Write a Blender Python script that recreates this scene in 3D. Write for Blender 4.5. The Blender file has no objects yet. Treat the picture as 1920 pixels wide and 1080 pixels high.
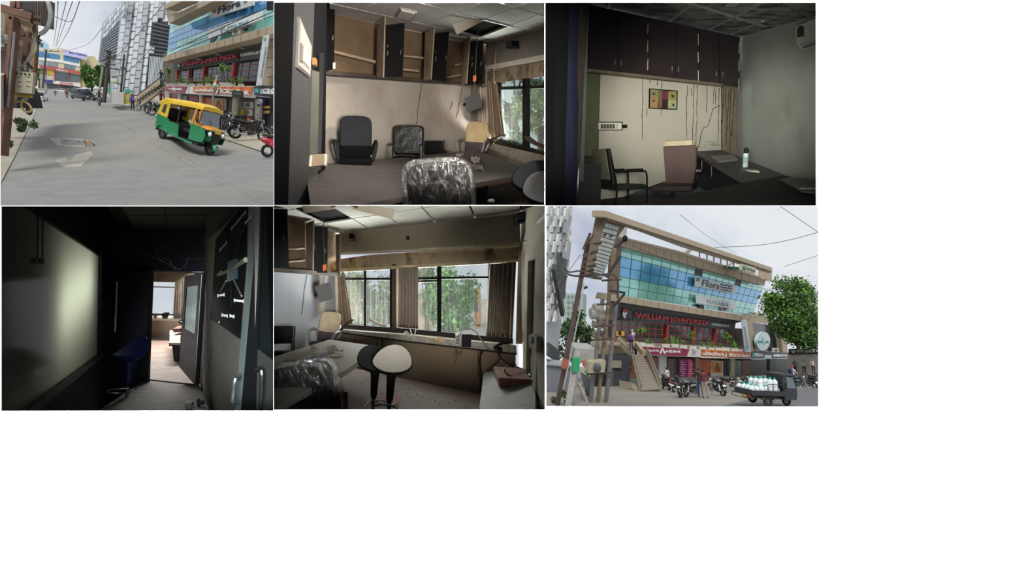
import bpy, bmesh, math, random
from mathutils import Vector, Matrix
random.seed(7)
PI = math.pi
SC = bpy.context.scene
COL = SC.collection
# ------------------------------------------------------------------ camera
F, PX, PY = 960.0, 768.0, 385.0          # focal length and principal point of a 1920x1080 frame
cam_d = bpy.data.cameras.new('camera'); cam = bpy.data.objects.new('camera', cam_d); COL.objects.link(cam)
cam_d.sensor_width = 36; cam_d.lens = F / 1920 * 36
cam_d.shift_x = (960 - PX) / 1920; cam_d.shift_y = -(540 - PY) / 1920
cam_d.clip_start = .05; cam_d.clip_end = 2000
cam.rotation_euler = (PI / 2, 0, 0)
SC.camera = cam
# ------------------------------------------------------------------ sky, sun, exposure
SC.view_settings.view_transform = 'Standard'; SC.view_settings.look = 'None'
SC.view_settings.gamma = 1; SC.view_settings.use_curve_mapping = False; SC.view_settings.exposure = 0
w = bpy.data.worlds.new('sky'); SC.world = w; w.use_nodes = True
nt = w.node_tree; nt.nodes.clear()
_o = nt.nodes.new('ShaderNodeOutputWorld'); _b = nt.nodes.new('ShaderNodeBackground')
_t = nt.nodes.new('ShaderNodeTexCoord'); _n = nt.nodes.new('ShaderNodeTexNoise'); _r = nt.nodes.new('ShaderNodeValToRGB')
_n.inputs['Scale'].default_value = 5.5; _n.inputs['Detail'].default_value = 6; _n.inputs['Roughness'].default_value = .55
_n.inputs['Distortion'].default_value = .3
_r.color_ramp.elements[0].position = .34; _r.color_ramp.elements[0].color = (.47, .51, .64, 1)
_r.color_ramp.elements[1].position = .62; _r.color_ramp.elements[1].color = (.80, .83, .87, 1)
_e = _r.color_ramp.elements.new(.47); _e.color = (.64, .69, .76, 1)
nt.links.new(_t.outputs['Generated'], _n.inputs['Vector']); nt.links.new(_n.outputs['Fac'], _r.inputs['Fac'])
nt.links.new(_r.outputs['Color'], _b.inputs['Color']); nt.links.new(_b.outputs[0], _o.inputs[0])
_b.inputs['Strength'].default_value = 1.0
sun_d = bpy.data.lights.new('sun', 'SUN'); sun = bpy.data.objects.new('sun', sun_d); COL.objects.link(sun)
sun_d.energy = 2.6; sun_d.angle = math.radians(25); sun_d.color = (1, .985, .95)
sun.rotation_euler = (math.radians(32), math.radians(-6), 0)     # high, from the viewer's side

# ------------------------------------------------------------------ materials
def lin(h):
    h = h.lstrip('#'); c = [int(h[i:i + 2], 16) / 255 for i in (0, 2, 4)]
    return [x / 12.92 if x <= .04045 else ((x + .055) / 1.055) ** 2.4 for x in c] + [1]
MATS = {}
def M(hx, r=.6, met=0.0, var=.12, sc=5.0, bump=0.0, spec=.5, stain=None, amt=.5, ssc=1.5, lo=.5, hi=.7, stretch=None, coat=0):
    key = (hx, r, met, var, sc, bump, spec, stain, amt, ssc, lo, hi, stretch, coat)
    if key in MATS: return MATS[key]
    m = bpy.data.materials.new('paint_' + hx.strip('#')); m.use_nodes = True; t = m.node_tree
    p = t.nodes['Principled BSDF']; c = lin(hx)
    p.inputs['Roughness'].default_value = r; p.inputs['Metallic'].default_value = met
    p.inputs['Specular IOR Level'].default_value = spec; p.inputs['Coat Weight'].default_value = coat
    tc = t.nodes.new('ShaderNodeTexCoord'); src = tc.outputs['Object']
    if stretch:
        mp = t.nodes.new('ShaderNodeMapping'); mp.inputs['Scale'].default_value = stretch
        t.links.new(src, mp.inputs['Vector']); src = mp.outputs[0]
    if var or bump:
        n = t.nodes.new('ShaderNodeTexNoise'); n.inputs['Scale'].default_value = sc; n.inputs['Detail'].default_value = 5
        t.links.new(src, n.inputs['Vector'])
    if var:
        rp = t.nodes.new('ShaderNodeValToRGB')
        rp.color_ramp.elements[0].position = .3; rp.color_ramp.elements[1].position = .7
        rp.color_ramp.elements[0].color = [x * (1 - var) for x in c[:3]] + [1]
        rp.color_ramp.elements[1].color = [min(1, x * (1 + var)) for x in c[:3]] + [1]
        t.links.new(n.outputs['Fac'], rp.inputs['Fac']); out = rp.outputs['Color']
        if stain:
            n2 = t.nodes.new('ShaderNodeTexNoise'); n2.inputs['Scale'].default_value = ssc; n2.inputs['Detail'].default_value = 9
            n2.inputs['Roughness'].default_value = .65
            t.links.new(src, n2.inputs['Vector'])
            mr = t.nodes.new('ShaderNodeMapRange'); mr.inputs[1].default_value = lo; mr.inputs[2].default_value = hi; mr.inputs[4].default_value = amt
            t.links.new(n2.outputs['Fac'], mr.inputs[0])
            mx = t.nodes.new('ShaderNodeMix'); mx.data_type = 'RGBA'
            t.links.new(mr.outputs[0], mx.inputs[0]); t.links.new(out, mx.inputs[6]); mx.inputs[7].default_value = lin(stain)
            out = mx.outputs[2]
        t.links.new(out, p.inputs['Base Color'])
    else: p.inputs['Base Color'].default_value = c
    if bump:
        b = t.nodes.new('ShaderNodeBump'); b.inputs['Strength'].default_value = bump; b.inputs['Distance'].default_value = .02
        t.links.new(n.outputs['Fac'], b.inputs['Height']); t.links.new(b.outputs[0], p.inputs['Normal'])
    MATS[key] = m; return m
def glass(hx='#dff0ee', refl=.12, rough=.05, streak=0):
    key = ('g', hx, refl, rough, streak)
    if key in MATS: return MATS[key]
    m = bpy.data.materials.new('glass'); m.use_nodes = True; t = m.node_tree; t.nodes.clear()
    o = t.nodes.new('ShaderNodeOutputMaterial'); a = t.nodes.new('ShaderNodeBsdfTransparent'); g = t.nodes.new('ShaderNodeBsdfGlossy'); x = t.nodes.new('ShaderNodeMixShader')
    a.inputs[0].default_value = lin(hx); g.inputs['Roughness'].default_value = rough; x.inputs[0].default_value = refl
    if streak:                                # dried dust on the pane
        tc = t.nodes.new('ShaderNodeTexCoord'); mp = t.nodes.new('ShaderNodeMapping'); mp.inputs['Scale'].default_value = (14, 14, .8)
        n = t.nodes.new('ShaderNodeTexNoise'); n.inputs['Scale'].default_value = 1.6; n.inputs['Detail'].default_value = 6
        mr = t.nodes.new('ShaderNodeMapRange'); mr.inputs[1].default_value = .4; mr.inputs[2].default_value = .75; mr.inputs[3].default_value = streak * .4; mr.inputs[4].default_value = streak * 1.6
        d = t.nodes.new('ShaderNodeBsdfTranslucent'); d.inputs[0].default_value = (.72, .75, .74, 1)
        x2 = t.nodes.new('ShaderNodeMixShader')
        t.links.new(tc.outputs['Object'], mp.inputs[0]); t.links.new(mp.outputs[0], n.inputs['Vector']); t.links.new(n.outputs['Fac'], mr.inputs[0])
        t.links.new(mr.outputs[0], x2.inputs[0]); t.links.new(a.outputs[0], x2.inputs[1]); t.links.new(d.outputs[0], x2.inputs[2])
        t.links.new(x2.outputs[0], x.inputs[1])
    else: t.links.new(a.outputs[0], x.inputs[1])
    t.links.new(g.outputs[0], x.inputs[2]); t.links.new(x.outputs[0], o.inputs[0])
    MATS[key] = m; return m
def film():
    if 'film' in MATS: return MATS['film']
    m = bpy.data.materials.new('plastic_film'); m.use_nodes = True; t = m.node_tree; t.nodes.clear()
    o = t.nodes.new('ShaderNodeOutputMaterial'); a = t.nodes.new('ShaderNodeBsdfTransparent'); g = t.nodes.new('ShaderNodeBsdfGlossy'); x = t.nodes.new('ShaderNodeMixShader')
    d = t.nodes.new('ShaderNodeBsdfDiffuse'); d.inputs[0].default_value = (.16, .15, .14, 1); x2 = t.nodes.new('ShaderNodeMixShader')
    g.inputs['Roughness'].default_value = .22; g.inputs[0].default_value = (.8, .8, .8, 1)
    tc = t.nodes.new('ShaderNodeTexCoord'); n = t.nodes.new('ShaderNodeTexNoise'); n.inputs['Scale'].default_value = 9; n.inputs['Detail'].default_value = 4; n.inputs['Distortion'].default_value = 2.5
    mp = t.nodes.new('ShaderNodeMapping'); mp.inputs['Scale'].default_value = (1.6, 1.6, .5)
    b = t.nodes.new('ShaderNodeBump'); b.inputs['Strength'].default_value = .9; b.inputs['Distance'].default_value = .05
    mr = t.nodes.new('ShaderNodeMapRange'); mr.inputs[1].default_value = .45; mr.inputs[2].default_value = .8; mr.inputs[3].default_value = .02; mr.inputs[4].default_value = .32
    t.links.new(tc.outputs['Object'], mp.inputs[0]); t.links.new(mp.outputs[0], n.inputs['Vector']); t.links.new(n.outputs['Fac'], b.inputs['Height']); t.links.new(b.outputs[0], g.inputs['Normal'])
    t.links.new(n.outputs['Fac'], mr.inputs[0]); t.links.new(mr.outputs[0], x2.inputs[0])
    t.links.new(a.outputs[0], x2.inputs[1]); t.links.new(d.outputs[0], x2.inputs[2])
    x.inputs[0].default_value = .13
    t.links.new(x2.outputs[0], x.inputs[1]); t.links.new(g.outputs[0], x.inputs[2]); t.links.new(x.outputs[0], o.inputs[0])
    MATS['film'] = m; return m
def frosted():
    m = bpy.data.materials.new('frosted_glass'); m.use_nodes = True; t = m.node_tree; t.nodes.clear()
    o = t.nodes.new('ShaderNodeOutputMaterial'); a = t.nodes.new('ShaderNodeBsdfTranslucent'); g = t.nodes.new('ShaderNodeBsdfGlossy'); x = t.nodes.new('ShaderNodeMixShader')
    a.inputs[0].default_value = (.80, .84, .76, 1); g.inputs['Roughness'].default_value = .12; x.inputs[0].default_value = .06
    t.links.new(a.outputs[0], x.inputs[1]); t.links.new(g.outputs[0], x.inputs[2]); t.links.new(x.outputs[0], o.inputs[0]); return m
def leafmat(h1, h2):
    key = ('leaf', h1, h2)
    if key in MATS: return MATS[key]
    m = bpy.data.materials.new('leaf'); m.use_nodes = True; t = m.node_tree; p = t.nodes['Principled BSDF']
    g = t.nodes.new('ShaderNodeNewGeometry'); r = t.nodes.new('ShaderNodeValToRGB')
    r.color_ramp.elements[0].color = lin(h1); r.color_ramp.elements[1].color = lin(h2)
    t.links.new(g.outputs['Random Per Island'], r.inputs[0]); t.links.new(r.outputs[0], p.inputs['Base Color']); p.inputs['Roughness'].default_value = .55
    MATS[key] = m; return m

# ------------------------------------------------------------------ positions
def at(x, y, Y): return Vector(((x - PX) / F * Y, Y, (PY - y) / F * Y))
class Pl:                                       # a plane through three points; pt() = where the sight line of a pixel meets it
    def __init__(s, a, b, c):
        a, b, c = [q if isinstance(q, Vector) else at(*q) for q in (a, b, c)]
        n = (b - a).cross(c - a).normalized()
        if n.dot(a) > 0: n = -n
        s.n, s.d = n, n.dot(a)
    def pt(s, x, y, off=0):
        r = Vector(((x - PX) / F, 1, (PY - y) / F)); return r * ((s.d + off) / s.n.dot(r))
def vpl(x1, Y1, x2, Y2): return Pl((x1, 0, Y1), (x2, 0, Y2), (x1, 400, Y1))
def homog(src, dst):                            # 4 points -> 4 points
    import numpy as np
    A = []; B = []
    for (x, y), (u, v) in zip(src, dst):
        A += [[x, y, 1, 0, 0, 0, -u * x, -u * y], [0, 0, 0, x, y, 1, -v * x, -v * y]]; B += [u, v]
    h = np.linalg.solve(np.array(A, float), np.array(B, float))
    def f(x, y):
        d = h[6] * x + h[7] * y + 1
        if d < .08: return None                 # beyond the vanishing line
        return ((h[0] * x + h[1] * y + h[2]) / d, (h[3] * x + h[4] * y + h[5]) / d)
    return f
U4 = [(0, 0), (1, 0), (1, 1), (0, 1)]
def clip2(poly, region):                        # convex clip of a pixel polygon by a convex pixel region
    ar = sum(region[i][0] * region[(i + 1) % len(region)][1] - region[(i + 1) % len(region)][0] * region[i][1] for i in range(len(region)))
    if ar < 0: region = region[::-1]
    for i in range(len(region)):
        a, b = region[i], region[(i + 1) % len(region)]; out = []
        def sd(p): return (b[0] - a[0]) * (p[1] - a[1]) - (b[1] - a[1]) * (p[0] - a[0])
        for j in range(len(poly)):
            p, q = poly[j], poly[(j + 1) % len(poly)]; sp, sq = sd(p), sd(q)
            if sp >= 0: out.append(p)
            if (sp > 0 > sq) or (sp < 0 < sq):
                k = sp / (sp - sq); out.append((p[0] + (q[0] - p[0]) * k, p[1] + (q[1] - p[1]) * k))
        poly = out
        if len(poly) < 3: return []
    return poly

# ------------------------------------------------------------------ objects
CELL = 'c1'; REG = {}; PINV = {}
def reg(o): REG.setdefault(CELL, []).append(o)
def obj(name, vf, mat, par=None, smooth=False):
    v, f = vf
    me = bpy.data.meshes.new(name); me.from_pydata([tuple(p) for p in v], [], f)
    bm = bmesh.new(); bm.from_mesh(me); bmesh.ops.recalc_face_normals(bm, faces=bm.faces[:]); bm.to_mesh(me); bm.free()
    me.materials.append(mat)
    if smooth:
        for p in me.polygons: p.use_smooth = True
        try: me.set_sharp_from_angle(angle=math.radians(42))
        except Exception: pass
    o = bpy.data.objects.new(name, me); COL.objects.link(o); reg(o)
    if par is not None:
        o.parent = par
        if par.name in PINV: o.matrix_parent_inverse = PINV[par.name]
    return o
def tag(o, label, cat, group=None):
    o['label'] = label; o['category'] = cat
    if group: o['group'] = group
    return o
def struct(o): o['kind'] = 'structure'; return o
def stuff(o): o['kind'] = 'stuff'; return o
def thing(name, label, cat, loc, group=None):   # an Empty at a thing's base; its parts are given in world positions
    e = bpy.data.objects.new(name, None); COL.objects.link(e); e.empty_display_size = .1
    if isinstance(loc, tuple): loc = at(*loc)
    e.location = loc; PINV[e.name] = Matrix.Translation(-Vector(loc)); return tag(e, label, cat, group)
def rigid(name, label, cat, group=None):        # an Empty whose parts are modelled about its own origin
    e = bpy.data.objects.new(name, None); COL.objects.link(e); e.empty_display_size = .1
    return tag(e, label, cat, group)
def place(e, x, y, Y, yaw=0, pitch=0, roll=0, s=1.0):
    p = at(x, y, Y); wv = p.normalized(); X_, Z_ = Vector((1, 0, 0)), Vector((0, 0, 1)); r = (X_ - wv * X_.dot(wv)).normalized(); u = (Z_ - wv * Z_.dot(wv)).normalized(); k_ = r.dot(u) * .5; r = (r - u * k_).normalized(); u = r.cross(wv)
    B = Matrix((r, wv, u)).transposed().to_4x4()
    R = math.radians
    S = Matrix.Diagonal((s, s, s, 1)) if not isinstance(s, tuple) else Matrix.Diagonal((*s, 1))
    e.matrix_world = Matrix.Translation(p) @ B @ Matrix.Rotation(R(roll), 4, 'Y') @ Matrix.Rotation(R(pitch), 4, 'X') @ Matrix.Rotation(R(yaw), 4, 'Z') @ S
    return e
def dup(root, label, group=None):
    r = root.copy(); COL.objects.link(r); r['label'] = label
    if group: r['group'] = group
    for ch in list(root.children):
        c = ch.copy(); COL.objects.link(c); c.parent = r; reg(c)
        for g in ch.children:
            d = g.copy(); COL.objects.link(d); d.parent = c; reg(d)
    return r

# ------------------------------------------------------------------ shapes: (verts, faces)
def J(*a):
    v = []; f = []
    for x, y in a:
        k = len(v); v += [Vector(p) for p in x]; f += [[i + k for i in q] for q in y]
    return v, f
def prism(pts, d):
    n = len(pts); v = list(pts) + [p + d for p in pts]
    f = [list(range(n)), list(range(2 * n - 1, n - 1, -1))] + [[i, (i + 1) % n, n + (i + 1) % n, n + i] for i in range(n)]
    return v, f
# every set stands on a raked floor; slabs and ledges run back along the rake of their own set
RAKE = {'c1': (240, 163), 'c2': (768, 195), 'c3': (1276, 195), 'c4': (330, 560), 'c5': (768, 560), 'c6': (1279, 672)}
def back(n, t):
    if CELL in RAKE:
        d = at(*RAKE[CELL], 1).normalized(); k = -n.dot(d)
        if k > .4: return d * (t / k)
    return n * -t
def Qs(P, pix, t=.03, off=0): return prism([P.pt(x, y, off) for x, y in pix], back(P.n, t))
def Q(P, name, pix, mat, t=.03, off=0, par=None, smooth=False): return obj(name, Qs(P, pix, t, off), mat, par, smooth)
def R4(x0, y0, x1, y1): return [(x0, y0), (x1, y0), (x1, y1), (x0, y1)]
def quad3(name, c4, mat, t=.03, par=None):      # four (x, y, Y) corners, thickness away from the viewer
    p = [at(*q) for q in c4]; n = (p[1] - p[0]).cross(p[2] - p[0]).normalized()
    if n.dot(p[0]) > 0: n = -n
    return obj(name, prism(p, n * -t), mat, par)
def box(c, s):
    x, y, z = c; a, b, h = s[0] / 2, s[1] / 2, s[2] / 2
    v = [(x + i * a, y + j * b, z + k * h) for k in (-1, 1) for i, j in ((-1, -1), (1, -1), (1, 1), (-1, 1))]
    return [Vector(p) for p in v], [[3, 2, 1, 0], [4, 5, 6, 7], [0, 1, 5, 4], [1, 2, 6, 5], [2, 3, 7, 6], [3, 0, 4, 7]]
def rbox(c, s, b=.03, seg=2):
    bm = bmesh.new(); bmesh.ops.create_cube(bm, size=1)
    for v in bm.verts: v.co = Vector((v.co.x * s[0], v.co.y * s[1], v.co.z * s[2])) + Vector(c)
    bmesh.ops.bevel(bm, geom=bm.edges[:], offset=min(b, min(s) * .49), segments=seg, affect='EDGES', profile=.5)
    bm.verts.index_update(); r = [v.co.copy() for v in bm.verts], [[v.index for v in f.verts] for f in bm.faces]; bm.free(); return r
def xf(vf, m): return [m @ Vector(p) for p in vf[0]], vf[1]
def frame(d):
    d = d.normalized(); a = Vector((0, 0, 1)) if abs(d.z) < .9 else Vector((1, 0, 0))
    u = d.cross(a).normalized(); return u, d.cross(u)
def tube(pts, r, n=6, cap=True):
    pts = [Vector(p) for p in pts]; v = []; f = []; k = len(pts); rs = r if isinstance(r, (list, tuple)) else [r] * k
    u0 = None
    for i, p in enumerate(pts):
        d = (pts[min(i + 1, k - 1)] - pts[max(i - 1, 0)])
        if d.length < 1e-9: d = Vector((0, 0, 1))
        d.normalize()
        if u0 is None: u0, _ = frame(d)
        u0 = (u0 - d * u0.dot(d)).normalized(); w_ = d.cross(u0)
        for j in range(n):
            a = 2 * PI * j / n; v.append(p + (u0 * math.cos(a) + w_ * math.sin(a)) * rs[i])
    for i in range(k - 1):
        for j in range(n): f.append([i * n + j, i * n + (j + 1) % n, (i + 1) * n + (j + 1) % n, (i + 1) * n + j])
    if cap: f += [list(range(n))[::-1], [(k - 1) * n + j for j in range(n)]]
    return v, f
def beam(p, q, a, b, up=(0, 0, 1)):             # rectangular bar from p to q
    p, q = Vector(p), Vector(q); d = (q - p).normalized(); up = Vector(up)
    if abs(d.dot(up)) > .95: up = Vector((0, 1, 0))
    u = d.cross(up).normalized(); w_ = u.cross(d)
    v = [o + u * i * a / 2 + w_ * j * b / 2 for o in (p, q) for i, j in ((-1, -1), (1, -1), (1, 1), (-1, 1))]
    return v, [[0, 1, 2, 3], [7, 6, 5, 4], [0, 4, 5, 1], [1, 5, 6, 2], [2, 6, 7, 3], [3, 7, 4, 0]]
def smooth_path(pts, k=6):
    pts = [Vector(p) for p in pts]; out = []
    for i in range(len(pts) - 1):
        p0, p1, p2, p3 = pts[max(i - 1, 0)], pts[i], pts[i + 1], pts[min(i + 2, len(pts) - 1)]
        for j in range(k):
            t = j / k
            out.append(.5 * ((2 * p1) + (p2 - p0) * t + (2 * p0 - 5 * p1 + 4 * p2 - p3) * t * t + (3 * p1 - p0 - 3 * p2 + p3) * t ** 3))
    return out + [pts[-1]]
def lathe(prof, n=16, c=(0, 0, 0)):             # profile of (r, z)
    v = []; f = []; c = Vector(c); k = len(prof)
    for r, z in prof:
        for j in range(n): a = 2 * PI * j / n; v.append(c + Vector((r * math.cos(a), r * math.sin(a), z)))
    for i in range(k - 1):
        for j in range(n): f.append([i * n + j, i * n + (j + 1) % n, (i + 1) * n + (j + 1) % n, (i + 1) * n + j])
    if prof[0][0] > 1e-4: f.append(list(range(n))[::-1])
    if prof[-1][0] > 1e-4: f.append([(k - 1) * n + j for j in range(n)])
    return v, f
def ell(c, r, n=12, m=7):
    prof = [(max(1e-5, math.sin(PI * i / m)), -math.cos(PI * i / m)) for i in range(m + 1)]
    v, f = lathe(prof, n); r = (r, r, r) if not isinstance(r, tuple) else r
    return [Vector((p.x * r[0] + c[0], p.y * r[1] + c[1], p.z * r[2] + c[2])) for p in v], f
def torus(c, R_, r, ax='y', n=18, m=7):
    v = []; f = []; c = Vector(c)
    for i in range(n):
        a = 2 * PI * i / n
        for j in range(m):
            b = 2 * PI * j / m; q = R_ + r * math.cos(b); x, z, y = q * math.cos(a), q * math.sin(a), r * math.sin(b)
            p = (x, y, z) if ax == 'y' else ((x, z, y) if ax == 'z' else (y, x, z)); v.append(c + Vector(p))
    for i in range(n):
        for j in range(m): f.append([i * m + j, i * m + (j + 1) % m, ((i + 1) % n) * m + (j + 1) % m, ((i + 1) % n) * m + j])
    return v, f
def loft(rings, close=True, caps=True):         # rings of equally many points
    n = len(rings[0]); v = [Vector(p) for r in rings for p in r]; f = []
    for i in range(len(rings) - 1):
        for j in range(n if close else n - 1): f.append([i * n + j, i * n + (j + 1) % n, (i + 1) * n + (j + 1) % n, (i + 1) * n + j])
    if caps and close: f += [list(range(n))[::-1], [(len(rings) - 1) * n + j for j in range(n)]]
    return v, f
def sheet(P, name, c4, mat, par=None, nx=24, amp=.03, waves=6, off=.05):   # hanging cloth with folds between four pixel corners
    h = homog(U4, c4); v = []; f = []
    for i in range(nx * 3 + 1):
        u = i / (nx * 3)
        for j in range(5): v.append(P.pt(*h(u, j / 4), off + amp * math.sin(u * waves * 2 * PI) * (.6 + .4 * j / 4) + amp * .3 * math.sin(u * 37)))
    for i in range(nx * 3):
        for j in range(4): f.append([i * 5 + j, (i + 1) * 5 + j, (i + 1) * 5 + j + 1, i * 5 + j + 1])
    return obj(name, (v, f), mat, par, True)

# ------------------------------------------------------------------ lettering
def text_vf(s, bold=0.0, shear=0, res=2, ext=0):
    cu = bpy.data.curves.new('t', 'FONT'); cu.body = s; cu.resolution_u = res; cu.offset = bold; cu.shear = shear; cu.extrude = ext
    o = bpy.data.objects.new('t', cu); COL.objects.link(o)
    dg = bpy.context.evaluated_depsgraph_get(); me = bpy.data.meshes.new_from_object(o.evaluated_get(dg))
    v = [x.co.copy() for x in me.vertices]; f = [list(p.vertices) for p in me.polygons]
    bpy.data.objects.remove(o); bpy.data.meshes.remove(me); return v, f
def text_on(P, s, c4, mat, par=None, name='lettering', off=.03, bold=.01, shear=0, rot=0):   # c4 = pixel corners TL, TR, BR, BL of the line of text
    v, f = text_vf(s, bold, shear)
    if not v: return None
    x0 = min(p.x for p in v); x1 = max(p.x for p in v); y0 = min(p.y for p in v); y1 = max(p.y for p in v)
    h = homog(U4, c4)
    vv = [P.pt(*h((p.x - x0) / (x1 - x0), 1 - (p.y - y0) / (y1 - y0)), off) for p in v]
    k = len(vv); bm = bmesh.new()
    vs = [bm.verts.new(p) for p in vv]
    for q in f:
        try: bm.faces.new([vs[i] for i in q])
        except ValueError: pass
    g = bmesh.ops.extrude_face_region(bm, geom=bm.faces[:])
    bmesh.ops.translate(bm, verts=[e for e in g['geom'] if isinstance(e, bmesh.types.BMVert)], vec=P.n * -(off * .8))
    bm.verts.index_update(); r = [x.co.copy() for x in bm.verts], [[x.index for x in q.verts] for q in bm.faces]; bm.free()
    return obj(name, r, mat, par)
def spot(name, p, tgt, watt, size=60, blend=.6, col=(1, 1, 1), rad=.1):
    d = bpy.data.lights.new(name, 'SPOT'); d.energy = watt; d.spot_size = math.radians(size); d.spot_blend = blend; d.color = col; d.shadow_soft_size = rad
    o = bpy.data.objects.new(name, d); COL.objects.link(o); o.location = p
    o.rotation_euler = (Vector(tgt) - Vector(p)).to_track_quat('-Z', 'Y').to_euler(); return o
def area(name, p, tgt, watt, sx, sy, col=(1, 1, 1)):
    d = bpy.data.lights.new(name, 'AREA'); d.shape = 'RECTANGLE'; d.size = sx; d.size_y = sy; d.energy = watt; d.color = col
    o = bpy.data.objects.new(name, d); COL.objects.link(o); o.location = p
    o.rotation_euler = (Vector(tgt) - Vector(p)).to_track_quat('-Z', 'Y').to_euler(); return o

# ------------------------------------------------------------------ the white display wall and its six openings
RECT = {'c1': (1, 2, 513, 385.3), 'c2': (514, 5, 1021, 384.7), 'c3': (1022.2, 5, 1530, 385.6),
        'c4': (3, 387, 512.6, 770), 'c5': (513.2, 385.3, 1021.8, 768), 'c6': (1024, 386.4, 1534, 762)}
YW = 3.0
def display_wall():
    xs = sorted({-900, 2700} | {r[i] for r in RECT.values() for i in (0, 2)}); ys = sorted({-700, 1500} | {r[i] for r in RECT.values() for i in (1, 3)})
    v = []; f = []; idx = {}
    def vid(x, y, k):
        if (x, y, k) not in idx: idx[(x, y, k)] = len(v); v.append(at(x, y, YW + .02 * k))
        return idx[(x, y, k)]
    solid = set()
    for i in range(len(xs) - 1):
        for j in range(len(ys) - 1):
            cx, cy = (xs[i] + xs[i + 1]) / 2, (ys[j] + ys[j + 1]) / 2
            if not any(a < cx < c and b < cy < d for a, b, c, d in RECT.values()): solid.add((i, j))
    for i, j in solid:
        for k in (0, 1): f.append([vid(xs[i], ys[j], k), vid(xs[i + 1], ys[j], k), vid(xs[i + 1], ys[j + 1], k), vid(xs[i], ys[j + 1], k)])
        for (a, b, di, dj) in (((i, j), (i, j + 1), -1, 0), ((i + 1, j), (i + 1, j + 1), 1, 0), ((i, j), (i + 1, j), 0, -1), ((i, j + 1), (i + 1, j + 1), 0, 1)):
            if (i + di, j + dj) not in solid:
                f.append([vid(xs[a[0]], ys[a[1]], 0), vid(xs[b[0]], ys[b[1]], 0), vid(xs[b[0]], ys[b[1]], 1), vid(xs[a[0]], ys[a[1]], 1)])
    return v, f
CELL = 'none'
struct(obj('wall_front', display_wall(), M('#fcfcfc', .8, var=0)))
def case(c, Ymax, mat, skip=()):                         # added sides of a display box, edge-on in view, shutting out stray light
    x0, y0, x1, y1 = RECT[c]; g = .25
    for nm, a, b in (('left', (x0 - g, y0 - g), (x0 - g, y1 + g)), ('right', (x1 + g, y0 - g), (x1 + g, y1 + g)), ('top', (x0 - g, y0 - g), (x1 + g, y0 - g)), ('bottom', (x0 - g, y1 + g), (x1 + g, y1 + g))):
        if nm in skip: continue
        p = [at(*a, YW + .02), at(*b, YW + .02), at(*b, Ymax), at(*a, Ymax)]
        struct(obj('wall_' + nm, (p, [[0, 1, 2, 3]]), mat))
# ------------------------------------------------------------------ furniture
BLK = M('#111113', .6, var=.1, spec=.25); CHROME = M('#b9b9bb', .25, .9, var=.05); DARKM = M('#2a2a2c', .4, .5, var=.1)
def back_pad(w, z0, z1, y0, t, curve=.05, top=.5):
    # upholstered back: rounded top, gently curved, between heights z0 and z1
    def ring(y):
        pts = []; n = 10
        for i in range(n + 1):
            a = PI * i / n; pts.append((math.copysign(abs(math.cos(a)) ** top, math.cos(a)) * w / 2, y, z1 - (z1 - z0) * .34 * (1 - abs(math.sin(a)) ** top)))
        pts += [(-w / 2 * .97, y, z0 + .04), (-w / 2 * .85, y, z0), (w / 2 * .85, y, z0), (w / 2 * .97, y, z0 + .04)]
        return [(p[0], p[1] + curve * (p[0] / (w / 2)) ** 2 * -1 + .12 * (p[2] - z0), p[2]) for p in pts]
    def shrink(r, k):
        cx = sum(p[0] for p in r) / len(r); cz = sum(p[2] for p in r) / len(r)
        return [(cx + (p[0] - cx) * k, p[1], cz + (p[2] - cz) * k) for p in r]
    return loft([shrink(ring(y0 - t / 2), .9), ring(y0 - t / 4), ring(y0 + t / 4), shrink(ring(y0 + t / 2), .94)])
def star_base(e, mat):
    obj('gas_column', tube([(0, 0, .1), (0, 0, .42)], .03, 8), mat, e, True)
    for k in range(5):
        a = 2 * PI * k / 5 + .3; d = Vector((math.cos(a), math.sin(a), 0))
        l = obj('base_leg', beam(d * .02 + Vector((0, 0, .12)), d * .3 + Vector((0, 0, .08)), .05, .035), mat, e)
        obj('caster', xf(lathe([(.001, -.02), (.03, -.02), (.03, .02), (.001, .02)], 10), Matrix.Translation(d * .3 + Vector((0, 0, .03))) @ Matrix.Rotation(PI / 2, 4, 'X')), mat, l, True)
def exec_chair(name, label, up, low, arm, seat=None, split=.72, arms=True, w_=.5, group=None):
    e = rigid(name, label, 'chair', group)
    z0, z1 = .5, 1.12; zs = z0 + (z1 - z0) * (1 - split)
    obj('seat', rbox((0, 0, .46), (w_, .48, .11), .05), seat or low, e, True)
    full = back_pad(w_, z0, z1, .25, .1)
    bm = bmesh.new(); vs = [bm.verts.new(p) for p in full[0]]; [bm.faces.new([vs[i] for i in q]) for q in full[1]]
    def cut(sign):
        b = bm.copy(); bmesh.ops.bisect_plane(b, geom=b.verts[:] + b.edges[:] + b.faces[:], plane_co=(0, 0, zs), plane_no=(0, 0, sign), clear_outer=True)
        bmesh.ops.contextual_create(b, geom=[x for x in b.edges if x.is_boundary]); b.verts.index_update()
        r = [x.co.copy() for x in b.verts], [[x.index for x in q.verts] for q in b.faces]; b.free(); return r
    obj('backrest', cut(1), low, e, True); obj('head_cushion', cut(-1), up, e, True)
    if arms:
        for s in (-1, 1):
            obj('armrest', tube(smooth_path([(s * (w_ / 2 - .02), .2, .55), (s * (w_ / 2 + .05), .22, .72), (s * (w_ / 2 + .05), .0, .74), (s * (w_ / 2 + .05), -.18, .68), (s * (w_ / 2 + .0), -.14, .47)], 5), .028, 8), arm, e, True)
    star_base(e, BLK); return e
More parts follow.
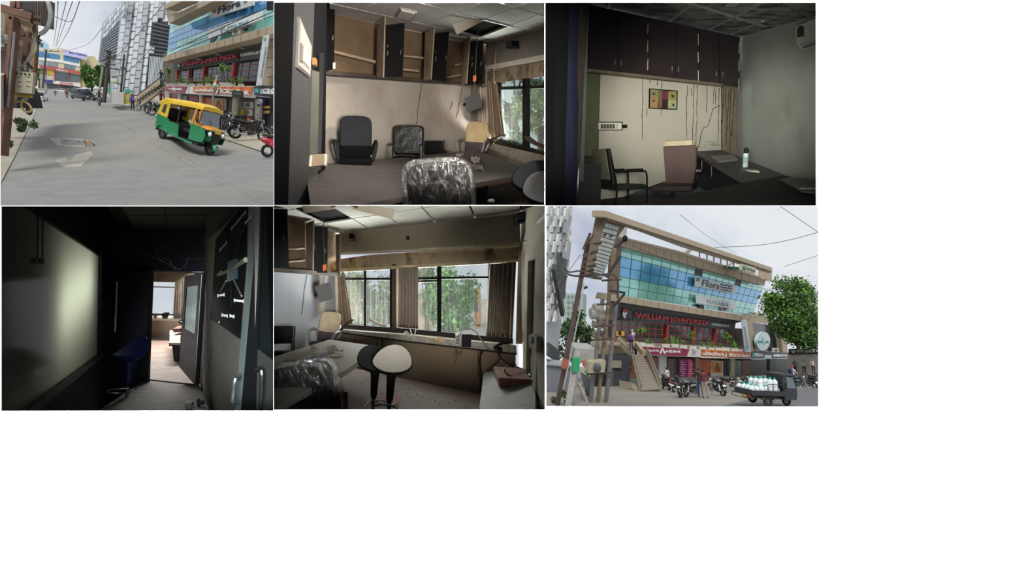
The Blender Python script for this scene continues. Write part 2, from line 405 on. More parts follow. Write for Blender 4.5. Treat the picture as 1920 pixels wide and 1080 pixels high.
def visitor_chair(name, label, pad, frame_m, group=None, backh=.3):
    e = rigid(name, label, 'chair', group)
    obj('seat', rbox((0, 0, .45), (.48, .46, .07), .03), pad, e, True)
    obj('backrest', xf(rbox((0, 0, 0), (.46, .05, backh), .02), Matrix.Translation((0, .27, .74)) @ Matrix.Rotation(-.15, 4, 'X')), pad, e, True)
    for s in (-1, 1):
        x = s * .25
        obj('frame_tube', tube(smooth_path([(x, .3, .88), (x, .22, .46), (x, .24, .2), (x, .26, .015)], 4), .014, 6), frame_m, e, True)
        obj('frame_tube', tube(smooth_path([(x, -.22, .015), (x, -.22, .45), (x, -.21, .64), (x, -.14, .67), (x, .1, .67), (x, .23, .66)], 4), .014, 6), frame_m, e, True)
        obj('arm_pad', rbox((x, -.04, .69), (.045, .24, .03), .012), BLK, e, True)
    return e
def bar_stool(name, label, seat_m, post_m, group=None, lip=.09):
    e = rigid(name, label, 'stool', group)
    # moulded scoop seat, higher at the back
    def ring(q, dz, up):
        return [(q * math.cos(t), q * math.sin(t) * (1 + .08 * max(0, math.sin(t))), .76 + dz + up * max(0, math.sin(t)) ** 1.5) for t in [2 * PI * j / 24 for j in range(24)]]
    s = obj('seat', loft([ring(.02, 0, 0), ring(.08, .002, .0), ring(.14, .012, lip * .2), ring(.185, .03, lip * .55), ring(.212, .05, lip * .9), ring(.222, .052, lip)]), seat_m, e, True)
    obj('seat_shell', loft([ring(.222, .052, lip), ring(.232, .046, lip), ring(.228, .03, lip * .9), ring(.19, -.01, lip * .5), ring(.12, -.05, lip * .1), ring(.06, -.075, 0)], True, False), post_m, e, True)
    obj('post', lathe([(.03, .3), (.042, .34), (.046, .45), (.052, .6), (.062, .66), (.07, .69)], 14), post_m, e, True)
    obj('piston', tube([(0, 0, .03), (0, 0, .32)], .025, 10), CHROME, e, True)
    obj('foot_ring', tube([(.0 + .17 * math.sin(a) * 1.0, -.02 - .13 + .15 * math.cos(a) - .02, .27) for a in [2 * PI * i / 20 for i in range(21)]], .011, 6), CHROME, e, True)
    obj('base_plate', lathe([(.2, 0), (.2, .012), (.12, .025), (.04, .045)], 24), CHROME, e, True)
    return e
# ------------------------------------------------------------------ two-wheelers (heading +x)
TYRE = M('#1b1a19', .85, var=.2); RIM = M('#8d8d90', .35, .7, var=.1); ENG = M('#4a4a4b', .5, .5, var=.3)
REDL = M('#b3131a', .25, var=0); GLOSSB = M('#141416', .22, var=.05, coat=.4); SEATB = M('#1d1c1c', .7, var=.15)
def wheel(e, x, r=.3, w_=.05, spokes=True, rim=RIM, y=0, name='wheel'):
    t = obj(name, torus((x, y, r), r - w_, w_, 'y', 20, 7), TYRE, e, True)
    g = [torus((x, y, r), r - w_ * 1.9, .014, 'y', 18, 5), tube([(x, y - .05, r), (x, y + .05, r)], .04, 8)]
    if spokes:
        for k in range(6):
            a = PI * k / 3 + .2; g.append(beam((x, y, r), (x + math.cos(a) * (r - w_ * 1.8), y, r + math.sin(a) * (r - w_ * 1.8)), .022, .03, (0, 1, 0)))
    obj('rim', J(*g), rim, t, True); return t
def motorcycle(label, tank=GLOSSB, group=None, light_on=False):
    e = rigid('motorcycle', label, 'motorcycle', group)
    wheel(e, -.63, .3, .055); wheel(e, .63, .3, .045)
    obj('engine', J(rbox((.05, 0, .36), (.3, .2, .22), .04), *[box((.12, 0, .48 + .025 * k), (.17, .2, .012)) for k in range(5)]), ENG, e, True)
    obj('frame', J(tube([(.42, 0, .82), (.25, 0, .3), (-.1, 0, .22), (-.63, 0, .3)], .025, 6), tube([(.42, 0, .85), (-.15, 0, .68), (-.8, 0, .72)], .022, 6)), DARKM, e, True)
    obj('fuel_tank', loft([[(x, hw * math.cos(a), z + hh * math.sin(a)) for a in [2 * PI * i / 12 for i in range(12)]] for x, hw, hh, z in ((.42, .05, .06, .84), (.34, .12, .11, .84), (.18, .15, .13, .84), (0, .12, .1, .82), (-.1, .06, .05, .79))]), tank, e, True)
    obj('seat', loft([[(x, hw * math.cos(a), z + .045 * math.sin(a)) for a in [2 * PI * i / 10 for i in range(10)]] for x, hw, z in ((-.06, .07, .79), (-.2, .12, .785), (-.45, .12, .82), (-.72, .09, .87), (-.78, .04, .87))]), SEATB, e, True)
    obj('side_panel', loft([[(x, hw * math.cos(a), z + hh * math.sin(a)) for a in [2 * PI * i / 10 for i in range(10)]] for x, hw, hh, z in ((-.1, .07, .1, .64), (-.3, .12, .11, .66), (-.6, .1, .08, .76), (-.85, .05, .03, .84))]), tank, e, True)
    for s in (-1, 1):
        obj('fork_leg', tube([(.63, s * .085, .3), (.46, s * .085, .88)], .022, 7), CHROME, e, True)
        obj('shock_absorber', tube([(-.6, s * .11, .33), (-.48, s * .11, .68)], .03, 7), CHROME, e, True)
        m_ = obj('mirror', ell((.36, s * .33, 1.14), (.02, .055, .04), 8, 5), GLOSSB, e, True); obj('mirror_stalk', tube([(.42, s * .25, 1.0), (.37, s * .32, 1.12)], .007, 5), DARKM, m_)
    obj('handlebar', tube(smooth_path([(.36, -.38, .98), (.42, -.2, 1.0), (.45, 0, .94), (.42, .2, 1.0), (.36, .38, .98)], 4), .014, 6), DARKM, e, True)
    h_ = obj('headlight_cowl', ell((.5, 0, .88), (.1, .11, .12), 10, 7), tank, e, True); obj('headlight', ell((.57, 0, .88), (.04, .085, .085), 10, 6), M('#e8eaea', .1, var=0), h_, True)
    obj('exhaust', tube(smooth_path([(.18, -.1, .35), (.15, -.13, .22), (-.2, -.14, .24), (-.8, -.16, .36)], 4), [.02] * 9 + [.04] * 4, 8), CHROME, e, True)
    obj('tail_light', rbox((-.87, 0, .83), (.04, .12, .06), .015), REDL, e, True)
    obj('number_plate', box((-.9, 0, .66), (.01, .2, .1)), M('#e9e6dc', .5, var=0), e)
    for x, r in ((.63, .345), (-.63, .36)):
        obj('mudguard', loft([[(x + (r + dr) * math.cos(a), dy, .3 + (r + dr) * math.sin(a)) for dr, dy in ((0, -.06), (.012, -.03), (.012, .03), (0, .06))] for a in [math.radians(b) for b in range(20 if x > 0 else 40, 171 if x > 0 else 191, 15)]]), tank, e, True)
    return e
def scooter(label, body, group=None):
    e = rigid('scooter', label, 'scooter', group)
    wheel(e, -.6, .24, .055, False, M('#d9d9d9', .4, .3, var=.05)); wheel(e, .6, .24, .05, True, M('#d9d9d9', .4, .3, var=.05))
    obj('body', loft([[(x, hw * math.cos(a), z + hh * math.sin(a)) for a in [2 * PI * i / 12 for i in range(12)]] for x, hw, hh, z in ((-.02, .14, .17, .5), (-.25, .19, .2, .52), (-.55, .18, .16, .58), (-.82, .1, .08, .64), (-.88, .04, .03, .65))]), body, e, True)
    obj('floorboard', rbox((.14, 0, .29), (.42, .34, .08), .03), DARKM, e, True)
    obj('apron', loft([[(.3 + q, s * .19, z), (.38 + q, s * .1, z), (.41 + q, 0, z), (.38 + q, -s * .1, z), (.3 + q, -s * .19, z), (.28 + q, 0, z)] for q, z, s in ((0, .27, 1), (.03, .5, 1.05), (.0, .75, .95), (-.06, .9, .6))]), body, e, True)
    obj('seat', loft([[(x, hw * math.cos(a), z + .05 * math.sin(a)) for a in [2 * PI * i / 10 for i in range(10)]] for x, hw, z in ((.0, .08, .74), (-.2, .13, .75), (-.5, .13, .78), (-.78, .09, .81))]), SEATB, e, True)
    hd = obj('handle_cowl', ell((.33, 0, .98), (.11, .13, .1), 10, 7), body, e, True); obj('headlight', ell((.42, 0, .98), (.04, .08, .06), 10, 6), M('#e8eaea', .1, var=0), hd, True)
    obj('handlebar', tube([(.28, -.34, 1.02), (.32, 0, .99), (.28, .34, 1.02)], .016, 6), DARKM, e, True)
    for s in (-1, 1):
        m_ = obj('mirror', ell((.3, s * .3, 1.17), (.02, .06, .045), 8, 5), GLOSSB, e, True); obj('mirror_stalk', tube([(.3, s * .22, 1.02), (.3, s * .3, 1.16)], .007, 5), DARKM, m_)
    obj('fork', tube([(.6, .09, .24), (.36, .03, .8)], .03, 7), DARKM, e, True)
    obj('front_mudguard', loft([[(.6 + (.28 + dr) * math.cos(a), dy, .24 + (.28 + dr) * math.sin(a)) for dr, dy in ((0, -.08), (.02, -.04), (.02, .04), (0, .08))] for a in [math.radians(b) for b in range(10, 171, 16)]]), body, e, True)
    obj('tail_light', rbox((-.87, 0, .66), (.04, .14, .06), .015), REDL, e, True)
    obj('number_plate', box((-.84, 0, .5), (.01, .2, .1)), M('#e9e6dc', .5, var=0), e)
    return e
# ------------------------------------------------------------------ car (heading +x)
def car(label, paint, L=4.2, W=1.7, H=1.5, suv=False):
    e = rigid('car', label, 'car')
    def sec(x, hw, z0, z1, in_=.9): return [(x, -hw, z0), (x, -hw * 1.0, (z0 + z1) / 2), (x, -hw * in_, z1), (x, hw * in_, z1), (x, hw, (z0 + z1) / 2), (x, hw, z0)]
    b = W / 2; bl = .95 if not suv else 1.05
    obj('body', loft([sec(-L / 2, b * .85, .4, bl * .85), sec(-L / 2 + .15, b * .95, .25, bl * .95), sec(-L / 4, b, .22, bl), sec(L / 6, b, .22, bl), sec(L / 3, b * .97, .22, bl * .9), sec(L / 2 - .12, b * .9, .25, bl * .78), sec(L / 2, b * .8, .4, bl * .65)]), paint, e, True)
    obj('cabin_glass', loft([sec(-L / 2 + (.1 if suv else .45), b * .88, bl * .93, bl * .96, .95), sec(-L / 2 + (.3 if suv else .9), b * .86, bl * .93, H - .04, .82), sec(L * .1, b * .86, bl * .93, H - .03, .82), sec(L * .3, b * .88, bl * .88, bl * .93, .95)]), M('#20262b', .1, var=.05), e, True)
    obj('roof', loft([sec(-L / 2 + (.3 if suv else .9), b * .72, H - .05, H - .01, .9), sec(-L / 8, b * .74, H - .05, H, .9), sec(L * .1, b * .72, H - .05, H - .02, .9)]), paint, e, True)
    for x in (-L / 2 + .75, L / 2 - .8):
        for s in (-1, 1): wheel(e, x, .32, .1, True, RIM, s * (b - .08))
    for s in (-1, 1):
        obj('headlight', rbox((L / 2 - .06, s * b * .66, .66), (.14, .34, .14), .04), M('#eef0f0', .1, var=0), e, True)
        obj('tail_light', rbox((-L / 2 + .04, s * b * .72, .8), (.1, .25, .16), .04), REDL, e, True)
        obj('wing_mirror', ell((L * .2, s * (b + .1), bl), (.08, .1, .07), 8, 5), paint, e, True)
    obj('grille', rbox((L / 2 - .02, 0, .55), (.08, .8, .2), .03), BLK, e, True)
    for x in (L / 2 + .02, -L / 2 - .0): obj('number_plate', box((x, 0, .5), (.02, .45, .11)), M('#efeee6', .5, var=0), e)
    return e
# ------------------------------------------------------------------ people (facing -y): one continuous skinned body
SKIN = M('#7a4f3a', .6, var=.08); HAIR = M('#151212', .6, var=.1)
def person(label, shirt, trousers, pose=None, shoes=BLK, skin=SKIN, hair=HAIR, sleeves=1, extra=None, cat='person', name='person', group=None):
    J0 = dict(pel=(0, 0, .95), spi=(0, .01, 1.12), che=(0, .0, 1.32), nec=(0, 0, 1.47), hea=(0, -.01, 1.58), top=(0, 0, 1.68))
    for s, k in ((-1, 'l'), (1, 'r')):
        J0.update({'sh' + k: (s * .17, 0, 1.40), 'el' + k: (s * .24, .02, 1.13), 'wr' + k: (s * .25, -.06, .89), 'ha' + k: (s * .25, -.08, .80),
                   'hi' + k: (s * .09, 0, .90), 'kn' + k: (s * .10, -.02, .5), 'an' + k: (s * .11, .02, .09), 'to' + k: (s * .12, -.15, .04)})
    J0.update(pose or {})
    rad = dict(pel=.13, spi=.12, che=.135, nec=.055, hea=.088, top=.06)
    for k in 'lr': rad.update({'sh' + k: .065, 'el' + k: .045, 'wr' + k: .03, 'ha' + k: .035, 'hi' + k: .09, 'kn' + k: .062, 'an' + k: .045, 'to' + k: .035})
    E = [('pel', 'spi'), ('spi', 'che'), ('che', 'nec'), ('nec', 'hea'), ('hea', 'top')]
    for k in 'lr': E += [('che', 'sh' + k), ('sh' + k, 'el' + k), ('el' + k, 'wr' + k), ('wr' + k, 'ha' + k), ('pel', 'hi' + k), ('hi' + k, 'kn' + k), ('kn' + k, 'an' + k), ('an' + k, 'to' + k)]
    bm = bmesh.new(); ly = bm.verts.layers.skin.verify(); vs = {}
    for k, p in J0.items(): v = bm.verts.new(p); v[ly].radius = (rad[k], rad[k] * (.72 if k in ('pel', 'spi', 'che') else 1)); v[ly].use_root = k == 'pel'; vs[k] = v
    for a, b in E: bm.edges.new((vs[a], vs[b]))
    me = bpy.data.meshes.new('body'); bm.to_mesh(me); bm.free(); o = bpy.data.objects.new('body', me); COL.objects.link(o)
    o.modifiers.new('skin', 'SKIN'); o.modifiers.new('sub', 'SUBSURF').levels = 1
    dg = bpy.context.evaluated_depsgraph_get(); m2 = bpy.data.meshes.new_from_object(o.evaluated_get(dg)); bpy.data.objects.remove(o)
    for m in (shirt, trousers, skin, shoes): m2.materials.append(m)
    seg = [(Vector(J0[a]), Vector(J0[b]), a, b) for a, b in E]
    for p in m2.polygons:
        c = p.center; best = None
        for a, b, na, nb in seg:
            d = b - a; t = max(0, min(1, (c - a).dot(d) / max(d.length_squared, 1e-9))); q = (c - a - d * t).length
            if best is None or q < best[0]: best = (q, na, nb)
        nb, na = best[2], best[1]
        p.material_index = 2 if nb in ('hea', 'top') or nb[:2] == 'ha' or (nb[:2] == 'wr' and sleeves < 2) else 3 if nb[:2] == 'to' else 1 if nb[:2] in ('kn', 'an', 'hi') or (na == 'pel' and c.z < J0['pel'][2] + .02) else 0
        p.use_smooth = True
    e = rigid(name, label, cat, group)
    b = bpy.data.objects.new('body', m2); COL.objects.link(b); reg(b); b.parent = e
    hx, hy, hz = J0['hea']
    if hair: obj('hair', ell((hx, hy + .02, hz + .05), (.098, .105, .095), 12, 7), hair, e, True)
    obj('face', J(ell((hx, hy - .1, hz - .01), (.014, .022, .022), 6, 4), *[ell((hx + s * .035, hy - .088, hz + .02), (.012, .008, .008), 6, 4) for s in (-1, 1)]), skin, e, True)
    if extra: extra(e)
    return e
RIDE = {k: v for s, q in ((-1, 'l'), (1, 'r')) for k, v in (('hi' + q, (s * .1, 0, .86)), ('kn' + q, (s * .22, -.38, .78)), ('an' + q, (s * .2, -.25, .38)), ('to' + q, (s * .2, -.4, .34)), ('el' + q, (s * .3, -.15, 1.12)), ('wr' + q, (s * .3, -.42, 1.06)), ('ha' + q, (s * .3, -.5, 1.05)))}
# ------------------------------------------------------------------ plants
def foliage(c, r, n, size, seed=0, holes=0):    # leaves clustered in clumps about c
    rd = random.Random(seed); v = []; f = []; cl = []
    for k in range(max(4, n // 150)):
        while True:
            p = Vector([rd.uniform(-1, 1) for _ in range(3)])
            if .25 < p.length < 1: break
        cl.append(Vector((c[0] + p.x * r[0], c[1] + p.y * r[1], c[2] + p.z * r[2])))
    rm = min(r) * .32
    for i in range(n):
        q = rd.choice(cl) + Vector([rd.gauss(0, 1) * rm * .62 for _ in range(3)])
        a = Vector([rd.gauss(0, 1) for _ in range(3)]).normalized(); b = a.cross(Vector([rd.gauss(0, 1) for _ in range(3)])).normalized()
        s = size * rd.uniform(.6, 1.3); k = len(v)
        v += [q - a * s * .5, q + b * s * .28, q + a * s * .5, q - b * s * .28]; f.append([k, k + 1, k + 2, k + 3])
    return v, f
def tree(name, label, base, crown, r, n, size, mats, seed, bark=M('#4b3d30', .9, var=.3), group=None, rt=.12):
    base, crown = Vector(base), Vector(crown); e = thing(name, label, 'tree', base, group)
    obj('trunk', tube(smooth_path([base, base.lerp(crown, .4) + Vector((r[0] * .06, 0, 0)), crown], 4), [rt * (1 - .07 * i) for i in range(9)], 8), bark, e, True)
    rd = random.Random(seed)
    for k in range(5):
        p = base.lerp(crown, .45 + .1 * k); q = crown + Vector((rd.uniform(-.7, .7) * r[0], rd.uniform(-.5, .5) * r[1], rd.uniform(-.2, .7) * r[2]))
        obj('branch', tube([p, p.lerp(q, .5) + Vector((0, 0, .1 * r[2])), q], [rt * .5, rt * .35, rt * .12], 6), bark, e, True)
    obj('foliage', foliage(crown, r, n, size, seed), leafmat(*mats), e); return e
def potted(label, p, s, pot, mats, kind, seed, group):
    e = rigid('potted_plant', label, 'plant', group)
    obj('pot', loft([[(x * k, y * k, z) for x, y in ((-.26, -.12), (.26, -.12), (.26, .12), (-.26, .12))] for k, z in ((.85, 0), (1, .2), (1.06, .2), (1.06, .24), (.9, .24))]), pot, e)
    if kind == 'tree':
        obj('stem', tube([(0, 0, .22), (.03, 0, .6), (0, 0, 1.0)], .03, 6), M('#4b3d30', .9), e); obj('foliage', foliage((0, 0, 1.1), (.35, .3, .35), 260, .16, seed), leafmat(*mats), e)
    elif kind == 'spiky':
        rd = random.Random(seed); v = []; f = []
        for i in range(46):
            a = rd.uniform(0, 2 * PI); t = rd.uniform(.1, .6); d = Vector((math.cos(a) * t, math.sin(a) * t, 1)).normalized(); l = rd.uniform(.4, .9); b = Vector((-math.sin(a), math.cos(a), 0)) * .035
            o = Vector((rd.uniform(-.2, .2), rd.uniform(-.1, .1), .22)); k = len(v); v += [o - b, o + b, o + d * l]; f.append([k, k + 1, k + 2])
        obj('foliage', (v, f), leafmat(*mats), e)
    else: obj('foliage', foliage((0, 0, .38), (.26, .18, .2), 160, .15, seed), leafmat(*mats), e)
    return e
# ------------------------------------------------------------------ small building services
def ac_outdoor(label, P, x0, y0, x1, y1, group, sl=0, par=None):
    dy = sl * (x1 - x0); pix = [(x0, y0), (x1, y0 + dy), (x1, y1 + dy), (x0, y1)]
    e = thing('air_conditioner', label, 'air conditioner', P.pt((x0 + x1) / 2, y1), group)
    Q(P, 'casing', pix, M('#c9c8c0', .5, var=.1), .3, .32, e)
    cx, cy = x0 + (x1 - x0) * .38, (y0 + y1) / 2 + dy * .38; rr = min(x1 - x0, y1 - y0) * .38
    g = [(cx + rr * math.cos(a), cy + rr * math.sin(a)) for a in [2 * PI * i / 16 for i in range(16)]]
    Q(P, 'fan_opening', g, M('#4b4b48', .6), .02, .335, e)
    for k in (.75, .4):
        g2 = [(cx + (q - cx) * k, cy + (z - cy) * k) for q, z in g]; obj('fan_guard', tube([P.pt(*p, .345) for p in g2] + [P.pt(*g2[0], .345)], .012, 4), M('#b5b4ac', .5, var=0), e)
    return e
# ================================================================== ROOM WITH OPEN WALL CABINETS (top middle)
CELL = 'c2'
CASE = M('#1a1a1a', .9, var=0)
case('c2', 12.3, CASE, ('top',))
def light_shield(name, pts): return struct(obj(name, ([Vector(p) for p in pts], [[0, 1, 2, 3]]), CASE))
# added unseen panels that keep the sun out of the two upper rooms
light_shield('ceiling', [(-6, 3.02, 6.2), (16, 3.02, 6.2), (16, 12.6, 7.4), (-6, 12.6, 7.4)])
light_shield('wall_left', [at(513.6, 5, 3.02), at(513.6, 5, 12.6), at(513.6, -480, 12.6), at(513.6, -1800, 3.02)])
light_shield('wall_right', [(9, 3.02, 0), (16, 12.6, 0), (16, 12.6, 7.4), (9, 3.02, 6.2)])
light_shield('wall_back', [at(500, 20, 12.5), at(1800, 20, 12.5), at(1800, -480, 12.5), at(500, -480, 12.5)])
area('fill_area_cabinet_room', (2.6, 4.7, 2.65), at(720, 190, 8.6), 520, 1.3, .9, (1, .94, .86))  # added fill lamp above the view, lighting the room from the right
spot('fill_spot_cabinet_room', (.9, -.5, -.25), at(760, 180, 9), 4200, 34, .6, (1, .95, .88), .4)  # added fill spots behind the camera, not lamps of the room
spot('fill_spot_cabinet_room', (-.55, -.5, .2), at(935, 200, 10), 5200, 17, .8, (1, .96, .9), .4)
area('fill_area_cabinet_room', at(988, 335, 11.6), at(780, 30, 9), 420, 1.0, .6, (1, .96, .9))  # added up-light hidden behind the window wall, brightening the ceiling
B2 = vpl(610, 8.06, 912, 12.0); R2 = vpl(912, 12.0, 1021, 8.35)
C2 = Pl(B2.pt(627, 27), B2.pt(907, 84), R2.pt(1021, 58))
WALLM = M('#a39a90', .85, var=.06, sc=1.2, bump=.12, stain='#7a6248', amt=.55, ssc=.9, lo=.48, hi=.75)
BLK2 = M('#0a0a0b', .6, var=.1, spec=.15); BEIGE = M('#8b7a66', .8, var=.12, sc=3, stain='#4e3b27', amt=.6, ssc=2.0, lo=.5, hi=.75)
BACKW = M('#6a5640', .85, var=.15, sc=2, stain='#46341f', amt=.6, ssc=2.2, lo=.45, hi=.8)
TILE = M('#c2beb8', .9, var=.06, sc=8, bump=.1, stain='#6d675e', amt=.6, ssc=1.6, lo=.5, hi=.75)
wall = struct(Q(B2, 'wall_back', [(596, 20), (912, 80), (912, 340), (596, 340)], WALLM, .1))
for pts in ([(791, 158), (788, 178), (784, 205), (780, 240)], [(866, 163), (862, 190), (855, 228)], [(849, 190), (843, 210)]):
    obj('crack', tube([B2.pt(x + random.uniform(-.8, .8), y, .004) for i in range(len(pts) - 1) for x, y in [((pts[i][0] * (5 - k) + pts[i + 1][0] * k) / 5, (pts[i][1] * (5 - k) + pts[i + 1][1] * k) / 5) for k in range(5)]], .006, 4), M('#3a3129', .9, var=0), wall)
ceil = struct(Q(C2, 'ceiling', [(612, -8), (1030, -8), (1030, 56), (911, 83), (612, 24)], M('#0a0909', .9, var=0, spec=.05), .05, -.06))  # backing painted black so the open hatch reads as a dark void
HC = homog(U4, [(851, 58), (900, 69), (955, 48), (908, 36)])
for i in range(-9, 5):
    for j in range(-1, 8):
        if (i, j) == (0, 0): continue
        if None in [HC(i + a, j + b) for a, b in U4]: continue
        q = clip2([HC(i + a, j + b) for a, b in ((.015, .015), (.985, .015), (.985, .985), (.015, .985))], [(618, -2), (1026, -2), (1026, 57), (911, 84.5), (618, 25.5)])
        if q: Q(C2, 'ceiling_tile', q, TILE, .03, 0, ceil)
h_ = obj('hatch', prism([C2.pt(*HC(a, b), -.02) for a, b in U4], C2.n * -.5), M('#0b0a09', .9, var=0), ceil)
bpy.data.objects.remove(h_)
for a, b in ((0, 1), (1, 2), (2, 3), (3, 0)):
    p, q = [HC(*U4[k]) for k in (a, b)]
    obj('tile_rail', beam(C2.pt(*p, .01), C2.pt(*q, .01), .03, .03), M('#c9c7c2', .5, var=.1), ceil)
e = thing('ceiling_light', 'square pale recessed light panel in the tiled ceiling over the open cabinets', 'light', C2.pt(760, 30))
Q(C2, 'frame', [(741, 33), (751, 18), (782, 25), (771, 41)], M('#aaa69e', .7), .03, .03, e); Q(C2, 'diffuser', [(744, 32.5), (752.5, 20.5), (778, 26.2), (769, 38.5)], M('#cfcac2', .5), .02, .045, e)
# lower edge of the cabinet run
struct(Q(B2, 'trim_1', [(604, 133), (926, 158.5), (926, 163), (604, 139)], M('#3c332b', .8, var=.3), .38, .4))
# -- the wall cabinets, doors hanging open
def Yo(P, x, y, o): return P.pt(x, y, o).y
def wall_cab(label, inner, shelves, doorA, doorB, loc):
    e = thing('wall_cabinet', label, 'cabinet', B2.pt(*loc), 'wall cabinets with open doors in the cabinet room')
    if inner:
        Q(B2, 'back_panel', inner, BACKW, .02, .03, e)
        (xa, ya), (xb, yb), (xc, yc), (xd, yd) = inner
        a, b = B2.pt(xb, yb, .03), B2.pt(xc, yc, .03); k = B2.n * .36
        obj('side_panel', prism([a, b, b + k, a + k], Vector((.02, 0, 0))), BEIGE, e)
    for s in shelves: Q(B2, 'shelf', s, M('#97836d', .8, var=.2), .3, .34, e)
    for c4, mt, hd in ((doorA, BEIGE, None), (doorB, BLK2, 1)):
        if not c4: continue
        d = quad3('door', c4, mt, .02, e)
        if hd:
            x0, x1 = c4[0][0], c4[1][0]
            for fx in ((.12, .78) if x1 - x0 > 20 else (.75,)):
                hx = x0 + (x1 - x0) * fx; hy = (c4[0][1] + c4[3][1]) / 2 + (8 if fx < .5 else 6) - 4; Y = c4[0][2] * (1 - fx) + c4[1][2] * fx - .03
                obj('handle', tube([at(hx + 1, hy - 4, Y + .03), at(hx + 1, hy - 4, Y), at(hx, hy + 4, Y), at(hx, hy + 4, Y + .03)], .008, 5), CHROME, d)
                if fx < .5: obj('lock', tube([at(hx + .5, hy - 15, Y), at(hx + .5, hy - 11, Y)], .012, 6), CHROME, d)
    return e
wall_cab('leftmost open wall cabinet with a bare brown interior and one diagonal shelf', [(622, 26), (711, 45), (706, 145), (622, 136)], [[(622, 93), (706, 114), (706, 119), (622, 98)]],
         [(708, 57, 8.25), (721, 31, 7.8), (718, 145, 7.8), (706, 145, 8.25)], None, (665, 136))
wall_cab('open wall cabinet holding two low shelves, second from the left', [(757, 56), (799, 64), (795, 151), (753, 146)], [[(757, 103), (796, 107), (795, 110), (756, 106)], [(756, 128), (785, 131), (785, 135), (755, 132)]],
         [(797, 61, 9.3), (813.5, 52, 8.85), (807.5, 149, 8.85), (794, 150, 9.3)], [(721.5, 48, 8.2), (759, 43, 8.35), (755, 144, 8.35), (716.5, 144, 8.2)], (775, 148))
wall_cab('open wall cabinet with a crooked white-edged shelf, third from the left', [(838, 74), (873, 81), (867, 159), (835, 154)], [[(837, 144), (864, 139), (864, 142), (837, 147)], [(853, 121), (866, 118), (866, 121), (853, 124)]],
         [(870, 76, 10.2), (880.6, 68.6, 9.7), (874, 157, 9.7), (865, 159, 10.2)], [(813, 63, 8.95), (842, 59.6, 9.1), (835.4, 152, 9.1), (807.4, 149, 8.95)], (852, 157))
wall_cab('last open wall cabinet with a mould-stained yellow back, at the window corner', [(904, 84), (924, 88), (920, 162), (900, 160)], [],
         [(921, 87, 11.3), (930, 79.5, 10.8), (924, 161, 10.8), (918, 162, 11.3)], [(881.5, 77.6, 9.8), (906.7, 75.8, 9.95), (901, 158, 9.95), (874, 158, 9.8)], (912, 161))
wall_cab('narrow black cabinet door at the top left beside the partition', None, [], None, [(610, 2, 7.6), (628, 2, 7.6), (626, 128, 7.6), (608, 136, 7.6)], (618, 136))
tag(quad3('paper_card', [(624, 117, 7.55), (629, 117, 7.55), (629, 129, 7.55), (624, 129, 7.55)], M('#b9b4aa', .7), .01), 'small pale card wedged under the black cabinet door at top left', 'card')
# -- dark partition, near left
L2 = Pl((540, 385, 5.2), (552, 5, 5.2), (586, 5, 6.0)); GREYP = M('#3f3d3c', .75, var=.08, sc=2, bump=.08)
struct(Q(L2, 'wall_left', [(540, 390), (552, 0), (590, 0), (577, 390)], GREYP, .05))
struct(quad3('door_1', [(508, 0, 4.8), (552, 0, 5.1), (540, 390, 5.1), (508, 390, 4.8)], M('#070708', .8, var=.1, spec=.1), .04))
struct(quad3('trim_2', [(588, 0, 6.2), (613, 0, 7.0), (609, 390, 7.0), (577, 390, 6.2)], M('#121314', .7, var=.1, spec=.2), .04))
tag(quad3('glass_strip', [(584, 131, 6.15), (599, 135, 6.3), (594, 392, 6.3), (577, 392, 6.15)], M('#56564e', .3, var=.15, sc=4), .015), 'narrow grey-green glass strip in the dark partition under the switchboard', 'glass panel')
tag(obj('door_post', beam(at(604, 100, 6.4), at(598, 320, 6.4), .05, .05), M('#161616', .5, var=.1)), 'slim black upright post at the edge of the dark partition', 'post')
e = thing('switchboard', 'white switchboard with a row of rocker switches on the dark left partition', 'switchboard', L2.pt(570, 145))
HS = homog(U4, [(562.4, 31.6), (585, 87), (582, 145), (558.8, 126.4)]); SWM = M('#a6a199', .5, var=.05)
def hq(h, a, b, c, d): return [h(a, b), h(c, b), h(c, d), h(a, d)]
Q(L2, 'back_box', hq(HS, 0, 0, 1, 1), M('#8d8982', .5), .03, .03, e); Q(L2, 'plate', hq(HS, .06, .04, .97, .94), SWM, .02, .045, e)
for k in range(7):
    a = .34 + .09 * k; s = Q(L2, 'rocker_switch', hq(HS, a, .40, a + .07, .72), M('#c8c2b8', .4), .03, .07, e)
Q(L2, 'fan_regulator', hq(HS, .14, .42, .3, .8), M('#77736c', .5), .02, .06, e)
tag(obj('wood_block', prism([at(*p, 6.0) for p in ((585.5, 108), (592, 108), (592, 121), (585, 121))], Vector((0, .1, 0))), M('#a0703f', .7)), 'small tan wooden block beside the white switchboard', 'block')
e = thing('door_latch', 'brass and white latch block low on the dark partition beside the table', 'latch', at(596, 310, 6.1))
obj('case', prism([at(*p, 6.1) for p in ((583, 290), (611, 288), (611, 309), (583, 312))], Vector((0, .12, 0))), M('#7d6c52', .6, var=.2), e)
obj('plate', prism([at(*p, 6.08) for p in ((581, 292), (585, 290), (584, 312), (579, 312))], Vector((0, .1, 0))), M('#b9b4a8', .6), e); obj('plate', prism([at(*p, 6.08) for p in ((609, 289), (613, 289), (611, 310), (608, 310))], Vector((0, .1, 0))), M('#b9b4a8', .6), e)
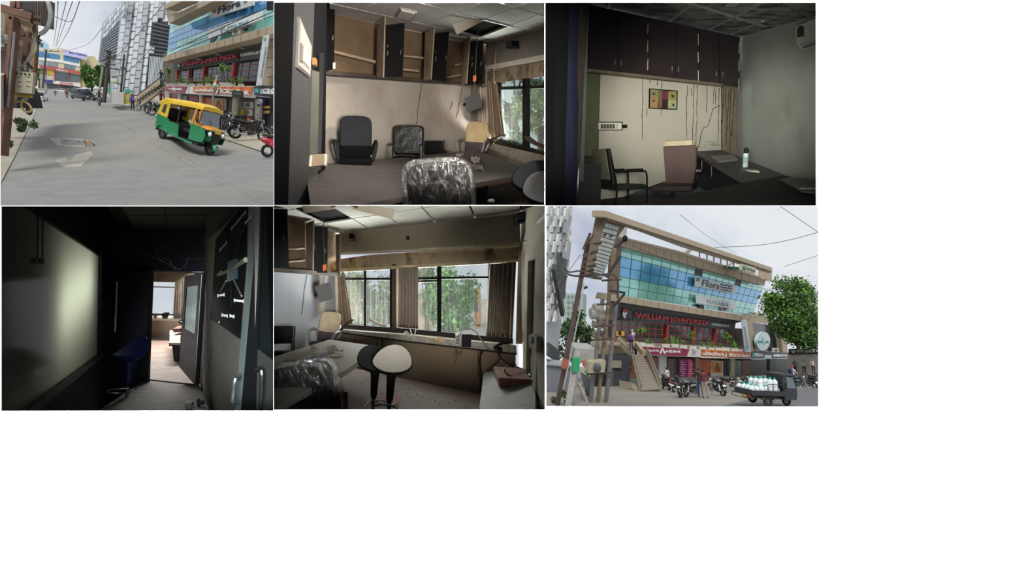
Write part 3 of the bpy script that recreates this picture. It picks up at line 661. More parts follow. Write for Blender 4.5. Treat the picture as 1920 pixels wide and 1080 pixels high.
# -- window wall
BEAM = M('#857d72', .85, var=.06, sc=1, bump=.05); STAIN = M('#94846a', .85, var=.1, sc=2, stain='#3a2816', amt=.9, ssc=2.6, lo=.47, hi=.64)
wr = struct(Q(R2, 'wall_right', [(911, 80), (1026, 54), (1026, 103), (911, 127)], BEAM, .15, .1))
struct(Q(R2, 'wall_right', [(903, 120), (912, 120), (912, 300), (903, 300)], M('#b9b2a6', .8), .1, .06))
struct(Q(R2, 'trim_3', [(908, 124), (1026, 101), (1026, 112), (908, 131)], M('#cfc8ba', .8), .2, .16))
struct(Q(R2, 'wall_right', [(908, 134), (1026, 115), (1026, 141), (908, 158)], STAIN, .08, .05))
struct(Q(R2, 'wall_right', [(900, 268), (1026, 323), (1026, 400), (900, 372)], M('#665648', .85, var=.1, sc=2), .08, .12))
for x in (949, 1001, 1015): obj('panel_joint', tube([R2.pt(x, 268 + (x - 900) * .437 + 2, .125), R2.pt(x - 2, 268 + (x - 900) * .437 + 46, .125)], .008, 4), M('#2f2720', .9), wr)
win = struct(Q(R2, 'window_1', [(930, 162.5), (1026, 160), (1026, 165), (930, 168.5)], BLK2, .08, .02))
for x0, x1, y0, y1 in ((979.5, 986, 146, 282), (929, 934, 152, 262)): Q(R2, 'mullion', R4(x0, y0, x1, y1), BLK2, .08, .02, win)
Q(R2, 'bottom_rail', [(925, 258), (1026, 289), (1026, 306), (925, 268)], BLK2, .1, .04, win)
for c4 in (([(933, 154), (980, 147), (980, 164), (933, 166)]), [(986, 146), (1026, 140), (1026, 162), (986, 163)], [(933, 168), (980, 166), (980, 275), (933, 262)], [(986, 166), (1026, 164), (1026, 292), (986, 277)]):
    Q(R2, 'pane', c4, glass('#e6efec', .08, .05, .08), .01, -.02, win)
sill = struct(quad3('trim_4', [(903, 264, 11.6), (1028, 293, 8.0), (1028, 325, 7.6), (900, 271, 11.2)], M('#8f8678', .85, var=.3, sc=9), .04))
cu = thing('curtain', 'bunched beige fabric curtain hanging at the corner beside the cream chair', 'curtain', R2.pt(925, 262))
sheet(R2, 'drape', [(913, 150), (933, 158), (947, 258), (916, 258)], M('#ab977f', .9, var=.15), cu, 12, .05, 4, .2)
sheet(R2, 'drape', [(905, 160), (916, 160), (918, 258), (902, 258)], M('#d6cbb8', .9, var=.1), cu, 8, .03, 2, .15)
for i, (pts, lab) in enumerate(((((912, 275), (926, 262), (944, 253)), 'splintered dark wood strip leaning on the window ledge by the curtain'), (((988, 257), (1002, 268), (1026, 278)), 'curled strip of peeled wood lying against the window pane'), (((908, 258), (918, 263), (930, 262)), 'heap of dark debris in the corner of the window ledge'))):
    tag(obj('wood_strip', J(*[beam(R2.pt(*pts[k], .3), R2.pt(*pts[k + 1], .32), .09, .03) for k in range(2)]), M('#4a3a2a', .9, var=.3)), lab, 'debris')
# trees outside
tree('garden_tree', 'green leafy tree outside the window of the room with open cabinets', at(960, 300, 14.5), at(965, 205, 14.8), (1.1, .6, 1.6), 2600, .16, ('#35512c', '#8aa05c'), 21)
tree('garden_tree', 'second leafy tree close behind the right-hand window pane of the cabinet room', at(1012, 320, 13.2), at(1010, 210, 13.5), (.6, .6, 1.4), 1600, .15, ('#3f6136', '#9db37a'), 22)
e = thing('speaker', 'small black speaker bracketed high on the beam above the cabinet room window', 'speaker', R2.pt(954, 92))
Q(R2, 'cabinet', [(949, 78), (959, 76), (959, 87), (949, 89)], BLK2, .14, .26, e); Q(R2, 'bracket', [(951, 89), (960, 87), (960, 90), (951, 92)], DARKM, .2, .24, e); Q(R2, 'grille', [(950.5, 79.5), (957.5, 78), (957.5, 85.5), (950.5, 87)], M('#2d2d2f', .8), .01, .27, e)
# hanging clipboard on a cord with orange tag
e = thing('hanging_board', 'dark square board dangling on a cord with an orange tag by the cream chair', 'board', at(887, 212, 9.4))
bq = [(871, 184), (899, 174), (904, 201), (877, 211)]
obj('board', prism([at(*p, 9.4) for p in bq], Vector((0, .03, 0))), M('#2e2927', .6, var=.15), e); obj('knob', ell(at(871, 196, 9.38), .03), BLK2, e, True)
obj('cord', tube([at(897, 40, 9.4), at(893, 100, 9.4), at(891, 142, 9.4), at(889, 176, 9.4)], .008, 5), M('#59524a', .7), e)
obj('tag', prism([at(*p, 9.36) for p in ((887, 142), (893, 141), (893, 151.5), (887, 153))], Vector((0, .02, 0))), M('#c0561c', .6), e)
tag(Q(B2, 'wall_conduit', [(884, 163), (895, 164), (895, 235), (884, 234)], M('#6f675c', .8), .08, .12), 'narrow brown conduit strip running down the wall behind the hanging board', 'conduit')
# ceiling fan
def fan_blades(e, c, Y, specs, mat):
    for (ax, ay), (bx, by), w0, w1 in specs:
        a, b = at(ax, ay, Y), at(bx, by, Y); d = (b - a).normalized(); s = d.cross(Vector((0, 1, .25))).normalized()
        bl = obj('blade', prism([a - s * w0, b - s * w1, b + s * w1, a + s * w0], Vector((0, .012, .012))), mat, e)
        obj('blade_arm', tube([at(*c, Y), a.lerp(b, .12)], .03, 6), M('#6d5a4a', .3, .7), bl, True)
e = thing('ceiling_fan', 'cream ceiling fan with a coppery motor beside the open ceiling hatch', 'fan', at(927, 30, 7.6))
FANM = M('#a89c8c', .45, var=.1)
obj('motor', xf(lathe([(.02, -.075), (.07, -.07), (.1, -.045), (.165, -.02), (.17, .03), (.13, .06), (.05, .08)], 20), Matrix.Translation(at(927, 22, 7.6)) @ Matrix.Rotation(.35, 4, 'X')), M('#8c7767', .3, .55), e, True)
obj('hub_cap', xf(lathe([(.001, -.1), (.03, -.095), (.045, -.07)], 12), Matrix.Translation(at(927, 22, 7.6)) @ Matrix.Rotation(.35, 4, 'X')), CHROME, e, True)
fan_blades(e, (927, 22), 7.55, [((948, 22), (1032, 14), .06, .075), ((908, 31), (853, 56), .05, .075), ((915, 12), (898, -4), .07, .08)], FANM)
obj('down_rod', tube([at(927, 18, 7.65), at(929, -10, 7.9)], .02, 6), DARKM, e)
# -- the long table
T2 = Pl((893, 281, 10.0), (1000, 323, 7.8), (600, 312, 7.2))
TOP = M('#6b625c', .75, var=.12, sc=2.5, stain='#2f2a27', amt=.5, ssc=2.5, lo=.52, hi=.72)
e = thing('conference_table', 'long dusty grey table strewn with litter below the open cabinets', 'table', at(800, 385, 7.0))
Q(T2, 'tabletop', [(893, 281), (1000, 323), (585, 401), (572, 314)], TOP, .06, 0, e)
quad3('apron', [(896, 344, 7.2), (976, 330, 7.7), (974, 338, 7.7), (896, 354, 7.2)], M('#8a5f3f', .6, var=.15), .03, e)
quad3('leg', [(897, 350, 7.25), (915, 348, 7.3), (913, 392, 7.3), (895, 392, 7.25)], M('#161312', .6), .3, e)
quad3('modesty_panel', [(700, 385, 6.9), (898, 351, 7.4), (898, 400, 7.4), (700, 400, 6.9)], M('#2a1914', .7), .03, e)
def on2(x, y): return T2.pt(x, y).y
tag(Q(T2, 'loose_board', [(813, 297), (823, 291), (868, 297), (850, 308), (838, 305)], M('#7a6e62', .7, var=.15), .03, .03), 'flat pale board piece lying on the dusty table near the water bottle', 'board')
def bottle(label, p0, p1, Y, r=.04):
    e = thing('water_bottle', label, 'bottle', at(*p1, Y)); a, b = at(*p0, Y), at(*p1, Y); d = b - a
    g = lambda t: a + d * t
    obj('body', tube([g(.13), g(.2), g(.36), g(.42), g(.9), g(1)], [r * .45, r * .5, r * .95, r, r, r * .8], 12), glass('#cdd6d4', .3, .1), e, True)
    obj('cap', tube([g(0), g(.12)], r * .5, 10), M('#2f6f86', .4), e, True); obj('label_sleeve', tube([g(.62), g(.8)], r * 1.04, 12, False), M('#2c7fa0', .4, var=.3, sc=12), e, True); return e
bottle('clear plastic bottle with a blue cap lying on the cabinet room table', (831, 312), (876, 318), on2(855, 316) - .05, .055)
for i, (x, y, s, lab) in enumerate(((891, 306, .1, 'crumpled scrap of dried paper on the table behind the bottle'), (897, 318, .09, 'curled dark peel on the table right of the bottle'), (862, 294, .06, 'tiny white scrap on the table beyond the bottle'))):
    sc_ = rigid('litter_scrap', lab, 'scrap'); rd = random.Random(i)
    obj('scrap', J(*[tube(smooth_path([(rd.uniform(-1, 1) * s, rd.uniform(-1, 1) * s, .02 + rd.random() * s * .6) for _ in range(3)], 3), s * .22, 5) for _ in range(4)]), M('#8d8478', .8, var=.3), sc_); place(sc_, x, y, on2(x, y) - .03, pitch=20)
tag(obj('paper_twist', tube([at(866, 311, on2(866, 311) - .08), at(880, 305, on2(880, 305) - .06)], .012, 5), M('#b5aa9b', .8)), 'thin twist of pale paper beside the bottle on the dusty table', 'scrap')
# -- chairs
e = exec_chair('office_chair', 'black high-back office chair with grey head cushion against the left wall', M('#26272a', .9, spec=.1), M('#0b0b0c', .9, spec=.1), M('#232220', .8, spec=.2)); place(e, 667, 358, 7.75, 0, 8)
e = visitor_chair('visitor_chair', 'visitor chair wrapped in black plastic sheet behind the long table', M('#0c0c0c', .6, var=.3, spec=.2), M('#8a8886', .4, .5), 'visitor chairs in the cabinet room', .42); place(e, 764, 347, 8.75, -6, 8, 0, 1.0)
obj('plastic_wrap', back_pad(.52, .5, 1.0, .26, .16, .02, .35), M('#0c0c0c', .35, var=.4, sc=9, bump=.5, spec=.35), e, True)
e = visitor_chair('visitor_chair', 'low black visitor chair with thin frame right of the wrapped chair', M('#0f0f10', .8, spec=.15), M('#151516', .6, .3), 'visitor chairs in the cabinet room', .26); place(e, 809, 352, 9.6, 3, 6)
e = exec_chair('office_chair', 'office chair with stained cream head cushion by the curtain in the cabinet room', M('#a8926c', .7, var=.2, sc=5), M('#3f3336', .8, var=.25), M('#77736d', .5), split=.66); place(e, 882, 334, 10.5, -16, 6, 4, (.93, 1, 1.03))
e = exec_chair('office_chair', 'black chair back under dusty clear plastic in front of the long table', M('#0e0d0c', .8, var=.2, spec=.15), M('#0a0a0a', .8, spec=.15), BLK2, w_=.6, arms=False); place(e, 838, 508, 5.4, 168, 6, -2, (1.08, 1, 1))
obj('plastic_cover', back_pad(.7, .42, 1.17, .25, .2, .05, .55), film(), e, True)
GREYS = M('#8b8680', .35, var=.12, sc=4)
e = bar_stool('bar_stool', 'grey scoop-seat bar stool at the right edge in front of the cabinet room table', GREYS, BLK2, 'bar stools in the cabinet room'); place(e, 1010, 502, 4.9, 20, 34, 8)
e = bar_stool('bar_stool', 'black scoop-seat bar stool half hidden behind the grey one by the table', M('#202022', .35, var=.15), BLK2, 'bar stools in the cabinet room'); place(e, 990, 482, 5.6, 0, 34, 8, 1.15)
struct(Q(Pl((895, 352, 8.5), (1026, 360, 8.0), (900, 400, 6.5)), 'floor', [(600, 345), (1030, 335), (1030, 420), (600, 420)], M('#4a3b33', .8, var=.2), .05, -.1))
tag(obj('paper_ball', ell(at(921, 377, 6.6), (.05, .05, .03), 8, 5), M('#8d8579', .8)), 'crumpled white paper lump on the floor under the table end', 'scrap')
# ================================================================== DARK OFFICE WITH CLOSED CABINETS (top right)
CELL = 'c3'
case('c3', 14, CASE)
spot('fill_spot_dark_office', (.35, -.6, .1), at(1250, 205, 9.6), 4500, 15, 1.0, (1, .95, .84), .2)  # added spots from behind the camera brighten the dark office
spot('fill_spot_dark_office', (.3, -.6, .3), at(1340, 200, 9), 3400, 36, 1.0, (.95, .97, .9), .5)
spot('fill_spot_dark_office', (-.6, -.6, .2), at(1455, 205, 9), 8500, 15, 1.0, (.95, .98, .92), .5)
spot('fill_spot_dark_office', (-.3, -.6, -1.0), at(1400, 28, 9), 3000, 17, 1.0, (.95, .96, .92), .5)
B3 = vpl(1100, 8.1, 1385, 11.0); R3 = vpl(1385, 11.0, 1530, 7.8)
C3 = Pl(B3.pt(1100, 7), B3.pt(1387, 70), R3.pt(1530, 29))
W3 = M('#b5b0a2', .85, var=.05, sc=1.5, bump=.06, stain='#8f8468', amt=.4, ssc=.8, lo=.5, hi=.8); CAB = M('#2b2224', .6, var=.12, sc=3)
wall = struct(Q(B3, 'wall_back', [(1085, 100), (1352, 140), (1352, 300), (1085, 400)], W3, .1))
W3b = M('#8d7f68', .85, var=.15, sc=3); st3 = struct(Q(B3, 'wall_back', [(1352, 140), (1390, 145), (1390, 300), (1352, 300)], W3b, .1, -.25))
struct(Q(B3, 'wall_back', [(1082, -4), (1112, -4), (1112, 140), (1082, 140)], M('#1c1a19', .9), .05, -.05))
STN = M('#231b14', .9, var=0)
for xs, y0, y1 in ((1206, 136, 262), (1219, 136, 160), (1233, 150, 165), (1241, 152, 172), (1289, 160, 270), (1297, 165, 185), (1301, 158, 282), (1307, 160, 283), (1325, 160, 215), (1339, 160, 196), (1343, 162, 200), (1349, 164, 265), (1213, 204, 220), (1240, 200, 218)):
    x = xs; pts = []; y = y0; rd = random.Random(xs)
    while y < y1: pts.append(B3.pt(x, y, .004)); y += 5; x += rd.uniform(-.9, .7)
    obj('drip_stain', tube(pts, [.0065 * rd.uniform(.5, 1.1) for i in range(len(pts))], 4), STN, wall)
for xs, y0, y1 in ((1356, 162, 280), (1361, 162, 255), (1367, 164, 278), (1372, 164, 285), (1377, 165, 260), (1353, 160, 270)):
    x = xs; pts = []; y = y0; rd = random.Random(xs + 3)
    while y < y1: pts.append(B3.pt(x, y, -.245)); y += 6; x += rd.uniform(-1.2, .8)
    obj('drip_stain', tube(pts, [.009 * rd.uniform(.5, 1.2) for i in range(len(pts))], 4), STN, st3)
obj('drip_stain', tube([B3.pt(*p, .004) for p in ((1350, 197), (1337, 204), (1332, 220), (1328, 236), (1319, 240), (1314, 252), (1312, 268), (1307, 282))], .007, 4), STN, wall)
struct(Q(R3, 'wall_right', [(1384, 66), (1535, 25), (1535, 400), (1384, 300)], M('#8b8e84', .9, var=.07, sc=2, bump=.35, stain='#5d5a4e', amt=.5, ssc=.9, lo=.55, hi=.75), .1))
ceil = struct(Q(C3, 'ceiling', [(1080, -8), (1540, -8), (1540, 27), (1386, 71), (1085, 5)], M('#0a0909', .9, var=0, spec=.05), .05, -.06))
HC = homog(U4, [(1282, 22), (1330, 55), (1372, 33), (1298, 5)])   # one ceiling tile
TILE3 = M('#7d7b76', .9, var=.1, sc=6, stain='#14120f', amt=.95, ssc=2.6, lo=.44, hi=.58)
HC = homog(U4, [(1254, 41.3), (1329, 56), (1377, 31.4), (1298, 7)])
for i in range(-3, 4):
    for j in range(-1, 4):
        if None in [HC(i + a, j + b) for a, b in U4]: continue
        q = clip2([HC(i + a, j + b) for a, b in ((.02, .02), (.98, .02), (.98, .98), (.02, .98))], [(1085, -2), (1534, -2), (1534, 28), (1387, 70.5), (1095, 6.5)])
        if q: Q(C3, 'ceiling_tile', q, TILE3, .03, 0, ceil)
for a_, b_ in (((0, 0), (0, 1.3)), ((1, 0), (1, 2.2)), ((-1, 0), (-1, 1)), ((-1, 1), (2.2, 1)), ((0, 0), (1.75, 0)), ((1.78, 0), (1.78, 1.2))):
    q = [HC(*a_), HC(*b_)]
    if None not in q: obj('tile_rail', beam(C3.pt(*q[0], .01), C3.pt(*q[1], .01), .05, .02), M('#8b8984', .6), ceil)
e = thing('ceiling_light', 'grey strip light flush in the mouldy ceiling of the dark office', 'light', C3.pt(1370, 10))
Q(C3, 'frame', [(1352, 14), (1366, 3), (1425, 3), (1400, 14)], M('#55534f', .6), .03, .04, e); Q(C3, 'diffuser', [(1357, 13), (1368, 4), (1390, 4), (1376, 13)], M('#8d8b85', .5), .02, .05, e)
# -- closed wall cabinets: six doors in three units
xs = [1103, 1159, 1216, 1266, 1311, 1349, 1387]
yt = lambda x: 8 + (x - 1100) * .2155; yb = lambda x: 127 + (x - 1103) * .112
nm = ['left pair of tall dark cabinet doors above the switchboard', 'middle pair of dark cabinet doors above the framed picture', 'right pair of dark cabinet doors next to the plaster wall']
for u in range(3):
    a, b, c = xs[2 * u], xs[2 * u + 1], xs[2 * u + 2]
    e = thing('wall_cabinet', nm[u], 'cabinet', B3.pt(b, yb(b)), 'closed wall cabinets in the dark office')
    Q(B3, 'carcass', [(a, yt(a)), (c, yt(c)), (c, yb(c) + 1), (a, yb(a) + 1)], M('#171213', .7), .3, .33, e)
    for x0, x1, hs in ((a, b, 1), (b, c, 0)):
        d = Q(B3, 'door', [(x0 + .8, yt(x0) + 1), (x1 - .8, yt(x1) + 1), (x1 - .8, yb(x1)), (x0 + .8, yb(x0))], CAB, .02, .36, e)
        hx = x1 - 6 if hs else x0 + 6; hy = yb(hx) - 16
        obj('handle', tube([B3.pt(hx, hy - 4, .36), B3.pt(hx, hy - 4, .39), B3.pt(hx, hy + 4, .39), B3.pt(hx, hy + 4, .36)], .01, 5), CHROME, d)
    for k in range(3): obj('paint_chip', tube([B3.pt(c - 1 + random.uniform(-1, 1), yt(c) + 10 + 34 * k, .365), B3.pt(c - 1.5, yt(c) + 30 + 34 * k, .365)], .006, 4), M('#a89f92', .8), e)
struct(Q(B3, 'trim_1', [(1100, 128), (1356, 156), (1354, 161), (1100, 134)], M('#6b6154', .8, var=.25, sc=8), .3, .3))
# -- picture
e = thing('framed_picture', 'small framed abstract print of colour blocks under the dark cabinets', 'picture', B3.pt(1244, 206))
HP = homog(U4, [(1217, 165.5), (1271, 170), (1270, 206), (1216.5, 203.5)])
Q(B3, 'frame', hq(HP, 0, 0, 1, 1), BLK, .03, .04, e)
for a, b, c, d, col in ((.04, .05, .3, .45, '#8d8458'), (.04, .45, .42, .95, '#a3805a'), (.3, .05, .44, .95, '#6e6a54'), (.44, .05, .66, .5, '#6b3540'), (.44, .5, .66, .95, '#3b2228'), (.66, .05, .96, .52, '#9a8d4d'), (.66, .52, .96, .95, '#a3ab78')):
    Q(B3, 'colour_block', hq(HP, a, b, c, d), M(col, .6, var=.15, sc=9), .01, .046, e)
for a, b, r_ in ((.16, .25, .05), (.16, .6, .045), (.82, .3, .06), (.85, .75, .05)):
    Q(B3, 'motif', [HP(a + r_ * math.cos(t), b + r_ * 1.4 * math.sin(t)) for t in [2 * PI * k / 8 for k in range(8)]], M('#2f3f55', .6), .01, .05, e)
# -- switchboards
e = thing('switchboard', 'white five-switch board on the cream wall of the dark office', 'switchboard', B3.pt(1143, 244))
Q(B3, 'back_box', R4(1120.5, 228.5, 1167, 244.5), M('#3a3a38', .6), .03, .04, e); Q(B3, 'plate', R4(1122, 230, 1165.5, 243), M('#d7d4c8', .5, var=.03), .02, .05, e)
for k in range(5): Q(B3, 'rocker_switch', R4(1126.5 + 5.4 * k, 233, 1130.8 + 5.4 * k, 241), M('#4d4a44', .4), .02, .06, e)
Q(B3, 'socket', R4(1154, 233, 1158, 241), M('#bdb9ac', .4), .02, .06, e)
tag(Q(B3, 'plug_adapter', R4(1167.5, 234, 1175, 240), BLK, .06, .07), 'small black plug sticking out beside the five-switch board', 'plug')
e = thing('socket_box', 'white wall socket box in the stained corner above the desk', 'socket', B3.pt(1337, 277))
Q(B3, 'box', [(1324, 266), (1350, 266), (1350, 276.5), (1324, 276.5)], M('#b7b1a4', .5, var=.04), .06, .08, e)
for k in range(4): Q(B3, 'outlet', R4(1331 + 4.6 * k, 269, 1334 + 4.6 * k, 273.5), M('#8b867b', .5), .01, .086, e)
# -- near glass door at the left
struct(quad3('door_1', [(1016, 0, 5.0), (1043, 0, 5.2), (1036, 390, 5.2), (1016, 390, 5.0)], M('#070708', .5, var=0), .04))
struct(quad3('window_1', [(1042, 0, 5.3), (1068, 0, 5.6), (1057, 390, 5.6), (1035, 390, 5.3)], M('#101614', .5, var=.1, spec=.2), .03))
struct(quad3('wall_left', [(1067, 0, 5.7), (1090, 0, 6.0), (1080, 390, 6.0), (1044, 390, 5.7)], M('#26263a', .8, var=.25, sc=.8, spec=.15), .03))
struct(quad3('trim_2', [(1090, 0, 5.95), (1104, 0, 6.05), (1080, 390, 6.05), (1070, 390, 5.95)], M('#352c22', .8, var=.3, sc=3, stretch=(8, 8, .5)), .04))
struct(quad3('trim_3', [(1102, 0, 6.6), (1105, 0, 6.6), (1094, 340, 6.6), (1086, 340, 6.6)], M('#3d4640', .6), .03))
struct(Q(B3, 'wall_back', [(1098, 134), (1124, 137), (1120, 300), (1090, 300)], M('#575940', .85, var=.1), .05, .06))
# -- desks
D3 = Pl((1297, 284, 9.9), (1350, 280.5, 10.6), (1470, 329, 8.2)); DM = M('#39363a', .5, var=.12, sc=4, stain='#5a5550', amt=.35, ssc=4, lo=.5, hi=.8)
e = thing('side_desk', 'long dark desk along the plaster wall with a spray can on it', 'desk', at(1390, 370, 8.5))
Q(D3, 'desktop', [(1297, 284), (1352, 280.5), (1472, 329), (1398, 341)], DM, .05, 0, e)
quad3('front_panel', [(1299, 288, 9.85), (1398, 345, 8.0), (1398, 395, 8.0), (1299, 345, 9.85)], M('#131114', .6), .03, e)
for x, y in ((1316, 299), (1334, 309)): obj('panel_joint', tube([at(x, y, 9.4 - (x - 1316) * .02), at(x, y + 22, 9.4 - (x - 1316) * .02)], .008, 4), M('#6d675e', .8), e)
D3b = Pl((1398, 341, 7.4), (1472, 329, 7.7), (1185, 388, 5.6))
e = thing('reception_counter', 'near dark counter top crossing the bottom right of the dark office', 'counter', at(1400, 386, 6.0))
Q(D3b, 'countertop', [(1180, 389), (1398, 341.5), (1474, 329.5), (1536, 346), (1536, 400), (1180, 400)], M('#201e21', .7, var=.12, sc=4, spec=.2), .06, 0, e)
def on3(x, y): return D3.pt(x, y).y
e = rigid('spray_can', 'white spray can with a black cap standing on the side desk', 'can')
obj('can', lathe([(.032, 0), (.034, .005), (.034, .19), (.028, .205)], 16), M('#b9bdbb', .4, var=.05), e, True); obj('cap', lathe([(.029, .2), (.029, .25), (.02, .275), (.001, .28)], 16), BLK, e, True); obj('printed_band', lathe([(.0345, .06), (.0345, .15)], 16), M('#8fa3a0', .4, var=.3, sc=20), e, True)
place(e, 1397, 313, on3(1397, 313) - .05, 0, 12, 2, 1.18)
e = thing('small_carton', 'small white open carton lying on the side desk below the spray can', 'box', at(1414, 326, 8.0))
obj('carton', prism([at(*p, on3(1414, 322) - .04) for p in ((1405, 321), (1424, 321.5), (1424, 326), (1405, 325.5))], Vector((0, .08, .03))), M('#cfcdb8', .6), e); obj('flap', prism([at(*p, on3(1414, 322) + .02) for p in ((1404, 319), (1423, 319.5), (1424, 321), (1405, 321))], Vector((0, .05, .02))), M('#8f8f7a', .6), e)
tag(Q(D3, 'folder', [(1334, 292), (1372, 289.5), (1384, 298), (1348, 302)], M('#8b8378', .6, var=.3, sc=7), .03, .03), 'dusty flat folder lying on the far end of the side desk', 'folder')
e = thing('newspaper', 'folded grey newspaper on the near counter at the right edge', 'newspaper', at(1495, 360, 7))
for k, q in enumerate(([(1460, 335), (1480, 331), (1536, 342), (1536, 361), (1505, 358)], [(1466, 336), (1486, 332), (1536, 340), (1536, 352), (1500, 352)])): Q(D3b, 'sheet', q, M(['#6e6a63', '#8a867e'][k], .8, var=.2, sc=9), .015, .03 + .02 * k, e)
tag(obj('yellow_tube', tube([at(1518, 355, 6.55), at(1534, 349, 6.45)], .025, 8), M('#b5a94f', .6)), 'short yellow tube on the newspaper at the right edge', 'tube')
# -- air conditioner
e = thing('air_conditioner', 'wall-mounted white split air conditioner high on the plaster wall', 'air conditioner', R3.pt(1510, 95))
Q(R3, 'body', [(1491, 50), (1540, 30), (1540, 80), (1503, 93), (1493, 81)], M('#b2b4ab', .4, var=.04), .18, .22, e)
Q(R3, 'flap', [(1499, 82), (1540, 70), (1540, 79), (1505, 90)], M('#8d8f87', .4), .02, .235, e); Q(R3, 'slot', [(1505, 89), (1540, 77), (1540, 79), (1506, 90.5)], BLK, .01, .24, e)
Q(R3, 'side_vent', [(1494.5, 70), (1494.5, 55), (1498, 49), (1503, 48.5), (1505.5, 52), (1505.5, 68)], M('#26221f', .7), .02, .235, e)
# -- chairs and cabinet
BRN = M('#4a3936', .8, var=.12, sc=4)
e = rigid('office_chair', 'brown fabric office chair with a square high back at the desk', 'chair')
obj('backrest', xf(rbox((0, 0, 0), (.62, .1, .72), .04), Matrix.Translation((0, .25, .82))), BRN, e, True); obj('seat', rbox((0, -.05, .45), (.6, .5, .12), .05), M('#2c1f1f', .8), e, True); obj('head_cushion', rbox((.0, .3, 1.2), (.5, .08, .16), .04), M('#a89a82', .8), e, True)
for s in (-1, 1):
    obj('armrest', tube(smooth_path([(s * .33, .18, .6), (s * .37, .12, .72), (s * .37, -.2, .72), (s * .36, -.3, .6), (s * .33, -.2, .45)], 4), .022, 7), BLK, e, True); obj('arm_pad', rbox((s * .37, -.06, .745), (.07, .26, .04), .015), M('#6e6a63', .7), e, True)
star_base(e, BLK); place(e, 1262, 398, 9.2, -8, 8, 0, (1.12, 1, 1.0))
e = visitor_chair('visitor_chair', 'black mesh visitor chair turned sideways in front of the cream wall', M('#151416', .7, var=.1), M('#1c1b1c', .4, .4), None, .52); place(e, 1168, 408, 8.0, 118, 6, 0, 1.08)
obj('dust_cover', xf(rbox((0, 0, 0), (.42, .02, .44), .01), Matrix.Translation((0, .33, .78)) @ Matrix.Rotation(-.15, 4, 'X')), M('#6b6654', .8), e, True)
e = thing('filing_cabinet', 'low black cabinet in the shadow beneath the five-switch board', 'cabinet', at(1110, 390, 7.2))
obj('body', prism([at(*p, 7.2) for p in ((1089, 311), (1127, 311), (1126, 396), (1080, 396))], Vector((.1, .4, .12))), M('#0c0b0e', .5), e); obj('top', prism([at(*p, 7.18) for p in ((1090, 308), (1128, 308), (1128, 312), (1090, 312))], Vector((.1, .42, .16))), M('#1e211d', .4), e)
struct(Q(Pl((1100, 385, 7.0), (1300, 385, 7.5), (1200, 340, 9.5)), 'floor', [(1080, 330), (1420, 330), (1420, 420), (1080, 420)], M('#141216', .8), .05, -.15))
# ================================================================== DARK CORRIDOR (bottom left)
CELL = 'c4'
case('c4', 24, M('#0a0a0a', .9, var=0))
L4 = vpl(3, 4.0, 201, 10.0); R4p = vpl(470, 3.9, 384, 10.0); YB = 10.0; B4 = Pl((100, 500, YB), (400, 500, YB), (300, 700, YB))
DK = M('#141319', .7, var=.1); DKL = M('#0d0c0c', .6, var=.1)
# glass partition at the left
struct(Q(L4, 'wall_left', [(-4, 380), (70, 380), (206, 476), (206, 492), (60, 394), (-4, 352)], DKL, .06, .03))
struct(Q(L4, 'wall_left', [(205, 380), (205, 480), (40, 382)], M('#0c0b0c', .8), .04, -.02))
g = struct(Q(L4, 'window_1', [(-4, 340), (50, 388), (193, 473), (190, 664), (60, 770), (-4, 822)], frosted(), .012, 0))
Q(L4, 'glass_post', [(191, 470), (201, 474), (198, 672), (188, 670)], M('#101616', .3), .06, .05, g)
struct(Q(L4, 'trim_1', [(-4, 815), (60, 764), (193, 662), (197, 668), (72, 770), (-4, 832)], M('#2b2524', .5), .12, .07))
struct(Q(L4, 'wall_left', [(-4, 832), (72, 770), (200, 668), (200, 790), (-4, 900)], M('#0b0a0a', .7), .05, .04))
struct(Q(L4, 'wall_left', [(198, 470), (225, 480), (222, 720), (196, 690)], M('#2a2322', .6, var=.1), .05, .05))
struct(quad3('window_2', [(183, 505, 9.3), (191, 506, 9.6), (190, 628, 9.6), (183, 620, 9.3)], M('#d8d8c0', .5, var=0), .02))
tag(obj('light_gap', prism([at(*p, 9.6) for p in ((218, 528), (220, 528), (216.5, 622), (214, 622))], Vector((0, .02, 0))), M('#f4f4ee', .5, var=0)), 'thin white strip painted as daylight in the gap beside the glass partition', 'gap')  # white paint stands in for daylight showing through the gap
for x in (70, 79.5):
    e = thing('hanging_switch', 'dark pull switch hanging on a cord over the frosted glass, %s of the pair' % ('left' if x < 75 else 'right'), 'switch', L4.pt(x, 494, .12), 'pull switches on the frosted glass')
    obj('cord', tube([L4.pt(x + 1, 402, .1), L4.pt(x, 486, .1)], .006, 5), BLK, e); obj('switch', prism([L4.pt(x + a, b, .12) for a, b in ((-2.6, 487), (-1, 484), (2, 484), (3.2, 487), (3.2, 494), (-2.6, 494))], L4.n * -.04), M('#1d1c1b', .6), e)
# back wall around the doorway
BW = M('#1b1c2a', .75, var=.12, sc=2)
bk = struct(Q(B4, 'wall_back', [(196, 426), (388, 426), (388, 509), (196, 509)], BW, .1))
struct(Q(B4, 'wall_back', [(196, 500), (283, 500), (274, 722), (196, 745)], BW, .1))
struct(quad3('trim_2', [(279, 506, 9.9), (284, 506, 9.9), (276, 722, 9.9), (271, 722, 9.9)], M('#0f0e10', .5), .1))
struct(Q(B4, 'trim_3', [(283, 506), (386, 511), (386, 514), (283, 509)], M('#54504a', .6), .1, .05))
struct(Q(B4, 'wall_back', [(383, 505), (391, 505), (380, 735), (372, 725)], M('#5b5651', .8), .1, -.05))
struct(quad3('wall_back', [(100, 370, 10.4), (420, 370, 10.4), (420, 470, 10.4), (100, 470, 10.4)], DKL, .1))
struct(quad3('wall_back', [(100, 460, 10.4), (275, 460, 10.4), (268, 800, 10.4), (100, 800, 10.4)], DKL, .1))
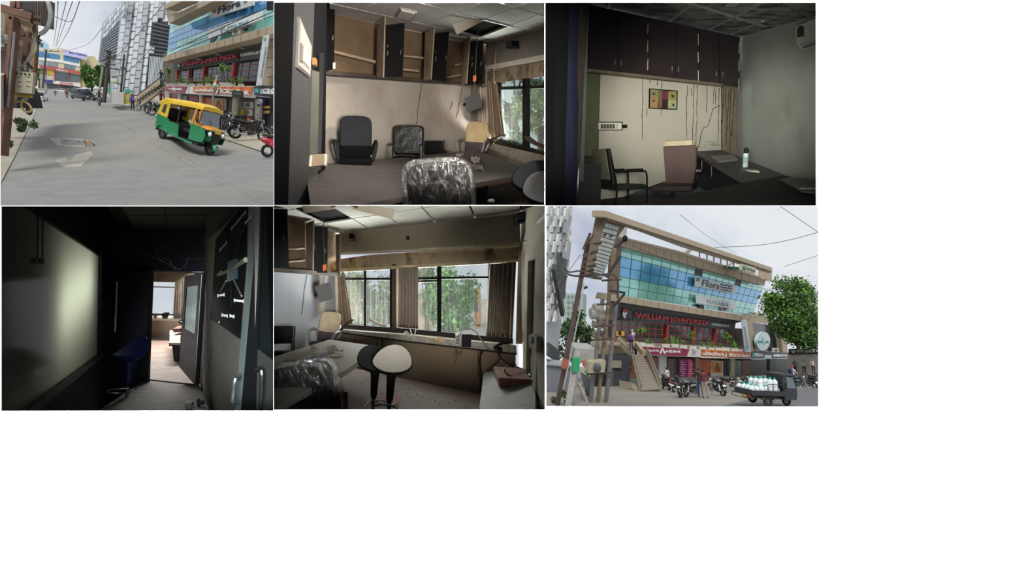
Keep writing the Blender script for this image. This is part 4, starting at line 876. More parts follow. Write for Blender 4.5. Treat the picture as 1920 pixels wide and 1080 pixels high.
# ceiling
C4 = Pl((232, 430, 10.0), (384, 430, 10.0), (300, 387, 7.2)); ceil = struct(Q(C4, 'ceiling', [(196, 380), (420, 380), (384, 431), (232, 431)], M('#0a0909', .9), .05, -.05))
for q in ([(226, 385), (309, 385), (309, 402.5), (238, 403)], [(311, 385), (402, 385), (392, 401.5), (311, 402.5)], [(239, 405), (310, 404.5), (312, 429.5), (250, 430)], [(312, 404.5), (391, 403.5), (384, 429), (314, 429.5)]):
    Q(C4, 'ceiling_tile', q, M('#4a4140', .9, var=.06), .03, 0, ceil)
# right wall
struct(Q(R4p, 'wall_right', [(382, 446), (403, 428), (440, 372), (478, 372), (478, 890), (440, 840), (386, 770), (372, 718)], M('#6d675f', .85, var=.08, sc=2, bump=.06), .08))
struct(Q(R4p, 'trim_4', [(384, 446), (388, 384), (412, 384), (440, 384), (404, 430)], M('#3a3330', .8), .1, .06))
tag(Q(R4p, 'wall_crack', [(398, 650), (399, 650), (385, 720), (384.4, 720)], M('#2d2a27', .9), .002, .005), 'fine dark crack low in the corridor wall beneath the poster', 'crack')
e = thing('wall_poster', 'black wall graphic with white words, straps and a central blue emblem', 'poster', R4p.pt(430, 640))
PB = M('#0a0a0b', .8, var=.15, sc=2, spec=.1)
Q(R4p, 'sheet', [(404, 450), (440, 402), (460, 378), (459, 500), (450, 636), (425, 618), (407, 606), (393, 598), (400, 520)], PB, .01, .02, e)
WT = M('#f0f2f2', .5, var=.05); WTd = M('#8d9092', .6, var=.15)
for x0, y0, x1, y1, m_ in ((433, 429, 461, 395, WTd), (459, 418, 471, 404, WTd), (411, 469, 426, 452, WTd), (407, 554.5, 421, 552, WT), (438, 563, 457, 565, WT), (415, 590.5, 427, 593, WT), (430, 592, 439, 594, WT), (408, 515, 415, 509, WTd)):
    n = max(3, int(abs(x1 - x0) / 2.2))
    for k in range(n):
        x = x0 + (x1 - x0) * k / n; y = y0 + (y1 - y0) * k / n; hh = 5.5 if k == 0 or k == n - 1 else 3.4
        Q(R4p, 'letter', [(x, y - hh * .6), (x + 1.5, y - hh * .6 + .1), (x + 1.5, y + hh * .6), (x, y + hh * .6)], m_, .004, .03, e)
for pts, r_, m_ in (([(431, 508), (418, 512), (409, 516)], .02, M('#8d8b72', .6)), ([(441, 502), (450, 494), (461, 487)], .022, M('#8d8b72', .6)), ([(430, 490), (427, 452), (423, 430)], .008, BLK), ([(441, 482), (450, 455), (459, 425)], .008, BLK), ([(424, 527), (413, 547)], .008, M('#7d7f80', .5)), ([(438, 524), (453, 555)], .008, M('#7d7f80', .5)), ([(426, 535), (423, 575)], .006, BLK), ([(432, 533), (434, 575)], .006, BLK)):
    obj('strap', tube([R4p.pt(*p, .035) for p in pts], r_, 5), m_, e)
for pts in ([(427, 491), (433, 488), (431, 527), (425, 529)], [(434, 488), (440, 485), (439, 523), (432, 527)]): Q(R4p, 'emblem', pts, M('#34444f', .3, .3, var=.4, sc=9), .03, .05, e)
tag(Q(R4p, 'white_sticker', R4(409, 602.5, 410.6, 606), M('#d5d7d8', .5), .005, .03), 'tiny white sticker at the lower left edge of the black wall graphic', 'sticker')
# near door with steel edge
e = thing('glass_door', 'near dark glass door with a steel edge and bar handle at the right', 'door', at(480, 770, 3.6))
quad3('steel_edge', [(472, 380, 3.9), (487, 380, 3.75), (452, 775, 3.75), (440, 775, 3.9)], M('#7d8788', .4, .5, var=.12), .05, e)
quad3('stile', [(486, 380, 3.72), (500, 380, 3.65), (482, 775, 3.65), (451, 775, 3.72)], M('#070809', .4), .04, e)
quad3('pane', [(498, 380, 3.64), (516, 380, 3.55), (516, 775, 3.55), (480, 775, 3.64)], M('#0b1011', .3, var=.2), .015, e)
quad3('lower_panel', [(483, 655, 3.6), (516, 680, 3.5), (516, 775, 3.5), (480, 775, 3.6)], M('#2a2b29', .4, var=.1), .01, e)
hd = obj('handle', tube(smooth_path([at(448, 710, 3.62), at(441, 711, 3.55), at(438, 735, 3.55), at(437, 754, 3.55), at(446, 756, 3.6)], 4), .014, 8), M('#5a5f60', .3, .7), e, True)
obj('handle', tube(smooth_path([at(481, 694, 3.5), at(488, 694, 3.42), at(491, 706, 3.4), at(488, 775, 3.4)], 4), .016, 8), M('#2d3132', .3, .7), e, True)
# the open inner door
Dp = Pl((346, 515, 9.7), (377, 511, 10.0), (340, 690, 9.7)); e = thing('inner_door', 'brown door standing open at the corridor end with a glazed upper panel', 'door', at(360, 724, 9.8))
Q(Dp, 'leaf', [(346, 518), (378, 511), (365, 722), (336, 688)], M('#6b5f60', .55, var=.12), .05, 0, e); Q(Dp, 'pane', [(351, 538), (371, 535), (365, 626), (346, 616)], M('#c3cbc3', .3, var=.35, sc=3), .02, .02, e)
Q(Dp, 'pane_frame', [(349, 540), (351, 539), (346, 617), (344.5, 616)], BLK, .02, .03, e)
kn = obj('knob', ell(Dp.pt(340, 603, .05), .05, 10, 6), CHROME, e, True)
struct(quad3('trim_5', [(379, 511, 9.75), (384, 511, 9.75), (371, 724, 9.75), (365, 722, 9.75)], M('#141013', .4), .06))
# room beyond
Y2 = 17.0; F4 = Pl((275, 722, 9.9), (365, 722, 9.9), (310, 640, 15.8))
struct(Q(F4, 'floor', [(190, 800), (390, 800), (375, 718), (355, 640), (268, 638), (268, 720)], M('#8a7468', .75, var=.25, sc=3, stain='#c4b6ac', amt=.45, ssc=3.2, lo=.52, hi=.7), .05, 0))
floor4 = Pl((250, 770, 6.0), (390, 770, 6.0), (310, 716, 9.95))
struct(Q(floor4, 'floor', [(150, 790), (400, 790), (374, 722), (272, 711), (200, 760)], M('#4f4640', .8, var=.25, sc=4, stain='#9d9489', amt=.5, ssc=3.5, lo=.55, hi=.7), .05))
tag(obj('floor_gap', beam(floor4.pt(270, 711, .01), floor4.pt(370, 722, .01), .03, .02), M('#15110f', .9)), 'dark threshold gap across the dusty floor at the doorway', 'threshold')
e2 = Pl((268, 600, 16.5), (350, 600, 16.5), (300, 500, 16.5)); LW = M('#dcc8b0', .85, var=.08)
struct(Q(e2, 'wall_back', [(265, 598), (350, 600), (350, 648), (265, 640)], LW, .1, .05)); struct(Q(e2, 'wall_back', [(265, 500), (360, 505), (360, 530), (265, 528)], M('#a89a80', .85, var=.08), .1, .05))
wn = struct(Q(e2, 'window_3', [(265, 536), (330, 538), (330, 540), (265, 538)], M('#5d625f', .5), .05, .02)); Q(e2, 'pane', [(266, 526), (345, 528), (345, 592), (266, 590)], glass('#ffffff', .03, .05), .01, 0, wn)
struct(Q(e2, 'trim_6', [(265, 587), (350, 590), (350, 598), (265, 596)], M('#413a34', .7), .25, .2)); struct(Q(e2, 'trim_6', [(265, 596), (350, 599), (350, 603), (265, 600)], M('#8d8372', .8), .3, .35))
cu = thing('curtain', 'pleated beige curtain at the far window seen through the corridor door', 'curtain', e2.pt(335, 590)); sheet(e2, 'drape', [(328, 528), (348, 528), (346, 591), (324, 590)], M('#9d8f82', .9), cu, 10, .06, 5, .1)
tag(obj('desk_speaker', prism([e2.pt(x, y, .3) for x, y in ((303, 588), (312, 588), (311.5, 600), (303, 600))], Vector((0, .2, 0))), BLK), 'black box speaker on the far window ledge seen through the doorway', 'speaker')
for x, lab in ((283, 'white bundle of papers left on the far window ledge'), (299, 'white cup beside the black speaker on the far ledge'), (320, 'pale crumpled cloth right of the speaker on the far ledge')): tag(obj('ledge_item', loft([[(e2.pt(x, 598, .3) + Vector((q * math.cos(a), q * .5 * math.sin(a), z))) for a in [k * PI / 4 for k in range(8)]] for q, z in ((.09, 0), (.1, .06), (.06, .1))]), M('#c9c4bb', .7)), lab, 'clutter')
e = thing('low_bench', 'grey low bench beyond the corridor door with a folded pink cushion', 'bench', at(330, 680, 13.5))
quad3('bench_top', [(318, 619, 14.6), (339, 618, 14.6), (338, 643, 12.4), (318, 643, 12.4)], M('#8f897d', .7, var=.15), .05, e); quad3('bench_front', [(317, 643, 12.4), (340, 643, 12.4), (340, 649, 12.4), (317, 649, 12.4)], BLK, .05, e); quad3('bench_base', [(323, 649, 12.5), (340, 649, 12.5), (338, 682, 12.5), (326, 680, 12.5)], M('#1a1717', .6), .3, e)
tag(obj('folded_cushion', rbox(at(336, 617, 13.9), (.22, .35, .12), .05), M('#8d5a4e', .85), None, True), 'folded pink cushion on the low bench beyond the doorway', 'cushion')
BLUE = M('#10143a', .35, var=.12)
e = bar_stool('bar_stool', 'dark blue moulded bar stool in the shadow beside the doorway', BLUE, BLUE, None, .24); place(e, 236, 762, 7.4, -35, 12, 0, (1.0, 1.0, .92))
# cobwebs
e = thing('cobweb', 'dusty cobweb strands drooping above the corridor doorway', 'cobweb', at(330, 500, 9.8)); CW = M('#8d8c90', .8, var=0)
for pts, r_ in (([(273, 434), (300, 455), (325, 472), (348, 485), (388, 485)], .004), ([(255, 468), (295, 486), (320, 497), (340, 506)], .005), ([(293, 470), (297, 485), (310, 492), (328, 505)], .005), ([(318, 486), (325, 500), (335, 505), (345, 498), (351, 485)], .006), ([(352, 478), (350, 495), (347, 507)], .005), ([(210, 455), (214, 462), (222, 466), (229, 474)], .007), ([(300, 485), (312, 486), (322, 496), (330, 506)], .006), ([(209, 430), (211, 455)], .004)):
    obj('strand', tube(smooth_path([at(*p, 9.7) for p in pts], 5), r_, 3), CW, e)
tag(obj('paper_cup', lathe([(.03, 0), (.045, .1), (.04, .1)], 12, floor4.pt(357, 766) + Vector((0, -.05, 0))), M('#8d8d86', .6)), 'small pale paper cup on the floor by the corridor wall', 'cup')
tag(obj('debris_heap', foliage(floor4.pt(368, 756, .04), (.12, .1, .03), 60, .06, 3), M('#2b2724', .9)), 'small heap of dark litter near the paper cup', 'debris')
# light: daylit rooms behind the glass and beyond the door
area('daylight_behind_frosted_glass', L4.pt(138, 556) - L4.n * .55, L4.pt(138, 556), 15, 3.4, .4, (1, .98, .86))
area('daylight_far_room', at(300, 470, 15.5), at(310, 650, 13), 420, 2.0, .6, (1, .97, .92))
spot('fill_spot_corridor', (-.2, -.5, -.1), at(420, 670, 6), 4200, 22, 1, (.85, .95, .95), .4)  # added fill from behind the camera, brightening the right wall
# ================================================================== ROOM WITH THE LONG WINDOW (bottom middle)
CELL = 'c5'
case('c5', 13.2, CASE)
area('daylight_fill_window_room', (.2, 15.6, -.75), at(760, 640, 9.5), 1000, 6.0, 1.0, (1, .98, .94))  # added area lamp hidden outside, strengthening the window's daylight
spot('fill_spot_window_room', (.3, -.6, -.5), at(790, 690, 10), 8500, 27, 1.0, (1, .97, .9), .5)  # added frontal fill from behind the camera
area('daylight_fill_window_room', at(790, 690, 14.2), at(770, 395, 8.5), 2600, 5.0, .8, (1, .97, .94))  # added up-light hidden below the sill to brighten the ceiling
spot('fill_spot_window_room', (1.0, -.6, -.6), at(568, 560, 10), 8000, 14, 1.0, (.95, .98, 1), .4)  # another added spot behind the camera, for the left wall
W5 = vpl(635, 13.0, 975, 9.0); L5 = vpl(513, 9.7, 635, 13.0); R5 = vpl(975, 9.0, 1021, 6.4)
C5 = Pl(W5.pt(638, 439), W5.pt(969, 402), L5.pt(540, 406))
W5M = M('#94969a', .85, var=.06, sc=1.5, bump=.08, stain='#8b7a62', amt=.3, ssc=1.2, lo=.5, hi=.8)
wall = struct(Q(L5, 'wall_left', [(508, 395), (637, 437), (637, 700), (508, 760)], W5M, .1))
obj('crack', tube([L5.pt(*p, .004) for p in ((575, 516), (573, 530), (570, 545), (569, 560), (567, 577), (565, 590))], .008, 4), M('#3a3129', .9), wall)
ceil = struct(Q(C5, 'ceiling', [(508, 380), (1026, 380), (1026, 392), (969, 401), (638, 437), (508, 396)], M('#0a0909', .9, var=0, spec=.05), .05, -.06))  # black paint on the backing stands in for darkness inside the hole
HC = homog(U4, [(550.5, 392), (606.5, 418), (659.7, 410), (608, 380.5)])
TILE5 = M('#b4b4aa', .9, var=.05, sc=8, bump=.1, stain='#77756a', amt=.4, ssc=1.6, lo=.52, hi=.75)
for i in range(-4, 4):
    for j in range(-4, 9):
        if (i, j) == (0, 0): continue
        if None in [HC(i + a, j + b) for a, b in U4]: continue
        q = clip2([HC(i + a, j + b) for a, b in ((.02, .02), (.98, .02), (.98, .98), (.02, .98))], [(510, 384), (1023, 384), (1023, 394), (969, 402.5), (638, 439.5), (510, 397)])
        if q: Q(C5, 'ceiling_tile', q, TILE5, .03, 0, ceil)
for a, b in ((0, 1), (1, 2)): obj('tile_rail', beam(C5.pt(*HC(*U4[a]), .01), C5.pt(*HC(*U4[b]), .01), .03, .03), M('#c9c7c2', .5, var=.1), ceil)
# -- wall cabinets
struct(Q(L5, 'trim_1', [(508, 501), (640, 512), (640, 518), (508, 508)], M('#4d453b', .8, var=.3), .38, .4))
e = thing('wall_cabinet', 'open wall cabinet with a brown interior at the upper left of the window room', 'cabinet', L5.pt(555, 506))
Q(L5, 'back_panel', [(538, 402), (577, 414), (575, 510), (538, 505)], BACKW, .02, .03, e); Q(L5, 'shelf', [(541, 490), (572, 487), (572, 490), (541, 493)], M('#97836d', .8), .3, .34, e); Q(L5, 'shelf', [(555, 466), (573, 464), (573, 467), (555, 469)], M('#97836d', .8), .2, .3, e)
d = quad3('door', [(510, 391, 9.3), (538.7, 392, 9.3), (541.4, 502, 9.3), (510, 501, 9.3)], BLK2, .03, e); obj('handle', tube([at(531, 441, 9.28), at(531, 441, 9.24), at(532, 451, 9.24), at(532, 451, 9.28)], .009, 5), CHROME, d)
quad3('door', [(573, 419, 11.0), (587, 413, 10.5), (586, 511, 10.5), (575, 511, 11.0)], BEIGE, .03, e)
e = thing('wall_cabinet', 'narrow wall cabinet with a mould-streaked back beside the window beam', 'cabinet', L5.pt(620, 514))
Q(L5, 'back_panel', [(613, 433), (632, 439), (630, 517), (612, 515)], M('#8d6f3c', .85, var=.15, stain='#3a2a16', amt=.7, ssc=3), .02, .03, e)
d = quad3('door', [(587.5, 425, 10.6), (614.5, 426, 10.9), (613.6, 512, 10.9), (587.5, 511, 10.6)], BLK2, .03, e)
for hx, hy in ((590, 463), (610, 470)): obj('handle', tube([at(hx, hy - 4, 10.6), at(hx, hy - 4, 10.55), at(hx, hy + 4, 10.55), at(hx, hy + 4, 10.6)], .009, 5), CHROME, d)
quad3('door', [(629, 440, 12.4), (637, 438, 11.9), (636, 517, 11.9), (630, 517, 12.4)], BEIGE, .03, e)
# -- beam, pelmet
struct(Q(W5, 'wall_back', [(636, 437), (972, 400), (976, 453), (636, 474)], M('#8a8171', .85, var=.05, sc=1, bump=.05), .2, .25))
struct(Q(W5, 'trim_2', [(636, 474), (976, 452.5), (976, 461), (636, 477)], M('#c3bba6', .8), .12, .2))
struct(Q(W5, 'wall_back', [(636, 486), (700, 477), (974, 460), (974, 491), (780, 501), (636, 510)], M('#94846a', .85, var=.1, sc=2, stain='#3a2816', amt=.9, ssc=2.2, lo=.49, hi=.66), .08, .05))
struct(Q(W5, 'trim_3', [(636, 504), (974, 486), (974, 491), (636, 510)], M('#a3967a', .8, var=.2), .1, .09))
obj('beam_port', tube([W5.pt(765, 446, .27), W5.pt(765, 446, .2)], .045, 12), BLK2, wall)
# -- window
struct(Q(W5, 'wall_back', [(966, 396), (992, 394), (992, 470), (966, 470)], M('#8a8171', .85, var=.05), .1, .0))
win = struct(Q(W5, 'window_1', [(642, 521), (734, 521), (734, 525), (642, 525)], BLK2, .08, .03))
for q in ([(783, 520), (918, 518), (918, 522), (783, 524)], [(783, 526), (822, 525.5), (822, 528.5), (783, 529.5)]): Q(W5, 'transom', q, BLK2, .08, .03, win)
for x0, x1, y0, y1 in ((682.5, 686.5, 500, 615), (819.5, 827.5, 496, 624), (641, 644, 505, 612), (731, 735, 500, 616), (916, 919, 492, 632)): Q(W5, 'mullion', R4(x0, y0, x1, y1), BLK2, .08, .03, win)
Q(W5, 'bottom_rail', [(640, 608), (765, 616), (962, 635), (962, 649), (765, 629), (640, 617)], M('#1c1917', .7, var=.2), .1, .05, win)
for q in ([(644, 507), (683, 505), (683, 522), (644, 522)], [(686, 505), (732, 502), (732, 522), (686, 522)], [(644, 524), (683, 524), (683, 612), (644, 609)], [(686, 524), (732, 524), (732, 615), (686, 612)],
          [(784, 500), (820, 498), (820, 521), (784, 522)], [(827, 498), (917, 493), (917, 519), (827, 520)], [(784, 529), (820, 528), (820, 622), (784, 618)], [(827, 523), (917, 521), (917, 632), (827, 623)]):
    Q(W5, 'pane', q, glass('#f1f4f2', .05, .05, .02), .01, -.02, win)
struct(Q(W5, 'wall_back', R4(735, 495, 743, 618), M('#3f342b', .8), .12, .06)); struct(Q(W5, 'trim_4', R4(743, 498, 747.5, 618), M('#d9cdbb', .8), .08, .04))
struct(Q(W5, 'wall_back', [(622, 619), (967, 662), (967, 800), (622, 760)], M('#83735f', .85, var=.07, sc=1.5, bump=.06), .1, .3))
struct(Q(W5, 'trim_5', [(620, 617), (765, 628), (968, 648), (969, 664), (770, 641), (620, 620.5)], M('#9b968b', .8, var=.25, sc=10), .3, .36))
struct(Q(W5, 'trim_6', [(620, 620), (770, 640), (969, 662.5), (969, 665.5), (770, 643), (620, 622.5)], M('#15120f', .7), .1, .38))
for x in (665.5, 707.5, 716.5): obj('panel_joint', tube([W5.pt(x, 622 + (x - 620) * .135, .305), W5.pt(x, 660 + (x - 620) * .2, .305)], .01, 4), M('#332a20', .9), wall)
for x in (897, 901.5): obj('water_streak', tube([W5.pt(x, 655, .305), W5.pt(x - .5, 690, .305), W5.pt(x, 735 if x > 900 else 708, .305)], .018 if x > 900 else .009, 4), M('#3d2a1a', .9), wall)
cu = thing('curtain', 'beige curtain gathered at the left end of the long window', 'curtain', W5.pt(640, 612)); sheet(W5, 'drape', [(632, 512), (646, 512), (661, 608), (634, 610)], M('#a3917b', .9, var=.15), cu, 12, .05, 4, .15); sheet(W5, 'drape', [(622, 520), (633, 516), (637, 608), (624, 610)], M('#d3c9b6', .9), cu, 8, .03, 2, .2)
cu = thing('curtain', 'grey-brown pleated curtain between the two window bays', 'curtain', W5.pt(765, 615)); sheet(W5, 'drape', [(747, 502), (784, 500), (784, 616), (747, 613)], M('#8b8073', .9, var=.1), cu, 18, .05, 6, .15); sheet(W5, 'hem', [(747, 608), (784, 611), (784, 617), (747, 614)], M('#5a4335', .9), cu, 18, .05, 6, .16)
cu = thing('curtain', 'grey vertical curtain drawn at the right end of the long window', 'curtain', W5.pt(942, 635)); sheet(W5, 'drape', [(918, 495), (968, 491), (961, 634), (911, 629)], M('#8f8474', .9, var=.1), cu, 20, .06, 6, .16); sheet(W5, 'hem', [(911, 624), (961, 628), (961, 635), (911, 630)], M('#5d4736', .9), cu, 20, .06, 6, .17)
# -- garden beyond
tree('garden_tree', 'green tree filling the left bay of the long window', at(668, 640, 18), at(690, 560, 18.5), (1.3, .9, 1.1), 3000, .17, ('#2f5a2c', '#86a65c'), 31)
tree('garden_tree', 'dense green tree behind the middle mullion of the long window', at(850, 640, 16), at(842, 565, 16.5), (.85, .8, 1.25), 3800, .16, ('#1f5a2a', '#6fa84f'), 32)
tree('garden_tree', 'small tree with hanging leaves behind the narrow window pane', at(800, 640, 19), at(798, 560, 19), (.5, .6, 1.1), 1500, .16, ('#2a6433', '#76ab5c'), 33)
e = thing('neighbour_house', 'white house with an orange wall patch seen through the right window bay', 'house', at(900, 640, 24)); HB = Pl((850, 500, 24), (930, 500, 24), (900, 640, 24))
Q(HB, 'facade', [(884, 560), (940, 560), (940, 660), (884, 660)], M('#d6d2ca', .8), 1.0, 0, e); Q(HB, 'orange_wall', R4(893, 540, 901, 615), M('#c98a55', .8), .3, .2, e); Q(HB, 'band', R4(884, 608, 940, 612), M('#9a948a', .8), .2, .2, e); Q(HB, 'window', R4(889, 566, 897, 585), M('#5b6063', .3), .1, .22, e)
e = thing('neighbour_house', 'pale low house glimpsed under the tree through the left of the right bay', 'house', at(790, 640, 24)); Q(HB, 'facade', R4(770, 555, 815, 660), M('#d2b79a', .8), 1.0, 0, e); Q(HB, 'roof', [(768, 552), (817, 552), (815, 558), (770, 558)], M('#8d6a52', .8), 1.2, .1, e); Q(HB, 'window', R4(788, 570, 799, 592), M('#5b5450', .3), .1, .05, e)
# -- right side: column, door frame, switch
struct(Q(R5, 'wall_right', [(973, 395), (1026, 380), (1026, 800), (973, 700)], M('#a39b85', .85, var=.06), .1))
struct(quad3('trim_7', [(972, 452, 8.9), (984, 451, 8.7), (980, 645, 8.7), (967, 645, 8.9)], M('#9d937d', .8), .1))
struct(Q(R5, 'trim_8', [(984, 481), (1026, 425), (1026, 452), (990, 490), (986, 700), (980, 700)], M('#b9b29a', .7), .06, .08)); struct(Q(R5, 'door_1', [(1004, 478), (1026, 460), (1026, 780), (996, 745)], M('#aaa58e', .7), .03, .03))
struct(quad3('trim_9', [(1008, 575, 6.9), (1026, 540, 6.2), (1026, 790, 6.2), (1002, 790, 6.9)], M('#191817', .6), .05))
struct(Q(R5, 'trim_10', [(1000, 416), (1003, 419), (1026, 396), (1026, 388)], M('#d5d2c6', .5), .05, .12))
e = thing('switch_box', 'cream surface-mounted switch box on the right wall above the cushions', 'switch', R5.pt(998, 655))
Q(R5, 'box', [(991, 629), (1000, 626), (1006, 631), (1006, 655), (992, 651)], M('#aca48d', .5), .06, .1, e); Q(R5, 'rocker_switch', [(993, 632), (998, 631), (998, 642), (993, 643)], M('#7d776a', .5), .01, .115, e)
tag(obj('wall_cable', tube(smooth_path([R5.pt(*p, .11) for p in ((995, 655), (993, 675), (994, 695))], 4), .008, 4), M('#5a5042', .8)), 'thin loose wire trailing below the cream switch box', 'wire')
e = thing('speaker', 'small black speaker bracketed on the beam left of the round hole', 'speaker', W5.pt(659, 452)); Q(W5, 'cabinet', R4(654.5, 438, 663, 448), BLK2, .15, .45, e); Q(W5, 'bracket', R4(656, 448, 664, 451.5), DARKM, .15, .4, e)
e = thing('speaker', 'black corner speaker with a drooping cable at the upper right', 'speaker', W5.pt(978, 418)); Q(W5, 'cabinet', [(968, 399), (986, 396), (987, 414), (970, 418)], BLK2, .2, .55, e); Q(W5, 'grille', [(971, 401), (983, 399), (984, 410), (972, 412)], M('#3d3f42', .6), .02, .57, e); obj('cable', tube(smooth_path([at(984, 416, 8.3), at(984, 430, 8.3), at(981, 445, 8.3), at(981, 452, 8.3), at(994, 450, 8.0)], 4), .01, 5), BLK, e)
e = thing('hanging_board', 'dark square board hanging askew from a tagged cord in the window room', 'board', at(608, 568, 10.2))
obj('board', prism([at(*p, 10.2) for p in ((590, 537), (618, 529), (627, 559), (599, 568))], Vector((0, .03, 0))), M('#35312e', .6, var=.15), e); obj('knob', ell(at(592, 553, 10.15), .035), BLK2, e, True); obj('cord', tube([at(606, 392, 10.2), at(607, 450, 10.2), at(609, 497, 10.2), at(608, 532, 10.2)], .008, 5), M('#59524a', .7), e); obj('tag', prism([at(*p, 10.16) for p in ((605, 497), (611.5, 495), (611.5, 506), (605.5, 508.5))], Vector((0, .02, 0))), M('#c0561c', .6), e)
tag(Q(L5, 'wall_conduit', [(599, 517), (608, 518), (608, 590), (599, 590)], M('#6f675c', .8), .08, .12), 'brown conduit strip on the wall behind the askew hanging board', 'conduit')
e = thing('ceiling_fan', 'cream fan blades cut off by the top edge over the window room', 'fan', at(645, 386, 8.0))
obj('motor', xf(lathe([(.02, -.075), (.07, -.07), (.1, -.045), (.165, -.02), (.17, .03)], 20), Matrix.Translation(at(645, 378, 8.0))), M('#8c7767', .3, .55), e, True)
fan_blades(e, (645, 378), 8.0, [((662, 386), (738, 403), .05, .075), ((628, 386), (568, 392), .05, .07)], M('#9a9382', .45, var=.1))
# -- floor
F5 = Pl((654, 688, 10.6), (900, 739, 8.5), (750, 768, 7.0)); struct(Q(F5, 'floor', [(560, 668), (654, 688), (768, 712), (905, 740), (930, 800), (560, 800)], M('#5d4339', .85, var=.15, sc=2, stain='#2f241e', amt=.55, ssc=2.6, lo=.5, hi=.7), .05))
tag(Q(F5, 'red_mat', [(728 + 23 * math.cos(a), 749 + 12 * math.sin(a)) for a in [k * PI / 10 for k in range(20)]], M('#7d4438', .9, var=.2, sc=8), .005, .01), 'round reddish stain-like mat on the floor beneath the stools', 'mat')
ch = []
for k in range(40):
    rd = random.Random(k); x, y = rd.uniform(660, 890), rd.uniform(705, 765)
    if y > 714 + (x - 768) * .21: ch.append(ell(F5.pt(x, y, .01), (.014, .014, .008), 5, 3))
stuff(tag(obj('floor_grit', J(*ch), M('#a39a8c', .9, var=.3)), 'scattered pale grit on the brown floor around the stools', 'grit'))
# -- table and things on it
T5 = Pl((618, 637, 10.2), (711, 651, 8.6), (513, 669, 8.0)); e = thing('conference_table', 'dusty grey table corner with a water bottle in the window room', 'table', at(640, 768, 7.8))
Q(T5, 'tabletop', [(618, 636.5), (712, 650), (652, 691), (505, 768), (505, 671.5)], M('#8a847a', .6, var=.1, sc=2.5, stain='#5d574f', amt=.4, ssc=2.5, lo=.5, hi=.75), .07, 0, e)
quad3('apron', [(653, 692, 7.0), (694, 667, 8.2), (694, 672, 8.2), (653, 698, 7.0)], M('#a67a55', .6), .03, e); quad3('leg', [(637, 735, 6.6), (652, 735, 6.7), (652, 775, 6.7), (637, 775, 6.6)], M('#4a231c', .6), .3, e)
def on5(x, y): return T5.pt(x, y).y
tag(Q(T5, 'loose_board', [(533, 672), (549, 661), (592, 661), (612, 666), (590, 677), (570, 673)], M('#857b6a', .7, var=.12), .03, .03), 'pale flat board piece on the table behind the bottle in the window room', 'board')
bottle('clear plastic water bottle with a teal label lying on the window room table', (561, 683), (614, 673), on5(590, 680) - .1, .062)
for i, (x, y, s, lab) in enumerate(((623, 659, .1, 'crumpled paper scrap on the window room table beyond the bottle'), (631, 667, .09, 'dark curled peel near the table edge in the window room'), (590, 656, .06, 'tiny white scrap at the far side of the window room table'))):
    sc_ = rigid('litter_scrap', lab, 'scrap'); rd = random.Random(i + 9); obj('scrap', J(*[tube(smooth_path([(rd.uniform(-1, 1) * s, rd.uniform(-1, 1) * s, .02 + rd.random() * s * .6) for _ in range(3)], 3), s * .22, 5) for _ in range(4)]), M('#7d7468', .8, var=.3), sc_); place(sc_, x, y, on5(x, y) - .03, pitch=20)
# -- seats
e = exec_chair('office_chair', 'office chair with soiled cream head cushion behind the window room table', M('#a8997c', .8, var=.2, sc=5), M('#4a3a3e', .8, var=.25), M('#77736d', .5), split=.66); place(e, 600, 690, 10.9, -22, 8, 6, (.95, 1, 1.05))
e = visitor_chair('visitor_chair', 'black visitor chair cut off at the left edge of the window room', M('#111112', .8, spec=.15), M('#151516', .6, .3), None, .3); place(e, 518, 716, 8.9, -6, 8, 0, 1.05)
e = exec_chair('office_chair', 'dark chair back wrapped in clear plastic at the lower left of the window room', M('#15130f', .8, var=.2, spec=.15), M('#0c0b0b', .8, spec=.15), BLK2, w_=.7, arms=False); place(e, 612, 893, 5.5, 150, 12, -12, (1.2, 1, 1.08))
obj('plastic_cover', back_pad(.8, .42, 1.17, .25, .2, .05, .55), film(), e, True)
e = bar_stool('bar_stool', 'black scoop-seat bar stool behind the grey one in the window room', M('#222325', .35, var=.15), BLK2, 'bar stools in the window room'); place(e, 698, 786, 6.5, 25, 34, 3, 1.0)
e = bar_stool('bar_stool', 'grey scoop-seat bar stool with a black post beside the table corner', M('#86827c', .4, var=.15, sc=4), BLK2, 'bar stools in the window room'); place(e, 727, 796, 6.0, -12, 36, 4, 1.0)
# -- bench with cushions
N5 = Pl((907, 696, 8.6), (1003, 742, 6.6), (899, 775, 6.6)); e = thing('stone_bench', 'grey stone-topped bench scattered with grit in the right corner', 'bench', at(950, 775, 6.6))
Q(N5, 'bench_top', [(907, 697), (985, 697), (1004, 740), (1003, 780), (897, 780)], M('#6d7164', .7, var=.1, stain='#2f2c25', amt=.7, ssc=9, lo=.6, hi=.68), .08, 0, e)
for k, (dy, lab) in enumerate(((8, 'lower faded pink seat cushion of the two stacked on the stone bench'), (0, 'upper faded pink seat cushion with a cable loop on it'))):
    top = [(925, 686 + dy), (985, 690 + dy), (998, 712 + dy), (935, 708 + dy)]; P_ = Pl((925, 686 + dy, 8.3), (985, 690 + dy, 8.0), (935, 708 + dy, 7.4)); P_t = prism([P_.pt(*q, 0) for q in top], Vector((0, .01, -.075)))
    c_ = obj('seat_cushion', P_t, M('#8a5c4c', .9, var=.15, sc=6), None); tag(c_, lab, 'cushion', 'pink cushions on the bench'); bv = c_.modifiers.new('bevel', 'BEVEL'); bv.width = .025; bv.segments = 3
